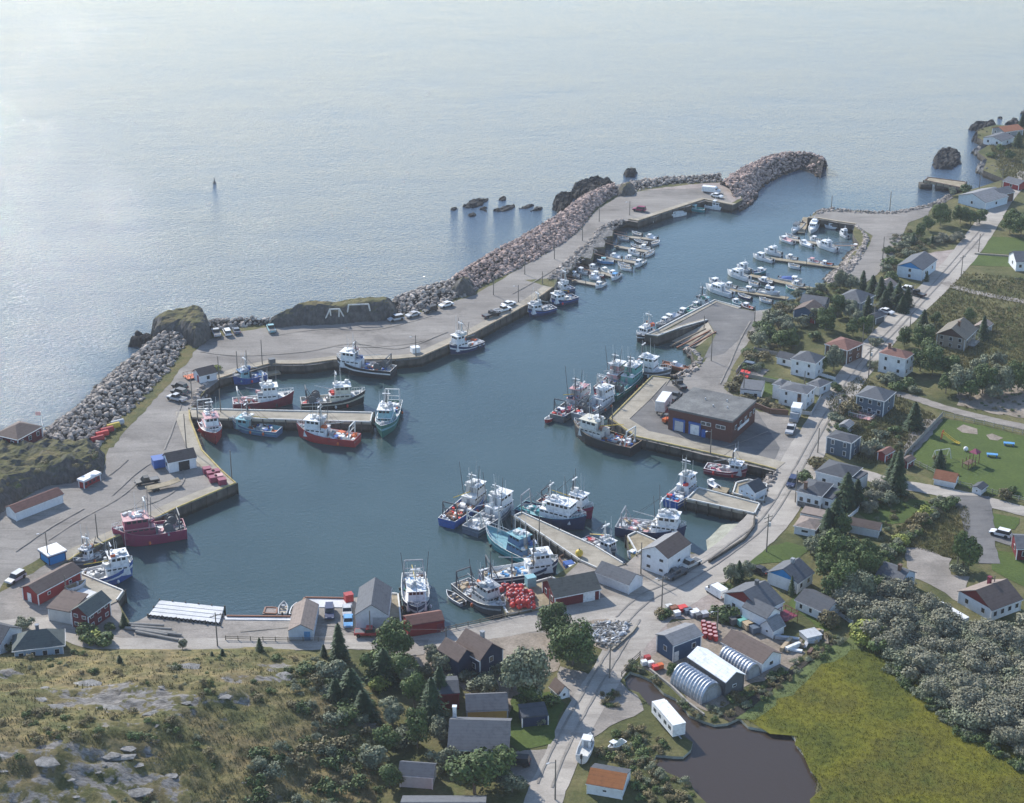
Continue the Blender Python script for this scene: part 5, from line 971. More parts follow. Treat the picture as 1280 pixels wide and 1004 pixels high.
# ================================================================ BOATS
def boat_frame(bow, stern, z):
    A, B = P(*bow, z), P(*stern, z); d = A-B; return (A+B)/2, math.atan2(d.y, d.x), d.length
def hull_parts(root, L, B, fb, rise, cols, bul=.6, tr=.85, deckmat='p_lgrey', full=2.3, stripe=True):
    ss = [-.5, -.42, -.3, -.15, 0, .12, .22, .3, .37, .43, .47, .5]; rows = []
    def hw(s): return B/2*((tr+(1-tr)*min(1, (s+.5)/.3)) if s < -.2 else (1 if s < .05 else max(.02, 1-((s-.05)/.45)**full)))
    def sh(s): return fb+rise*max(0, (s+.1)/.6)**1.8+.12*max(0, -s-.2)
    for s in ss:
        w_ = hw(s); z = sh(s); x = s*L; fl = max(0, (s-.2)/.3)
        rows.append([(x-fl*L*.05, 0, -.7), (x-fl*L*.045, w_*.55*(1-fl*.5), -.4), (x-fl*L*.035, w_*(.9-fl*.35), .12), (x-fl*L*.02, w_*(.96-fl*.15), z*.55), (x-fl*L*.012, w_*(.985-fl*.07), z*.72), (x, w_, z), (x-.02, max(0, w_-.16), z+.01), (x-.05, max(0, w_-.18), z-bul)])
    n = len(rows[0]); mi = [0, 0, 1, 2 if stripe else 1, 1, 3, 4]
    for side in (1, -1):
        m = MB() if side == 1 else m; vs = [(x, y*side, z) for r in rows for x, y, z in r]; 
        for j in range(n-1):
            fs = []
            for i in range(len(ss)-1): q = (i*n+j, (i+1)*n+j, (i+1)*n+j+1, i*n+j+1); fs.append(q[::-1] if side == 1 else q)
            m.add(vs, fs, mi[j])
    r0 = rows[0]; tv = [(x, y, z) for x, y, z in r0[:6]]+[(x, -y, z) for x, y, z in r0[5::-1]]; m.add([(x-.001, y, z) for x, y, z in tv], [tuple(range(len(tv)))], 1)
    ti = [(x+.15, y, z) for x, y, z in r0[5:8]]; m.add([(r0[5][0]+.16, r0[7][1], r0[5][2]), (r0[5][0]+.16, -r0[7][1], r0[5][2]), (r0[5][0]+.16, -r0[7][1], r0[7][2]), (r0[5][0]+.16, r0[7][1], r0[7][2])], [(0, 1, 2, 3)], 4)
    m.box(r0[5][0], r0[5][0]+.155, -r0[7][1], r0[7][1], r0[5][2]-.12, r0[5][2]+.012, 3)
    m.build('hull', cols, root)
    d = MB(); vs = []; fs = []
    for r in rows: x, y, z = r[7]; vs += [(x, y+.02, z+.02), (x, -y-.02, z+.02)]
    for i in range(len(rows)-1): fs.append((2*i, 2*i+1, 2*i+3, 2*i+2))
    d.add(vs, fs).build('deck', deckmat, root)
    return hw, sh
def cabin(root, x0, x1, w_, z, h, mat, roof, rake=.5, wind=.9, front=1, name='wheelhouse', over=.2, wcol='g_dark', gaps=True):
    """x1 is the front (towards the bow); windows all round under the roof"""
    y = w_/2; m = MB(); t = .12; vs = [(x0, -y, z), (x1+rake, -y, z), (x1+rake, y, z), (x0, y, z), (x0, -y+t, z+h), (x1, -y+t, z+h), (x1, y-t, z+h), (x0, y-t, z+h)]
    m.add(vs, [(4, 5, 6, 7), (0, 1, 5, 4), (1, 2, 6, 5), (2, 3, 7, 6), (3, 0, 4, 7)]); ho = m.build(name, mat, root)
    za, zb = z+h-.18-wind*.62, z+h-.2; fr = lambda zz: (zz-z)/h
    def wq(x, yy, zz, d): return (x, yy, zz)
    for s in (-1, 1):
        L = x1-x0; k = max(1, int(L/1.1)); w2 = MB()
        for i in range(k):
            a = x0+.25+(L-.35)*i/k; b = a+(L-.35)/k*.72; q = []
            for zz, xs in ((za, (a, b)), (zb, (b, a))):
                for x in xs: q.append((x, s*(y-t*fr(zz)+.025), zz))
            w2.add(q, [(0, 1, 2, 3) if s < 0 else (3, 2, 1, 0)])
        w2.build('window', wcol, ho)
    w2 = MB(); k = max(3, int(w_/.85))
    for i in range(k):
        a = -y+.2+(w_-.4)*i/k; b = a+(w_-.4)/k*.8; q = []
        for zz, ys in ((za, (a, b)), (zb, (b, a))):
            for yy in ys: q.append((x1+rake*(1-fr(zz))+.03, yy*(1-.03), zz))
        w2.add(q, [(0, 1, 2, 3)])
    w2.build('windscreen', wcol, ho)
    r = MB().box(x0-over, x1+over+.1, -y-over+t, y+over-t, z+h+.002, z+h+.13); r.build('roof', roof, ho)
    MB().box(x0-.04, x0-.001, -.4, .4, z, z+min(1.8, h-.2)).build('door', 'p_grey', ho)
    return z+h+.13
def clutter(rnd, x0, x1, w_, z, n, cl, root):
    for _ in range(n):
        m = MB(); x = rnd.uniform(x0, x1); y = rnd.uniform(-w_/2, w_/2); k = rnd.random()
        if k < .5: a, b, c = rnd.uniform(.3, .9), rnd.uniform(.3, .7), rnd.uniform(.3, .9); m.box(-a, a, -b, b, 0, c, 0, rnd.uniform(0, 3), (x, y, z)); nm = 'fish_box'
        elif k < .75: r = rnd.uniform(.2, .45); m.tube((x, y, z), (x, y, z+rnd.uniform(.4, 1.1)), r, n=8); nm = 'barrel'
        elif k < .9: m.ball((x, y, z+.3), rnd.uniform(.25, .45)); nm = 'deck_buoy'
        else: m.tube((x-.8, y, z+.5), (x+.8, y+rnd.uniform(-.5, .5), z+rnd.uniform(.5, 1.6)), .09, n=5); nm = 'spar'
        m.build(nm, rnd.choice(cl), root)
BN = [0]
def longliner(label, short, bow, stern, B, hull, upper=None, top='p_white', house='p_white', L=None, z=1.7, fb=1.9, rise=1.5, hx=(.02, .30), two=True, gantry=True, deckc='p_lgrey', cap='p_offwhite', seed=None, clut=30, cl=('p_white', 'p_orange', 'p_blue', 'p_rust', 'p_offwhite'),
              whale=True, drum=False, af='p_dgrey', boom=True, stripe=None, mastx=None, outr=False, cat='fishing boat'):
    c, rz, L0 = boat_frame(bow, stern, z); L = L or L0; BN[0] += 1; rnd = random.Random(seed or BN[0]*7+1)
    root = empty('fishing_boat', (c.x, c.y, 0), rz, label, cat, 'fishing boats in the harbour'); landmark(c, short)
    upper = upper or hull; k = L/16.0; bul = .75
    hw, sh = hull_parts(root, L, B, fb, rise, [af, hull, stripe or upper, cap, upper], bul, deckmat=deckc)
    zd = fb-bul+.02; x0, x1 = hx[0]*L, hx[1]*L; hwid = B*.70
    if whale:   # raised foredeck
        s0 = hx[1]+.02; m = MB(); vs = []; st = [s0+(.492-s0)*i/6 for i in range(7)]
        for s in st: zz = sh(s)-.12; vs += [(s*L, hw(s)-.12, zz), (s*L, -hw(s)+.12, zz)]
        m.add(vs, [(2*i, 2*i+1, 2*i+3, 2*i+2) for i in range(6)]); m.add([vs[0], vs[1], (s0*L, -hw(s0)+.2, zd), (s0*L, hw(s0)-.2, zd)], [(0, 1, 2, 3)]); m.build('foredeck', deckc, root)
        zf = sh(.36); MB().box(.36*L-.5, .36*L+.5, -.5, .5, zf-.15, zf+.45).tube((.42*L, -.6, zf+.25), (.42*L, .6, zf+.25), .22, n=8).build('windlass', 'p_grey', root)
    # deckhouse and bridge
    if two:
        zt = cabin(root, x0-.06*L, x1, hwid, zd, 2.1, house, top, .35, .55, name='deckhouse', over=.1)
        zt2 = cabin(root, x0+.03*L, x1-.01*L, hwid*.86, zt, 2.05, house, top, .3, 1.0, name='wheelhouse', over=.35)
    else: zt2 = zt = cabin(root, x0, x1, hwid, zd, 2.6, house, top, .4, 1.0, name='wheelhouse', over=.25)
    # bridge roof fittings
    xr = (x0+x1)/2; m = MB(); m.tube((xr, -.5, zt2), (xr, -.5, zt2+.45), .3, n=8); m.ball((xr-1.0*k, .8, zt2+.5), .35); m.box(xr+.3, xr+1.0, .2, .9, zt2, zt2+.3); m.box(xr-.8*k, xr+.2, -1.3, -.8, zt2, zt2+.35); m.build('radar_dome', 'p_white', root)
    MB().tube((xr-1.8*k, -hwid*.3, zt2+.28), (xr-.6*k, -hwid*.3, zt2+.28), .28, n=8).build('liferaft', 'p_white' if rnd.random() < .6 else 'p_orange', root)
    # mast
    mx = (x0+.04*L) if mastx is None else mastx*L; mh = zt2+rnd.uniform(3.2, 4.6); ms = MB().tube((mx, 0, zt), (mx, 0, mh), .15, .09, n=6).tube((mx, -1.3, mh-1.3), (mx, 1.3, mh-1.3), .07, n=5).tube((mx-.6, 0, zt), (mx, 0, mh-1.0), .06, n=4).tube((mx-.5, -.9, zt), (mx, 0, mh-1.2), .06, n=4).tube((mx-.5, .9, zt), (mx, 0, mh-1.2), .06, n=4)
    mo = ms.build('mast', 'p_offwhite' if rnd.random() < .6 else 'p_dgrey', root)
    MB().box(mx+.1, mx+.4, -1.0, 1.0, mh-.9, mh-.72).build('radar', 'p_white', mo)
    for s_ in (-1, 1): MB().tube((xr, s_*hwid*.38, zt2), (xr-.2, s_*hwid*.42, zt2+rnd.uniform(3.5, 5.5)), .045, .03, n=4).build('antenna', 'p_white', root)
    for _ in range(2): ax, ay = rnd.uniform(x0, x1), rnd.uniform(-1, 1)*hwid*.3; MB().tube((ax, ay, zt2), (ax+rnd.uniform(-.3, .3), ay, zt2+rnd.uniform(2.5, 5.5)), .04, .03, n=4).build('antenna', 'p_lgrey', root)
    if outr:
        for s_ in (-1, 1): MB().tube((x0, s_*hwid*.5, zt), (x0-.4, s_*(hwid*.5+.8), zt2+5.5*k), .10, .06, n=5).build('outrigger', 'p_dgrey', root)
    m = MB()
    for e in ((.48*L, 0, sh(.48)), (-.38*L, B*.3, zd+1), (-.38*L, -B*.3, zd+1), (.1*L, B*.42, fb), (.1*L, -B*.42, fb)): m.tube((mx, 0, mh-.3), e, .03, n=3)
    m.build('rigging', 'p_dgrey', root)
    # railing on bow and bridge
    m = MB(); pr = None
    for s in [hx[1]+.04+(.49-hx[1]-.04)*i/5 for i in range(6)]:
        q = [Vector((s*L, sg*(hw(s)-.1), sh(s)+.02)) for sg in (1, -1)]
        for v in q: m.tube(v, v+Vector((0, 0, .8)), .035, n=4)
        if pr:
            for a, b in zip(pr, q): m.tube(a+Vector((0, 0, .8)), b+Vector((0, 0, .8)), .04, n=4)
        pr = q
    m.build('railing', 'p_white', root)
    # stern gantry
    if gantry:
        gx = -.40*L; gw_ = B*.38; gh = zd+4.0*min(1.1, k); m = MB()
        for s_ in (-1, 1): m.tube((gx, s_*gw_, zd), (gx-.3, s_*gw_*.85, gh), .17, n=5).tube((gx+1.6*k, s_*gw_, zd), (gx, s_*gw_*.88, gh*.85), .09, n=5)
        m.tube((gx-.3, -gw_*.85, gh), (gx-.3, gw_*.85, gh), .18, n=5).tube((gx-.1, -gw_*.9, gh*.7), (gx-.1, gw_*.9, gh*.7), .10, n=5); m.build('gantry', rnd.choice(('p_grey', 'p_offwhite', 'p_dgrey')) if not drum else 'p_dgrey', root)
    if drum:
        for s_, xx in ((-.25, -.33), (.25, -.26)):
            m = MB().tube((xx*L, s_*B-.7, zd+1.4), (xx*L, s_*B+.7, zd+1.4), .8, n=10); m.tube((xx*L, s_*B-.75, zd+1.4), (xx*L, s_*B-.65, zd+1.4), 1.1, n=12).tube((xx*L, s_*B+.65, zd+1.4), (xx*L, s_*B+.75, zd+1.4), 1.1, n=12); m.build('net_drum', 'p_dgrey', root)
    if boom: MB().tube((mx-.3, .2, zt+.8), (-.28*L, rnd.uniform(-1, 1), zd+4.2*k), .11, .08, n=5).build('boom', rnd.choice(('p_offwhite', 'p_yellow', 'p_grey')), root)
    MB().box(-.22*L, -.22*L+1.7*k, -.8, .8, zd, zd+.5).box(-.22*L+.05, -.22*L+1.7*k-.05, -.75, .75, zd+.5, zd+.58).build('hatch', 'p_offwhite', root)
    m = MB().tube((-.09*L, -.8, zd+.7), (-.09*L, .8, zd+.7), .4, n=8).box(-.09*L-.5, -.09*L+.5, -1.0, -.8, zd, zd+1.2).box(-.09*L-.5, -.09*L+.5, .8, 1.0, zd, zd+1.2); m.build('winch', 'p_grey', root)
    if clut: 
        clutter(rnd, -.46*L, x0-.07*L, B*.72, zd, int(clut*1.15), cl, root); clutter(rnd, x0, x1-.5, hwid*.6, zt2, 5, ('p_white', 'p_lgrey', 'p_offwhite'), root); clutter(rnd, x0-.05*L, x0+.02*L, hwid*.8, zt, 3, cl, root)
    for s_ in (-1, 1):
        for t in (-.25, 0.02, .2):
            if rnd.random() < .5: MB().ball((t*L, s_*(hw(t)+.22), .9), .3, sz=1.5).build('fender', rnd.choice(('p_orange', 'p_white', 'p_black', 'p_brightred')), root)
    return root
LL = longliner
LL('large maroon trawler with pink white bridge roof and black net drums at its stern', 'the large maroon trawler', (140, 668), (231, 655), 6.6, 'p_plum', 'p_plum', 'p_pink', 'p_wine', z=2.6, fb=2.6, rise=1.7, hx=(-.02, .33), drum=True, cap='p_pink', outr=True, clut=26, cl=('p_pink', 'p_wine', 'p_grey', 'p_offwhite', 'p_dgrey'))
LL('white trawler with bright blue lower bow at the pale wharf corner', 'the white and blue trawler', (167, 707), (88, 722), 6.0, 'p_blue', 'p_white', 'p_white', z=2.4, fb=2.3, rise=1.7, hx=(.10, .40), stripe='p_white', gantry=False, whale=True, deckc='p_offwhite', cl=('p_white', 'p_lgrey', 'p_brown', 'p_offwhite', 'p_grey'))
LL('grey longliner with tall steel gantry squeezed behind the white and blue trawler', 'the grey gantry longliner', (92, 706), (127, 685), 3.8, 'p_dgrey', 'p_grey', 'p_lgrey', z=1.5, two=False, hx=(-.05, .12), outr=True, fb=1.5, rise=.9)
LL('red longliner with white foredeck lying bow down along the yellow kerb', 'the red and white longliner', (270, 550), (255, 515), 5.4, 'p_red', 'p_red', 'p_pink', 'p_white', fb=2.1, hx=(.02, .26), deckc='p_white', cl=('p_pink', 'p_red', 'p_white', 'p_grey', 'p_yellow'))
LL('small steel blue longliner with open pale stern below the left finger pier', 'the small steel blue longliner', (290, 528), (349, 536.5), 4.6, 'p_steelblue', 'p_ltteal', 'p_ltteal', 'p_ltteal', fb=1.6, rise=1.1, two=False, hx=(.12, .34), clut=14, gantry=False, deckc='p_ltteal')
LL('bright red hulled longliner with wavy white side below the left finger pier', 'the bright red longliner', (371, 538), (447, 548), 5.6, 'p_red', 'p_white', 'p_white', 'p_white', fb=2.0, rise=1.7, hx=(.05, .32), stripe='p_red', drum=False, outr=True, deckc='p_offwhite', cap='p_red')
LL('dark green longliner lying bow down across the end of the left finger pier', 'the dark green longliner', (477, 542), (492, 502), 5.6, 'p_green', 'p_green', 'p_white', 'p_ltteal', fb=2.2, rise=1.6, hx=(.0, .25), cap='p_white', stripe='p_ltteal')
LL('cobalt blue longliner tied in the upper left corner of the harbour', 'the cobalt blue longliner', (291, 474), (331, 465.5), 4.4, 'p_blue', 'p_blue', 'p_steelblue', 'p_ltteal', fb=1.7, rise=1.0, two=False, hx=(.05, .28), deckc='p_steelblue', cl=('p_blue', 'p_white', 'p_steelblue', 'p_sky', 'p_offwhite'), gantry=False)
LL('maroon hulled white longliner, left of the two above the finger pier', 'the maroon and white longliner', (368, 497), (291, 503), 5.2, 'p_maroon', 'p_offwhite', 'p_white', 'p_white', fb=2.1, rise=1.6, hx=(-.04, .22), stripe='p_maroon', cap='p_white', cl=('p_pink', 'p_maroon', 'p_white', 'p_grey', 'p_rust'))
LL('black hulled cream longliner with a steep stern ramp above the finger pier', 'the black and cream longliner', (457, 497), (376, 503), 5.6, 'p_black', 'p_cream', 'p_white', 'p_cream', fb=2.2, rise=1.7, hx=(.0, .26), stripe='p_cream', drum=True, cl=('p_brightred', 'p_red', 'p_white', 'p_grey', 'p_cream'))
LL('white trawler with black lower hull against the long outer wharf', 'the black and white trawler', (421, 453), (492, 462), 5.8, 'p_black', 'p_offwhite', 'p_white', 'p_white', fb=2.5, rise=1.6, hx=(.12, .38), stripe='p_white', z=2.2, drum=True)
LL('small white longliner with blue stripe on the middle of the outer wharf', 'the small white longliner', (562, 437), (601, 425), 4.4, 'p_navy', 'p_white', 'p_white', fb=1.7, two=True, hx=(.08, .34), stripe='p_white', gantry=False, outr=True, cl=('p_brown', 'p_orange', 'p_white', 'p_lgrey', 'p_grey'))
LL('dark blue longliner with white wheelhouse, lower of the pair on the outer wharf', 'the lower dark blue longliner', (660, 389), (692, 382), 4.3, 'p_navy', 'p_navy', 'p_white', 'p_white', fb=1.6, rise=1.0, two=False, hx=(.08, .38), gantry=False, clut=8, cl=('p_white', 'p_lgrey', 'p_steelblue', 'p_white', 'p_offwhite'), af='p_navy', stripe='p_blue', deckc='p_offwhite', cap='p_white')
LL('dark blue longliner with white wheelhouse, upper of the pair on the outer wharf', 'the upper dark blue longliner', (689, 376), (719, 369), 4.3, 'p_navy', 'p_navy', 'p_white', 'p_white', fb=1.6, rise=1.0, two=False, hx=(.06, .38), gantry=False, clut=8, cl=('p_white', 'p_lgrey', 'p_steelblue', 'p_white', 'p_offwhite'), af='p_navy', stripe='p_blue', deckc='p_offwhite', cap='p_white')
LL('little blue and white longliner tucked under the lowest outer float', 'the little tucked longliner', (697, 361), (716, 357), 3.4, 'p_navy', 'p_steelblue', 'p_white', fb=1.3, rise=.8, two=False, hx=(.0, .3), gantry=False, clut=10)
LL('black trawler with cream wheelhouse and yellow line at the fish plant wharf', 'the black trawler', (717, 534), (795, 556), 6.4, 'p_black', 'p_black', 'p_cream', 'p_offwhite', z=2.4, fb=2.5, rise=1.7, hx=(.05, .33), stripe='p_black', cap='p_tan', cl=('p_orange', 'p_blue', 'p_white', 'p_brown', 'p_brightred'), deckc='p_brown')
LL('dark longliner heaped with pots, farthest left in the fish plant raft of boats', 'the dark pot laden longliner', (738, 490), (696, 520), 4.8, 'p_dgrey', 'p_dgrey', 'p_pink', 'p_lgrey', outr=True, hx=(.0, .28), clut=44, cl=('p_plum', 'p_brightred', 'p_white', 'p_navy', 'p_grey'))
LL('grey longliner with white foredeck and red winch in the fish plant raft', 'the white foredeck longliner', (768, 494), (722, 519), 4.9, 'p_grey', 'p_white', 'p_white', 'p_white', hx=(.08, .34), clut=36, deckc='p_white', cl=('p_lgrey', 'p_brightred', 'p_white', 'p_navy', 'p_grey'), drum=True)
LL('wine red longliner with tall twin masts at the back of the raft', 'the wine red longliner', (783, 462), (750, 486), 4.6, 'p_plum', 'p_maroon', 'p_white', 'p_pink', outr=True, hx=(.0, .28), clut=30)
LL('green longliner with tangled gear against the fish plant wharf', 'the green geared longliner', (804, 462), (762, 494), 5.2, 'p_green', 'p_ltgreen', 'p_white', 'p_ltgreen', hx=(.05, .30), clut=46, drum=True, cl=('p_ltgreen', 'p_green', 'p_white', 'p_teal', 'p_grey'))
LL('white longliner with arched wheelhouse windows at the back of the fish plant wharf', 'the white wharf head longliner', (839, 468), (790, 458), 4.8, 'p_dgrey', 'p_white', 'p_white', 'p_white', two=True, hx=(-.28, .10), fb=1.9, gantry=False, clut=10, cl=('p_pink', 'p_white', 'p_lgrey', 'p_rust', 'p_offwhite'))
LL('small maroon and white longliner with a flat pink deck near the road', 'the small pink decked longliner', (934, 589), (882, 581), 4.3, 'p_maroon', 'p_pink', 'p_white', 'p_lgrey', fb=1.5, rise=1.0, two=False, hx=(.12, .36), gantry=False, clut=16, deckc='p_pink', cap='p_white', cl=('p_wine', 'p_pink', 'p_white', 'p_lgrey', 'p_grey'))
LL('white longliner with blue deck covers nosed up to the square wharf', 'the white longliner by the square wharf', (868, 604), (838, 627), 4.7, 'p_blue', 'p_white', 'p_white', 'p_white', hx=(.05, .32), clut=16, gantry=False, cl=('p_sky', 'p_white', 'p_brightred', 'p_lgrey', 'p_blue'), deckc='p_sky')
LL('large white trawler with rounded white bridge beside the tall boathouse', 'the large white trawler', (858, 664), (772, 652), 6.2, 'p_navy', 'p_white', 'p_white', 'p_white', z=2.5, fb=2.4, rise=1.6, hx=(.08, .38), stripe='p_navy', outr=True, clut=34, cl=('p_pink', 'p_white', 'p_lgrey', 'p_tan', 'p_grey'), cap='p_grey')
LL('small blue grey boat with white cabin right beside the broad central pier', 'the small boat by the broad pier', (770, 688), (730, 670), 3.6, 'p_slate', 'p_lgrey', 'p_white', 'p_white', fb=1.3, rise=.8, two=False, hx=(.12, .38), gantry=False, clut=12, cl=('p_brightred', 'p_pink', 'p_white', 'p_lgrey', 'p_brown'), deckc='p_pink')
LL('navy trawler with long white deckhouse along the broad central pier', 'the navy trawler', (733, 652), (650, 631), 6.0, 'p_navy', 'p_navy', 'p_white', 'p_white', z=2.3, fb=2.3, rise=1.5, hx=(-.08, .30), stripe='p_navy', cap='p_ltteal', cl=('p_green', 'p_white', 'p_lgrey', 'p_teal', 'p_grey'), deckc='p_ltteal')
LL('maroon longliner hidden behind the navy trawler, only its bow and roof showing', 'the hidden maroon longliner', (742, 640), (676, 622), 4.8, 'p_plum', 'p_maroon', 'p_white', 'p_white', hx=(.08, .34), outr=True, z=2.0)
LL('bright blue longliner with rusty brown deck, left of the rafted pair', 'the rusty decked blue longliner', (606, 614), (558, 651), 5.2, 'p_blue', 'p_blue', 'p_white', 'p_offwhite', hx=(.12, .36), clut=50, cl=('p_rust', 'p_brown', 'p_white', 'p_tan', 'p_brightred'), deckc='p_rust', outr=True)
LL('grey longliner with white cluttered bridge, right of the rafted pair', 'the grey rafted longliner', (640, 626), (588, 661), 5.4, 'p_slate', 'p_lgrey', 'p_white', 'p_white', hx=(.06, .36), clut=22, cl=('p_white', 'p_white', 'p_lgrey', 'p_offwhite', 'p_grey'), outr=True)
LL('pale teal longliner with wide bare foredeck against the broad pier', 'the pale teal longliner', (607, 664), (668, 697), 5.4, 'p_teal', 'p_ltteal', 'p_ltteal', 'p_steelblue', hx=(-.34, -.08), fb=1.9, gantry=False, whale=False, clut=14, deckc='p_ltteal', boom=True, cl=('p_blue', 'p_tan', 'p_white', 'p_grey', 'p_brown'), mastx=.22)
LL('white longliner with blue bow curl lying against the buoy deck', 'the white longliner by the buoy deck', (698, 707), (602, 720), 5.6, 'p_navy', 'p_white', 'p_white', 'p_white', hx=(.14, .38), fb=2.0, clut=40, cl=('p_white', 'p_sky', 'p_lgrey', 'p_offwhite', 'p_tan'), outr=True, deckc='p_offwhite')
LL('pale grey longliner with white stern deck, bow towards the waterfront road', 'the pale grey longliner', (632, 766), (575, 727), 5.4, 'p_dgrey', 'p_lgrey', 'p_grey', 'p_offwhite', hx=(-.02, .24), clut=22, cl=('p_rust', 'p_tan', 'p_lgrey', 'p_offwhite', 'p_grey'), deckc='p_white', outr=True)
LL('white trawler with patchy blue bridge roof nosed up to the small red shed', 'the white trawler by the red shed', (522, 768), (517, 716), 5.8, 'p_navy', 'p_white', 'p_white', 'p_white', hx=(.05, .34), z=2.2, fb=2.3, clut=34, cl=('p_white', 'p_green', 'p_brown', 'p_sky', 'p_lgrey'), outr=True)
LL('black and white tugboat with tall antenna at the slipway wharf point', 'the black and white tug', (796, 421), (818, 411), 4.0, 'p_black', 'p_white', 'p_white', 'p_white', fb=1.5, rise=.8, two=False, hx=(-.2, .15), gantry=False, clut=12)
LL('dark green gear covered boat beyond the slipway wharf', 'the dark green gear boat', (884, 376), (858, 388), 3.8, 'p_green', 'p_ltgreen', 'p_ltteal', fb=1.4, rise=.8, two=False, hx=(.2, .4), gantry=False, clut=30, cl=('p_green', 'p_teal', 'p_dgrey', 'p_green', 'p_grey'))
# -------- small craft
def smallboat(label, short, bow, stern, B, hull='p_white', deck='p_offwhite', kind='cuddy', top='p_white', z=.7, fb=.85, rise=.45, cat='motor boat', L=None, group='small boats in the marinas', zt=0, motor=True, hc='p_white'):
    c, rz, L0 = boat_frame(bow, stern, z); L = L or max(4.2, L0); root = empty('skiff' if kind == 'skiff' else 'motor_boat', (c.x, c.y, zt), rz, label, cat, group); landmark(c, short)
    hull_parts(root, L, B, fb, rise, ['p_grey', hull, hull, 'p_white' if hull != 'p_white' else 'p_lgrey', deck], .45, deckmat=deck, full=2.0)
    k = L/7
    if kind == 'cuddy':
        cabin(root, -.02*L, .20*L, B*.66, fb-.43, 1.5*k**.5, hc, top, .5, .8, name='cabin', over=.12); MB().add([(.20*L, -B*.3, fb+.1), (.20*L, B*.3, fb+.1), (.42*L, 0, fb+rise*.7), (.20*L, -B*.3, fb-.3), (.20*L, B*.3, fb-.3), (.42*L, 0, fb)], [(0, 1, 2), (0, 2, 5, 3), (1, 4, 5, 2)]).build('foredeck', 'p_white', root)
    elif kind == 'cruiser':
        zt_ = cabin(root, -.15*L, .16*L, B*.72, fb-.43, 1.7, hc, top, .9, .8, name='cabin', over=.15); MB().add([(.16*L, -B*.36, fb+.25), (.16*L, B*.36, fb+.25), (.45*L, 0, fb+rise*.8), (.16*L, -B*.36, fb-.3), (.16*L, B*.36, fb-.3), (.45*L, 0, fb+.1)], [(0, 1, 2), (0, 2, 5, 3), (1, 4, 5, 2)]).build('foredeck', 'p_white', root)
        MB().tube((-.05*L, 0, zt_), (-.08*L, 0, zt_+1.6), .06, n=5).tube((-.07*L, -.5, zt_+1), (-.07*L, .5, zt_+1), .04, n=4).build('mast', 'p_white', root); MB().box(-.15*L-.05, -.02*L, -B*.25, B*.25, zt_, zt_+.5).build('flybridge', 'p_white', root)
    elif kind == 'cover': MB().add([(-.4*L, -B*.4, fb), (.1*L, -B*.42, fb), (.1*L, B*.42, fb), (-.4*L, B*.4, fb), (-.38*L, 0, fb+.5), (.12*L, 0, fb+1.0), (.25*L, 0, fb+.4)], [(0, 1, 5, 4), (2, 3, 4, 5), (3, 0, 4), (1, 6, 5), (6, 2, 5)]).build('cover', top, root); cabin(root, .08*L, .22*L, B*.6, fb-.3, 1.1, 'p_white', 'p_white', .3, .6, name='cabin')
    else:
        m = MB()
        for t in (-.25, 0, .2): m.box(t*L-.14, t*L+.14, -B*.42, B*.42, fb-.25, fb-.19)
        m.build('thwart', 'p_tan', root)
        MB().box(.02*L, .1*L, -.3, .3, fb-.2, fb+.55).build('console', 'p_lgrey', root)
    if motor: MB().box(-.5*L-.45, -.5*L-.02, -.17, .17, fb-.35, fb+.45).tube((-.5*L-.25, 0, -.4), (-.5*L-.25, 0, fb-.35), .08, n=5).build('outboard_motor', 'p_black', root)
    return root
SB = smallboat
SB('white open fishing boat, leftmost of three at the far wharf', 'the leftmost far wharf boat', (834, 270), (856, 266), 2.8, kind='cover', top='p_offwhite', fb=1.1)
SB('pale teal boat, middle of three at the far wharf', 'the teal far wharf boat', (858, 260), (881, 263), 2.8, 'p_teal', 'p_ltgreen', kind='cuddy', top='p_ltteal', fb=1.1, hc='p_ltteal')
SB('white boat with busy cabin, rightmost at the far wharf', 'the rightmost far wharf boat', (910, 261), (882, 257), 3.2, kind='cruiser', fb=1.2)
SB('tiny white dinghy tucked under the far wharf corner', 'the tucked dinghy', (803, 279), (815, 277), 1.7, kind='skiff', motor=False)
SB('white cruiser lying bow down in the small basin', 'the bow down cruiser', (1013, 291), (1021, 277), 3.2, kind='cruiser', fb=1.2)
SB('low white boat along the basin wharf', 'the basin wharf boat', (1030, 282), (1052, 284), 2.5, kind='cuddy')
SB('black and white sport boat outside the brown corner dock', 'the black sport boat', (990, 291), (1003, 278), 2.8, 'p_white', 'p_black', kind='cuddy', top='p_dgrey')
SB('white boat with pink cover at the tip of the basin dock', 'the pink covered boat', (974, 297), (992, 303), 2.4, kind='cover', top='p_pink')
SB('slim white runabout beside the tip of the basin dock', 'the slim runabout', (982, 293), (998, 298), 2.0, kind='skiff')
SB('low white speedboat on the middle of the basin dock', 'the low speedboat', (999, 302), (1016, 308), 2.2, kind='cover', top='p_white')
SB('large white cruiser with domed cabin on the basin dock', 'the domed cruiser', (1020, 304), (1046, 313), 3.2, kind='cruiser', fb=1.3)
SB('small cream boat with orange stern at the inner end of the basin dock', 'the cream boat', (1064, 308), (1078, 310), 2.2, 'p_cream', kind='cuddy')
SB('white boat, front one at the tip of the long middle marina dock', 'the front tip boat', (941, 319), (966, 326), 2.7, kind='cuddy', fb=1.0)
SB('white cruiser, rear one at the tip of the long middle marina dock', 'the rear tip boat', (955, 313), (977, 318), 2.9, kind='cruiser', fb=1.1)
SB('pink and white cabin boat on the long middle marina dock', 'the pink white cabin boat', (1009, 325), (1024, 328), 2.4, kind='cuddy', top='p_pink', deck='p_pink')
SB('orange decked boat on the inner long middle marina dock', 'the orange decked boat', (1025, 329), (1040, 331), 2.4, 'p_white', 'p_orange', kind='cuddy')
SB('sleek white motor yacht at the tip of the blue cover dock', 'the sleek motor yacht', (909, 340), (936, 349), 3.2, kind='cruiser', fb=1.3)
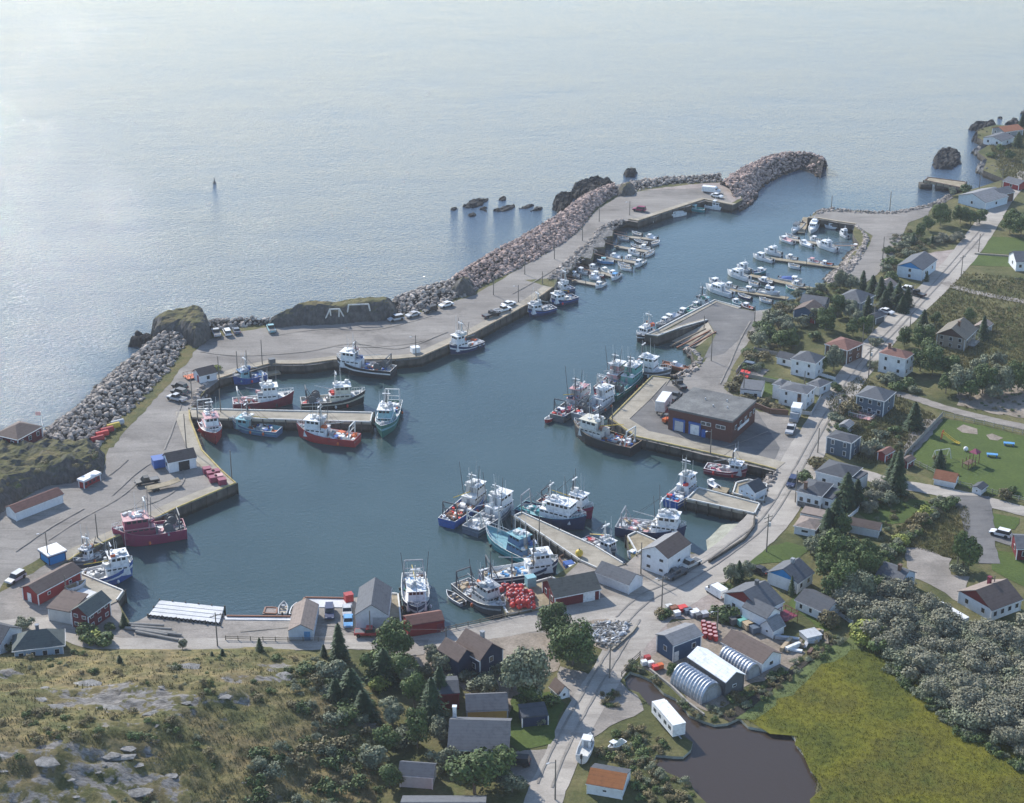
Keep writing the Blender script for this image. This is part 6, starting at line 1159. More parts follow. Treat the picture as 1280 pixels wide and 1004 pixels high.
SB('grey and white boat behind the sleek motor yacht', 'the grey white boat', (921, 333), (938, 339), 2.8, 'p_lgrey', kind='cruiser', fb=1.1)
SB('teal blue boat behind the sleek motor yacht, farther along', 'the teal blue boat', (958, 338), (940, 341), 2.5, 'p_teal', 'p_steelblue', kind='cuddy')
SB('white boat with box wheelhouse on the blue cover dock', 'the box wheelhouse boat', (947, 350), (966, 354), 2.6, 'p_dgrey', kind='cuddy', fb=1.0)
SB('white cruiser with blue canvas cover behind the blue cover dock', 'the blue canvas cruiser', (1003, 351), (974, 347), 2.8, 'p_white', kind='cover', top='p_blue')
SB('low pale green boat at the inner end of the blue cover dock', 'the pale green boat', (982, 358), (998, 362), 2.3, 'p_ltgreen', kind='skiff')
SB('big white cabin cruiser at the tip of the lowest marina dock', 'the big cabin cruiser', (882, 358), (915, 369), 3.5, kind='cruiser', fb=1.4)
SB('dark canvas boat behind the big cabin cruiser', 'the dark canvas boat', (886, 349), (908, 357), 3.0, 'p_white', kind='cover', top='p_slate')
SB('white skiff with small console on the lowest marina dock', 'the console skiff', (945, 364), (922, 361), 2.3, kind='cuddy')
SB('white boat with tall arched wheelhouse on the lowest marina dock', 'the tall wheelhouse boat', (975, 368), (948, 364), 2.8, kind='cruiser', fb=1.1)
SB('dark blue skiff in front of the lowest marina dock', 'the dark blue skiff', (922, 368), (939, 373), 2.2, 'p_navy', kind='skiff')
SB('white skiff at the inner end of the lowest marina dock', 'the inner white skiff', (949, 373), (965, 377), 2.1, 'p_white', kind='skiff')
SB('teal hulled boat behind the slipway lot corner', 'the teal lot corner boat', (916, 376), (926, 380), 2.2, 'p_ltteal', 'p_ltteal', kind='cuddy')
SB('small boat with orange deck where lot and marina shore meet', 'the orange shore boat', (926, 381), (942, 386), 2.2, 'p_brown', 'p_orange', kind='cuddy')
SB('small white boat with canopy midway along the slipway wharf', 'the canopy boat', (831, 400), (847, 393), 2.8, kind='cover', top='p_white', fb=1.0)
SB('small white and tan boat farther along the slipway wharf', 'the white and tan boat', (848, 393), (862, 386), 2.5, 'p_white', 'p_tan', kind='cuddy')
SB('low grey boat next to the tug at the slipway wharf', 'the low grey boat', (820, 407), (832, 402), 2.2, 'p_lgrey', kind='skiff')
SB('white dinghy on the rusty jetty by the riprap', 'the jetty dinghy', (840, 455), (853, 457), 1.8, kind='cover', top='p_white', z=2.0, zt=1.0)
SB('grey inflatable tender beside the pale grey longliner', 'the grey tender', (558, 740), (579, 754), 2.2, 'p_lgrey', 'p_dgrey', kind='skiff')
SB('white skiff upright beside the small brown raft', 'the raft skiff', (355, 754), (353, 768), 2.0, kind='skiff')
SB('grey skiff nosed out beside the narrow white shed', 'the shed skiff', (371, 756), (366, 768), 1.8, 'p_grey', kind='skiff')
SB('small red skiff beside the dark pot laden longliner', 'the small red skiff', (681, 527), (692, 519), 1.8, 'p_red', 'p_white', kind='skiff')
SB('white dinghy beside the timber work raft', 'the white dinghy', (886, 603), (896, 609), 2.0, 'p_navy', kind='cover', top='p_white')
SB('blue tarpaulin covered boat in the nook left of the tall boathouse', 'the tarpaulin boat', (787, 694), (800, 699), 2.2, 'p_white', kind='cover', top='p_sky', zt=1.2, z=1.6)
G2 = 'small boats on the outer floats'
for lb, sh_, b, s, h, k, t in [('grey skiff, outermost on the topmost outer float', 'the topmost outer skiff', (824, 302), (814, 305), 'p_lgrey', 'skiff', 'p_white'), ('white covered boat behind the topmost outer float', 'the topmost covered boat', (808, 296), (820, 298), 'p_white', 'cover', 'p_white'),
    ('low dark boat along the middle of the topmost outer float', 'the low dark float boat', (792, 301), (810, 304), 'p_dgrey', 'skiff', 'p_white'), ('small dinghy at the root of the topmost outer float', 'the root dinghy', (772, 297), (786, 299), 'p_lgrey', 'skiff', 'p_white'), ('small dark boat behind the topmost float', 'the small dark float boat', (792, 291), (800, 293), 'p_grey', 'skiff', 'p_white'),
    ('white rigid inflatable at the tip of the second outer float', 'the white inflatable', (818, 313), (806, 319), 'p_white', 'skiff', 'p_white'), ('white boat on the near side of the second outer float', 'the near side boat', (785, 313), (800, 318), 'p_white', 'cuddy', 'p_white'), ('dark small boat behind the second outer float', 'the dark float boat', (790, 307), (800, 309), 'p_dgrey', 'skiff', 'p_white'),
    ('white cuddy boat at the tip of the third outer float', 'the third float cuddy', (793, 333), (806, 325), 'p_white', 'cuddy', 'p_white'), ('sky blue boat at the root of the third outer float', 'the sky blue boat', (746, 326), (767, 327), 'p_sky', 'cuddy', 'p_ltteal'), ('white low boat along the third outer float', 'the third float low boat', (772, 329), (788, 333), 'p_white', 'skiff', 'p_white'), ('white cabin boat behind the third outer float', 'the third float cabin boat', (783, 322), (793, 324), 'p_white', 'cuddy', 'p_white'), ('white canopy boat nearer shore on the third outer float', 'the third float canopy boat', (764, 320), (775, 322), 'p_white', 'cover', 'p_white'),
    ('blue canopied boat at the tip of the fourth outer float', 'the blue canopy boat', (764, 349), (775, 342), 'p_white', 'cuddy', 'p_sky'), ('maroon hulled boat on the fourth outer float', 'the maroon float boat', (738, 342), (755, 345), 'p_maroon', 'cuddy', 'p_white'), ('white boat near the root of the fourth outer float', 'the fourth float root boat', (720, 337), (735, 341), 'p_white', 'cuddy', 'p_white'), ('cream long boat behind the fourth outer float', 'the cream float boat', (751, 337), (765, 341), 'p_cream', 'cover', 'p_cream'), ('white topped boat behind the fourth outer float, nearer shore', 'the white topped boat', (737, 333), (747, 336), 'p_white', 'cuddy', 'p_white'),
    ('white boat at the tip of the lowest outer float', 'the lowest float tip boat', (744, 359), (756, 353), 'p_white', 'cuddy', 'p_white'), ('white canopied boat behind the lowest outer float', 'the lowest float canopy boat', (738, 346), (749, 348), 'p_white', 'cover', 'p_white'), ('grey boat at the inner end of the lowest outer float', 'the inner grey float boat', (713, 342), (724, 345), 'p_lgrey', 'cuddy', 'p_white')]:
    SB(lb, sh_, b, s, 2.1, h, kind=k, top=t, group=G2)
for lb, sh_, b, s_, kd in [('white cuddy boat behind the lowest marina dock near its tip', 'the dock tip cuddy', (905, 356), (921, 360), 'cuddy'), ('white skiff between the yacht and box wheelhouse boat', 'the middle marina skiff', (936, 352), (948, 356), 'skiff'), ('small white cabin boat behind the blue cover dock, inner end', 'the inner cabin boat', (990, 354), (1004, 357), 'cuddy'), ('white open boat in front of the long middle marina dock', 'the front open boat', (985, 331), (1000, 334), 'skiff'), ('white cabin boat behind the long middle marina dock near its tip', 'the middle dock cabin boat', (982, 321), (996, 324), 'cuddy'), ('white runabout behind the basin dock, middle', 'the basin dock runabout', (1012, 298), (1026, 301), 'cuddy'), ('white cruiser inside the small basin by its stones', 'the inner basin cruiser', (1050, 290), (1060, 296), 'cruiser'), ('white boat moored between tug and canopy boat', 'the boat past the tug', (826, 404), (838, 398), 'cuddy'), ('white cabin boat farthest along the slipway wharf', 'the farthest wharf boat', (864, 385), (878, 379), 'cuddy'), ('white skiff in front of the third outer float', 'the third float skiff', (776, 334), (788, 336), 'skiff'), ('white cabin boat behind the second outer float near its tip', 'the second float cabin boat', (800, 309), (812, 311), 'cuddy'), ('white cuddy boat behind the fourth outer float tip', 'the fourth float cuddy', (762, 341), (772, 344), 'cuddy')]: SB(lb, sh_, b, s_, 2.3, kind=kd, fb=.95)
# boats ashore
SB('white motor boat on a trailer beside the main road near the pond', 'the motor boat on the trailer', (738, 921), (727, 948), 2.6, kind='cuddy', top='p_white', z=LZ+1.2, zt=LZ+.6, fb=1.1)
SB('small white and grey dory hauled out against the long red shed', 'the hauled out dory', (108, 729), (83, 738), 2.0, 'p_lgrey', 'p_tan', kind='skiff', z=LZ+.6, zt=LZ+.25, motor=False)
SB('upturned pale skiff on the grass beside the pond point', 'the pale grass skiff', (762, 938), (778, 929), 1.6, 'p_tan', kind='cover', top='p_cream', z=LZ+.5, zt=LZ+.1, motor=False)
# ================================================================ VEHICLES, POLES, FENCES, GEAR
def vehicle(kind, label, px, py, hx, hy, col='p_white', cat=None, L=None, group='parked vehicles', z=LZ+.12):
    """px,py centre on the ground; hx,hy picture point the bonnet points to"""
    c = P(px, py); h = P(hx, hy); d = h-c; rz = math.atan2(d.y, d.x); nm = {'car': 'parked_car', 'suv': 'parked_car', 'pickup': 'pickup_truck', 'van': 'van', 'boxtruck': 'box_truck', 'trailer': 'trailer'}[kind]
    root = empty(nm, (c.x, c.y, z), rz, label, cat or {'car': 'car', 'suv': 'car', 'pickup': 'pickup', 'van': 'van', 'boxtruck': 'truck', 'trailer': 'trailer'}[kind], group); landmark(c, 'the '+(label.split(',')[0].lower().replace('the ', '', 1) if False else short_of(label)))
    def profile(pts, w_, taper=.0, nmx='body', m=col, zt=None):
        n = len(pts); vs = []
        for s in (-1, 1):
            for x, zz in pts: k = 1-taper*max(0, (zz-.8)/1.0); vs.append((x, s*w_/2*k, zz))
        mb = MB().add(vs, [tuple(range(n)), tuple(range(2*n-1, n-1, -1))]+[(i, n+i, n+(i+1) % n, (i+1) % n) for i in range(n)]); 
        # normals outward: profile is given clockwise seen from the right side
        return mb.build(nmx, m, root)
    W_ = 1.85
    if kind in ('car', 'suv'):
        L = L or (4.6 if kind == 'car' else 4.7); hr = 1.42 if kind == 'car' else 1.72; a = L/2
        profile([(-a, .35), (-a, .85), (-a+.15, .95), (a-.9, .92), (a-.1, .75), (a, .4)][::-1], W_)
        g0, g1, g2, g3 = ((-a+.75, -a+1.25, .35, 1.05) if kind == 'car' else (-a+.1, -a+.35, .45, 1.05))
        profile([(g0, .93), (g1, hr-.06), (g2, hr-.06), (g3, .93)][::-1], W_*.96, .16, 'window', 'g_dark')
        MB().box(g1-.02, g2+.02, -W_*.41, W_*.41, hr-.06, hr).build('roof', col, root)
    elif kind == 'pickup':
        L = L or 5.6; a = L/2; hr = 1.85
        profile([(-a, .5), (-a, 1.05), (-.35, 1.05), (a-1.3, 1.08), (a-.1, .95), (a, .5)][::-1], 1.95)
        profile([(-.55, 1.07), (-.45, hr-.06), (.75, hr-.06), (1.35, 1.07)][::-1], 1.85, .14, 'window', 'g_dark'); MB().box(-.47, .77, -.80, .80, hr-.06, hr).build('roof', col, root)
        MB().box(-a+.1, -.65, -.8, .8, 1.051, 1.07).build('truck_bed', 'p_dgrey', root)
    elif kind == 'van':
        L = L or 5.6; a = L/2; profile([(-a, .4), (-a, 2.2), (a-1.7, 2.25), (a-.9, 1.25), (a-.1, 1.0), (a, .4)][::-1], 2.0); MB().box(a-1.5, a-1.0, -1.01, 1.01, 1.3, 1.85).build('window', 'g_dark', root)
    elif kind == 'boxtruck':
        L = L or 8; a = L/2; MB().box(-a, a-2.2, -1.2, 1.2, 1.0, 3.5).build('cargo_box', 'p_white', root); MB().box(-a, a-.3, -.5, .5, .5, .98).build('chassis', 'p_dgrey', root)
        profile([(a-2.1, .5), (a-2.1, 2.5), (a-.9, 2.5), (a-.4, 1.5), (a, 1.3), (a, .5)][::-1], 2.2, 0, 'cab'); MB().box(a-1.8, a-1.1, -1.11, 1.11, 1.6, 2.2).build('window', 'g_dark', root)
    elif kind == 'trailer':
        L = L or 8; a = L/2; MB().box(-a, a, -1.25, 1.25, 1.15, 3.9).build('cargo_box', 'p_white', root); MB().box(-a+.2, a-.5, -.5, .5, .8, 1.148).build('chassis', 'p_dgrey', root)
        MB().box(-a-.03, -a-.001, -1.15, 1.15, 1.25, 3.8).build('door', 'p_offwhite', root)
    wx = L/2-.85
    for sx in (-1, 1):
        for sy in (-1, 1):
            r = .34 if kind in ('car',) else .42
            MB().tube((sx*wx, sy*(W_/2-.12), r), (sx*wx, sy*(W_/2+.06), r), r, n=10).build('wheel', 'm_tyre', root)
    if kind in ('car', 'suv', 'pickup', 'van'):
        for sy in (-1, 1): MB().box(L/2-.04, L/2+.03, sy*.65-.2, sy*.65+.2, .62, .78).build('headlight', 'p_lgrey', root); MB().box(-L/2-.02, -L/2+.02, sy*.72-.12, sy*.72+.12, .7, .9).build('tail_light', 'p_brightred', root)
    return root
def short_of(label):
    w_ = label.split(); o = []
    for x in w_:
        if x.strip(',') in ('parked', 'on', 'in', 'beside', 'at', 'with', 'behind', 'under', 'between', 'facing', 'standing', 'farthest', 'near', 'nearest', 'below', 'above', 'outside', 'hitched', 'just'): break
        o.append(x.strip(','))
        if x.endswith(','): break
    return ' '.join(o[:5]).lower()
V = vehicle
V('pickup', 'white crew pickup parked against the tall white boathouse wall', 862, 709, 845, 717, 'p_offwhite')
V('pickup', 'dark low flatbed parked in the boathouse shadow', 845, 721, 832, 727, 'p_dgrey')
V('car', 'black sedan beside the blue gabled near house', 948, 716, 932, 710, 'p_black')
V('van', 'white van with dark rear windows at the large white house', 895, 744, 882, 736, 'p_white', L=4.9)
V('suv', 'dark blue car driving on the main road by the short timber wharf', 990, 606, 984, 616, 'p_navy')
V('suv', 'silver white car on the dark driveway by the maroon edge house', 1250, 670, 1238, 667, 'p_white')
V('boxtruck', 'white topped box truck backed in behind the long white two storey house', 994, 525, 990, 534, 'p_grey', L=6)
V('pickup', 'dark pickup with white bonnet below the box truck', 988, 540, 984, 550, 'p_lgrey')
V('car', 'small white car in the driveway by the dark garden shed', 1108, 392, 1118, 395, 'p_white')
V('suv', 'black and white jeep in front of the bungalow drive', 1132, 364, 1122, 362, 'p_white')
V('pickup', 'dark pickup beside the jeep on the gravel drive', 1146, 370, 1136, 367, 'p_black')
V('suv', 'dark red car half hidden under the conifers below the jeep', 1124, 383, 1116, 380, 'p_maroon')
G = 'vehicles parked on the outer harbour lot'
V('pickup', 'silver pickup, leftmost of three nosed in by the armour stones', 270.5, 419, 267, 411, 'p_lgrey', group=G)
V('suv', 'white wagon, middle of three nosed in by the armour stones', 284, 418, 280, 411, 'p_white', group=G)
V('car', 'grey blue hatchback, rightmost of three nosed in by the armour stones', 295.5, 416, 292, 409, 'p_slate', group=G)
V('pickup', 'pale blue pickup alone between armour stones and grassy bank', 339, 414, 336, 407, 'p_ltteal', group=G)
V('suv', 'silver blue car, leftmost of four along the stone bank', 495, 401, 484, 403, 'p_lgrey', group=G)
V('car', 'silver grey car, second of four along the stone bank', 516, 396, 505, 399, 'p_lgrey', group=G)
V('suv', 'black car, third of four along the stone bank', 537.5, 390, 527, 393, 'p_black', group=G)
V('car', 'white car, rightmost of four along the stone bank', 557.5, 383.5, 548, 386, 'p_white', group=G)
V('pickup', 'black pickup at the outer wharf edge, nearest the small white longliner', 614, 396.5, 626, 393, 'p_black', group=G)
V('pickup', 'white pickup at the outer wharf edge, middle of three', 628.5, 390, 640, 387, 'p_white', group=G)
V('car', 'white car at the outer wharf edge, farthest of three', 636, 382.5, 645, 380, 'p_white', group=G)
V('suv', 'dark red car standing alone on the far gravel lot', 799, 264, 790, 263, 'p_plum', group=G)
V('van', 'long white van beside the pebble bank on the far lot', 889, 241, 899, 242, 'p_white', group=G, L=6.5)
V('car', 'white car in front of the long white van on the far lot', 896, 247, 905, 249, 'p_white', group=G)
V('suv', 'black jeep, top of three by the left finger pier root', 225, 486, 219, 484, 'p_black', group=G)
V('suv', 'dark jeep with white roof, middle of three by the left finger pier root', 224, 493, 217, 491, 'p_dgrey', group=G)
V('pickup', 'silver pickup, bottom of three by the left finger pier root', 221, 501, 213, 499, 'p_lgrey', group=G)
V('pickup', 'black pickup hitched to the brown flatbed trailer', 184, 605, 173, 607, 'p_black', group=G)
V('suv', 'silver van parked left of the long red shed', 20, 726, 10, 732, 'p_lgrey', group='vehicles on the lower quay')
V('suv', 'dark purple van parked on the lower quay', 412, 769, 412, 780, 'p_navy', group='vehicles on the lower quay', L=5)
V('car', 'grey car behind the blue car by the garage', 434, 767, 434, 776, 'p_lgrey', group='vehicles on the lower quay')
V('car', 'bright blue car by the garage', 435.5, 780, 435.5, 790, 'p_sky', group='vehicles on the lower quay')
V('pickup', 'red pickup in front of the garage door', 461, 795, 475, 795, 'p_red', group='vehicles on the lower quay')
V('suv', 'black car in the shadow of the large grey roofed house', 646, 956, 634, 955, 'p_black')
V('trailer', 'white box trailer standing left of the brick fish plant', 829, 514, 836, 504, 'p_white', L=7)
V('pickup', 'black pickup at the top of the fish plant wharf', 849, 484, 843, 479, 'p_black')
V('pickup', 'dark pickup under the fish plant roof edge', 844, 499, 850, 494, 'p_dgrey')
V('suv', 'dark car in the garden behind the low white flat roofed building', 940, 461, 950, 463, 'p_slate')
V('suv', 'dark car parked under the far trees past the pale blue warehouse', 1239, 257, 1247, 250, 'p_dgrey')
# caravan by the pond, flatbed trailer, forklift
q = P(835, 908); d = P(848, 925)-P(820, 892); cr = empty('caravan', (q.x, q.y, LZ+.1), math.atan2(d.y, d.x), 'long white caravan trailer on the gravel tongue beside the pond', 'caravan'); landmark(q, 'the white caravan')
MB().box(-4.3, 4.3, -1.25, 1.25, .6, 2.9).build('body', 'p_white', cr); MB().box(-3.6, 4.35, -1.3, 1.3, 2.902, 3.05).build('roof', 'p_white', cr); MB().box(4.3, 5.3, -.1, .1, .5, .65).build('tow_bar', 'p_grey', cr)
for k, x in enumerate((-3, -1, 1.2, 3)): MB().box(x-.5, x+.5, -1.28, -1.251, 1.5, 2.2).build('window', 'g_mid', cr)
for sx in (-.6, .6): MB().tube((sx, -1.15, .35), (sx, 1.15, .35), .35, n=10).build('wheel', 'm_tyre', cr)
q = P(203, 611); d = P(222, 606)-P(186, 614); fb_ = empty('flatbed_trailer', (q.x, q.y, LZ+.1), math.atan2(d.y, d.x), 'brown plank flatbed trailer with raised ramp behind the black pickup', 'trailer'); landmark(q, 'the brown flatbed trailer')
MB().box(-3.8, 1.2, -1.1, 1.1, .75, .95).build('deck', 'm_timberdeck', fb_); MB().add([(1.2, -1.1, .75), (1.2, 1.1, .75), (4.2, 1.1, 1.3), (4.2, -1.1, 1.3), (1.2, -1.1, .9), (1.2, 1.1, .9), (4.2, 1.1, 1.42), (4.2, -1.1, 1.42)], [(0, 1, 2, 3), (7, 6, 5, 4), (0, 3, 7, 4), (1, 5, 6, 2), (2, 6, 7, 3)]).build('ramp', 'm_timberdeck', fb_)
for sx in (-2.2, -1.3):
    for sy in (-1, 1): MB().tube((sx, sy*.95, .38), (sx, sy*1.15, .38), .38, n=10).build('wheel', 'm_tyre', fb_)
def forklift(px, py, lb, col):
    q = P(px, py); r = empty('forklift', (q.x, q.y, LZ+.12), .8, lb, 'forklift'); MB().box(-1.1, .9, -.6, .6, .3, 1.1).build('body', col, r); MB().box(.95, 1.05, -.5, -.38, .1, 2.7).box(.95, 1.05, .38, .5, .1, 2.7).box(.94, 1.06, -.378, .378, 2.4, 2.5).build('lift_mast', 'p_dgrey', r); MB().box(1.06, 2.1, -.45, -.3, .15, .22).build('fork', 'p_dgrey', r); MB().box(1.06, 2.1, .3, .45, .15, .22).build('fork', 'p_dgrey', r)
    m = MB()
    for x, y in ((-.7, -.5), (-.7, .5), (.6, -.5), (.6, .5)): m.tube((x, y, 1.1), (x*.8, y, 2.1), .05, n=4)
    m.box(-.75, .6, -.55, .55, 2.1, 2.18); m.build('cage', 'p_dgrey', r)
    for x in (-.7, .6):
        for y in (-.6, .6): MB().tube((x, y-.1, .3), (x, y+.1, .3), .3, n=8).build('wheel', 'm_tyre', r)
forklift(835, 517, 'red forklift at the left corner of the brick fish plant', 'p_red'); forklift(833, 528, 'orange forklift in front of the brick fish plant, lower one', 'p_orange')
# -------- utility poles, each with its own label from what stands beside it
def pole(px, py, h, arm=True, lamp=False, r=.14, lean=0, what=None, dirx=.6, cat='utility pole', double=False):
    q = P(px, py); o = empty('utility_pole' if arm or not lamp else 'lamp_post', (q.x, q.y, LZ), dirx, None, cat, 'poles around the harbour')
    MB().tube((0, 0, -.1), (0, lean, h), r*1.15, r*.8, n=7).build('shaft', 'm_pole', o)
    if arm:
        MB().box(-1.2, 1.2, -.06, .06, h-.75, h-.62).build('crossarm', 'm_pole', o)
        if double: MB().box(-1.0, 1.0, -.06, .06, h-1.7, h-1.58).build('crossarm', 'm_pole', o); MB().tube((.35, -.1, h-2.9), (.35, -.1, h-2.0), .26, n=8).build('transformer', 'p_lgrey', o)
        for x in (-1.05, -.4, .4, 1.05): MB().tube((x, 0, h-.62), (x, 0, h-.42), .05, n=5).build('insulator', 'p_grey', o)
    if lamp: MB().tube((0, 0, h-.5), (-1.4, 0, h-.1), .05, n=5).build('arm', 'p_grey', o); MB().box(-1.9, -1.3, -.14, .14, h-.16, h-.03).build('lamp_head', 'p_lgrey', o)
    auto(o, what or (('wooden pole with crossarm' if not double else 'wooden pole with transformer') if arm else 'bare wooden pole'), q+Vector((0, 0, h/2)))
POLES = [(827, 764, 8, 1, 1), (958, 690, 9, 2, 0), (1047, 518, 6, 2, 0), (1022, 566, 6.5, 0, 0), (994, 628, 8, 0, 0), (1085.5, 472, 9, 2, 0), (1091, 416, 9, 1, 1), (1137, 414, 5, 0, 0), (1139, 381, 6.5, 1, 0), (1201, 348, 7.5, 1, 0), (1103, 326, 8, 0, 0), (1223, 315, 6, 0, 0), (1224, 235, 6.5, 0, 0), (1251.5, 237, 8, 1, 0), (1112, 264, 7, 0, 0),
    (1039, 262, 5, 0, 0), (787, 269, 5, 0, 1), (749, 277, 5.5, 0, 0), (728, 301, 6, 0, 0), (693, 324, 6.5, 0, 0), (656, 343, 6.5, 0, 0), (648, 378, 5.5, 0, 1), (617, 369, 7, 0, 0), (274, 474, 6.5, 0, 0), (297, 465, 6, 0, 0), (309, 464, 6, 0, 0), (328, 457, 7.5, 0, 0), (276, 516, 6.5, 0, 0), (233, 560, 9, 0, 0), (290, 600, 7.5, 0, 0), (247, 523, 6.5, 0, 0), (240, 497, 6, 0, 0), (520, 447, 6.5, 0, 1),
    (61, 704, 7.5, 0, 1), (122, 673, 6, 0, 0), (272, 808, 7.5, 1, 0), (765, 537, 6.5, 0, 0), (888, 568, 6.5, 0, 1), (929, 498, 7.5, 0, 0), (889, 451, 8, 0, 0), (943, 405, 5.5, 0, 1), (880, 411, 4, 0, 0), (558, 818, 6, 1, 0), (694, 1000, 8, 0, 1), (762, 848, 7.5, 1, 0), (640, 737, 8, 0, 0), (687, 764, 5, 0, 0), (674, 674, 5.5, 0, 0), (801, 718, 7.5, 0, 0), (1197, 705, 7, 0, 0), (1005, 486, 5, 0, 0), (896, 795, 6, 0, 1), (678, 355, 4, 0, 0), (463, 797, 6, 0, 0), (84, 752, 6, 0, 0), (1078, 430, 6, 0, 0), (1240, 752, 6, 0, 0), (1040, 700, 6, 1, 0)]
for px, py, h, a, l in POLES: pole(px, py, h, a > 0, l > 0, double=a == 2, r=.13)
# overhead wires between the road poles: one thing each
def wire(a, b, ha, hb):
    A, B = P(*a), P(*b); A.z += ha-.5; B.z += hb-.5; m = MB(); pr = None
    for k in range(13):
        t = k/12; q = A.lerp(B, t); q.z -= 4*t*(1-t)*(B-A).length*.02
        if pr is not None: m.tube(pr, q, .022, n=3)
        pr = q
    o = m.build('overhead_wire', 'p_dgrey'); tag(o, None, 'wire', 'overhead wires'); auto(o, 'thin sagging overhead wire', (A+B)/2)
for i, j in ((0, 1), (1, 4), (4, 3), (3, 2), (2, 5), (5, 6), (6, 8), (8, 9), (0, 43), (43, 42), (35, 42)):
    a, b = POLES[i], POLES[j]; wire(a[:2], b[:2], a[2], b[2]) if i != 43 and j != 43 else None
# -------- fences and walls
def fence(label, pts, h=1.1, mat='p_white', kind='board', cat='fence'):
    q = [P(a, b) for a, b in pts]; o = empty('fence' if kind != 'wall' else 'wall', q[0], 0, label, cat); O = q[0]
    if kind == 'wall':
        m = MB()
        for a, b in zip(q, q[1:]): d = b-a; m.box(0, d.length, -.18, .18, -.2, h, o=tuple(a-O), rz=math.atan2(d.y, d.x))
        m.build('wall_run', mat, o); return o
    m = MB()
    for a, b in zip(q, q[1:]):
        d = b-a; rz = math.atan2(d.y, d.x)
        if kind == 'board': m.box(0, d.length, -.03, .03, .12, h, o=tuple(a-O), rz=rz)
        else:
            for zz in ((.45, .95) if h < 1.5 else (.5, 1, 1.5)): m.box(0, d.length, -.035, .035, zz*h/1.1-.05, zz*h/1.1+.07, o=tuple(a-O), rz=rz)
    m.build('boards' if kind == 'board' else 'rail', mat, o)
    pm = MB().box(-.07, .07, -.07, .07, -.1, h+.12).mesh('post', [mat]); c = 0
    for v in resample(q, 2.4):
        if c < 95: p_ = mkobj('post', pm, o); p_.location = v-O; c += 1
fence('low white board fence on two sides of the garden behind the marina lot', [(920, 468), (943, 439), (990, 449)], 1.2, 'm_weather')
fence('grey board fence dividing the gardens above the brick plant', [(911, 490), (925, 470), (974, 481)], 1.2, 'm_weather')
fence('long weathered fence down the left side of the big lawn', [(1178, 521), (1133, 569), (1128, 578)], 1.3, 'm_weather')
fence('long wire fence with posts along the top of the big lawn', [(1180, 521), (1230, 531), (1290, 546)], 1.2, 'm_weather', 'rail')
fence('post and rail fence along the low side of the big lawn', [(1140, 578), (1168, 592), (1200, 607), (1240, 617), (1290, 630)], 1.1, 'm_weather', 'rail')
fence('short white fence beside the white hipped house', [(1024, 470), (1044, 476)], 1.0, 'p_white')
fence('white picket fence around the long white two storey house', [(1000, 518), (1014, 520), (1026, 498)], 1.1, 'p_lgrey')
fence('white curved garden fence beside the dark conifers', [(1060, 650), (1072, 640), (1078, 628)], 1.0, 'p_white')
fence('timber guard rail along the lower waterfront road', [(282, 800), (360, 802), (417, 802)], .9, 'm_timber', 'rail')
fence('rusty guard rail between road and water by the red shed', [(555, 789), (600, 779), (634, 771), (693, 759)], .9, 'm_timber', 'rail')
fence('long timber retaining wall between beach and main road', [(886, 704), (905, 692), (930, 676), (942, 660), (943, 648)], .7, 'm_crib', 'wall', 'wall')
fence('timber edged walkway along the creek below the blue workshop', [(812, 838), (840, 860), (860, 880), (880, 895)], .5, 'm_weather', 'wall', 'wall')
fence('brown retaining wall behind the brick plant yard', [(940, 508), (962, 517), (985, 519)], 1.4, 'p_brown', 'wall', 'wall')
fence('concrete kerb wall around the stone plot beside the gravel road', [(765, 814), (790, 792), (796, 784)], .5, 'm_concrete', 'wall', 'wall')
fence('black bridge rail where the gravel road crosses the creek', [(777, 846), (790, 829), (800, 820)], 1.0, 'p_black', 'rail')
fence('white pebbled garden edge beside the parking of the pale gravel drive', [(1108, 268), (1066, 263)], .35, 'p_offwhite', 'wall', 'wall') if False else None
fence('low white parapet between the two far lawns', [(1218, 318), (1262, 321)], .5, 'm_concrete', 'wall', 'wall')
fence('white fence by the long outbuilding at the ditch corner', [(1047, 769), (1066, 782)], 1.0, 'p_lgrey')
# -------- red buoys heap, drums, tubs
rnd = random.Random(77)
ball = MB().ball((0, 0, 0), .62, 0, 10, 7).mesh('buoy', 'p_red'); ball2 = MB().ball((0, 0, 0), .62, 0, 10, 7).mesh('buoy', 'p_brightred'); tipm = MB().tube((0, 0, .55), (0, 0, .78), .14, n=6).mesh('eye', 'p_white')
HEAP = [(628+8*i+rnd.uniform(-2, 2), 737+4*j+rnd.uniform(-1, 1), 0) for i in range(4) for j in range(2)]+[(636+6.5*i+rnd.uniform(-2, 2)+j*1.5, 745+4.2*j+rnd.uniform(-1.2, 1.2), 0) for i in range(5) for j in range(5)]+[(640+6*i+rnd.uniform(-1, 1), 742+5*j, .75) for i in range(3) for j in range(3)]+[(648+6*i, 757+4*j, .75) for i in range(3) for j in range(2)]
for i, (px, py, dz) in enumerate(HEAP):
    q = P(px, py); bright = (646 < px < 668 and py < 748) or py > 760; o = empty('mooring_buoy', (q.x, q.y, LZ+.84+dz), rnd.uniform(0, 6), ('bright red' if bright else 'dark red')+' round mooring buoy in the heap on the timber deck', 'buoy', 'heap of red buoys'); o.rotation_euler = (rnd.uniform(-1, 1), rnd.uniform(-1, 1), 0)
    mkobj('float_ball', ball2 if bright else ball, o); mkobj('eye', tipm, o)
drm = MB().tube((0, 0, 0), (0, 0, 1.05), .48, n=12).mesh('drum', 'p_red'); lidm = MB().tube((0, 0, 1.051), (0, 0, 1.10), .42, n=12).mesh('lid', 'p_pink')
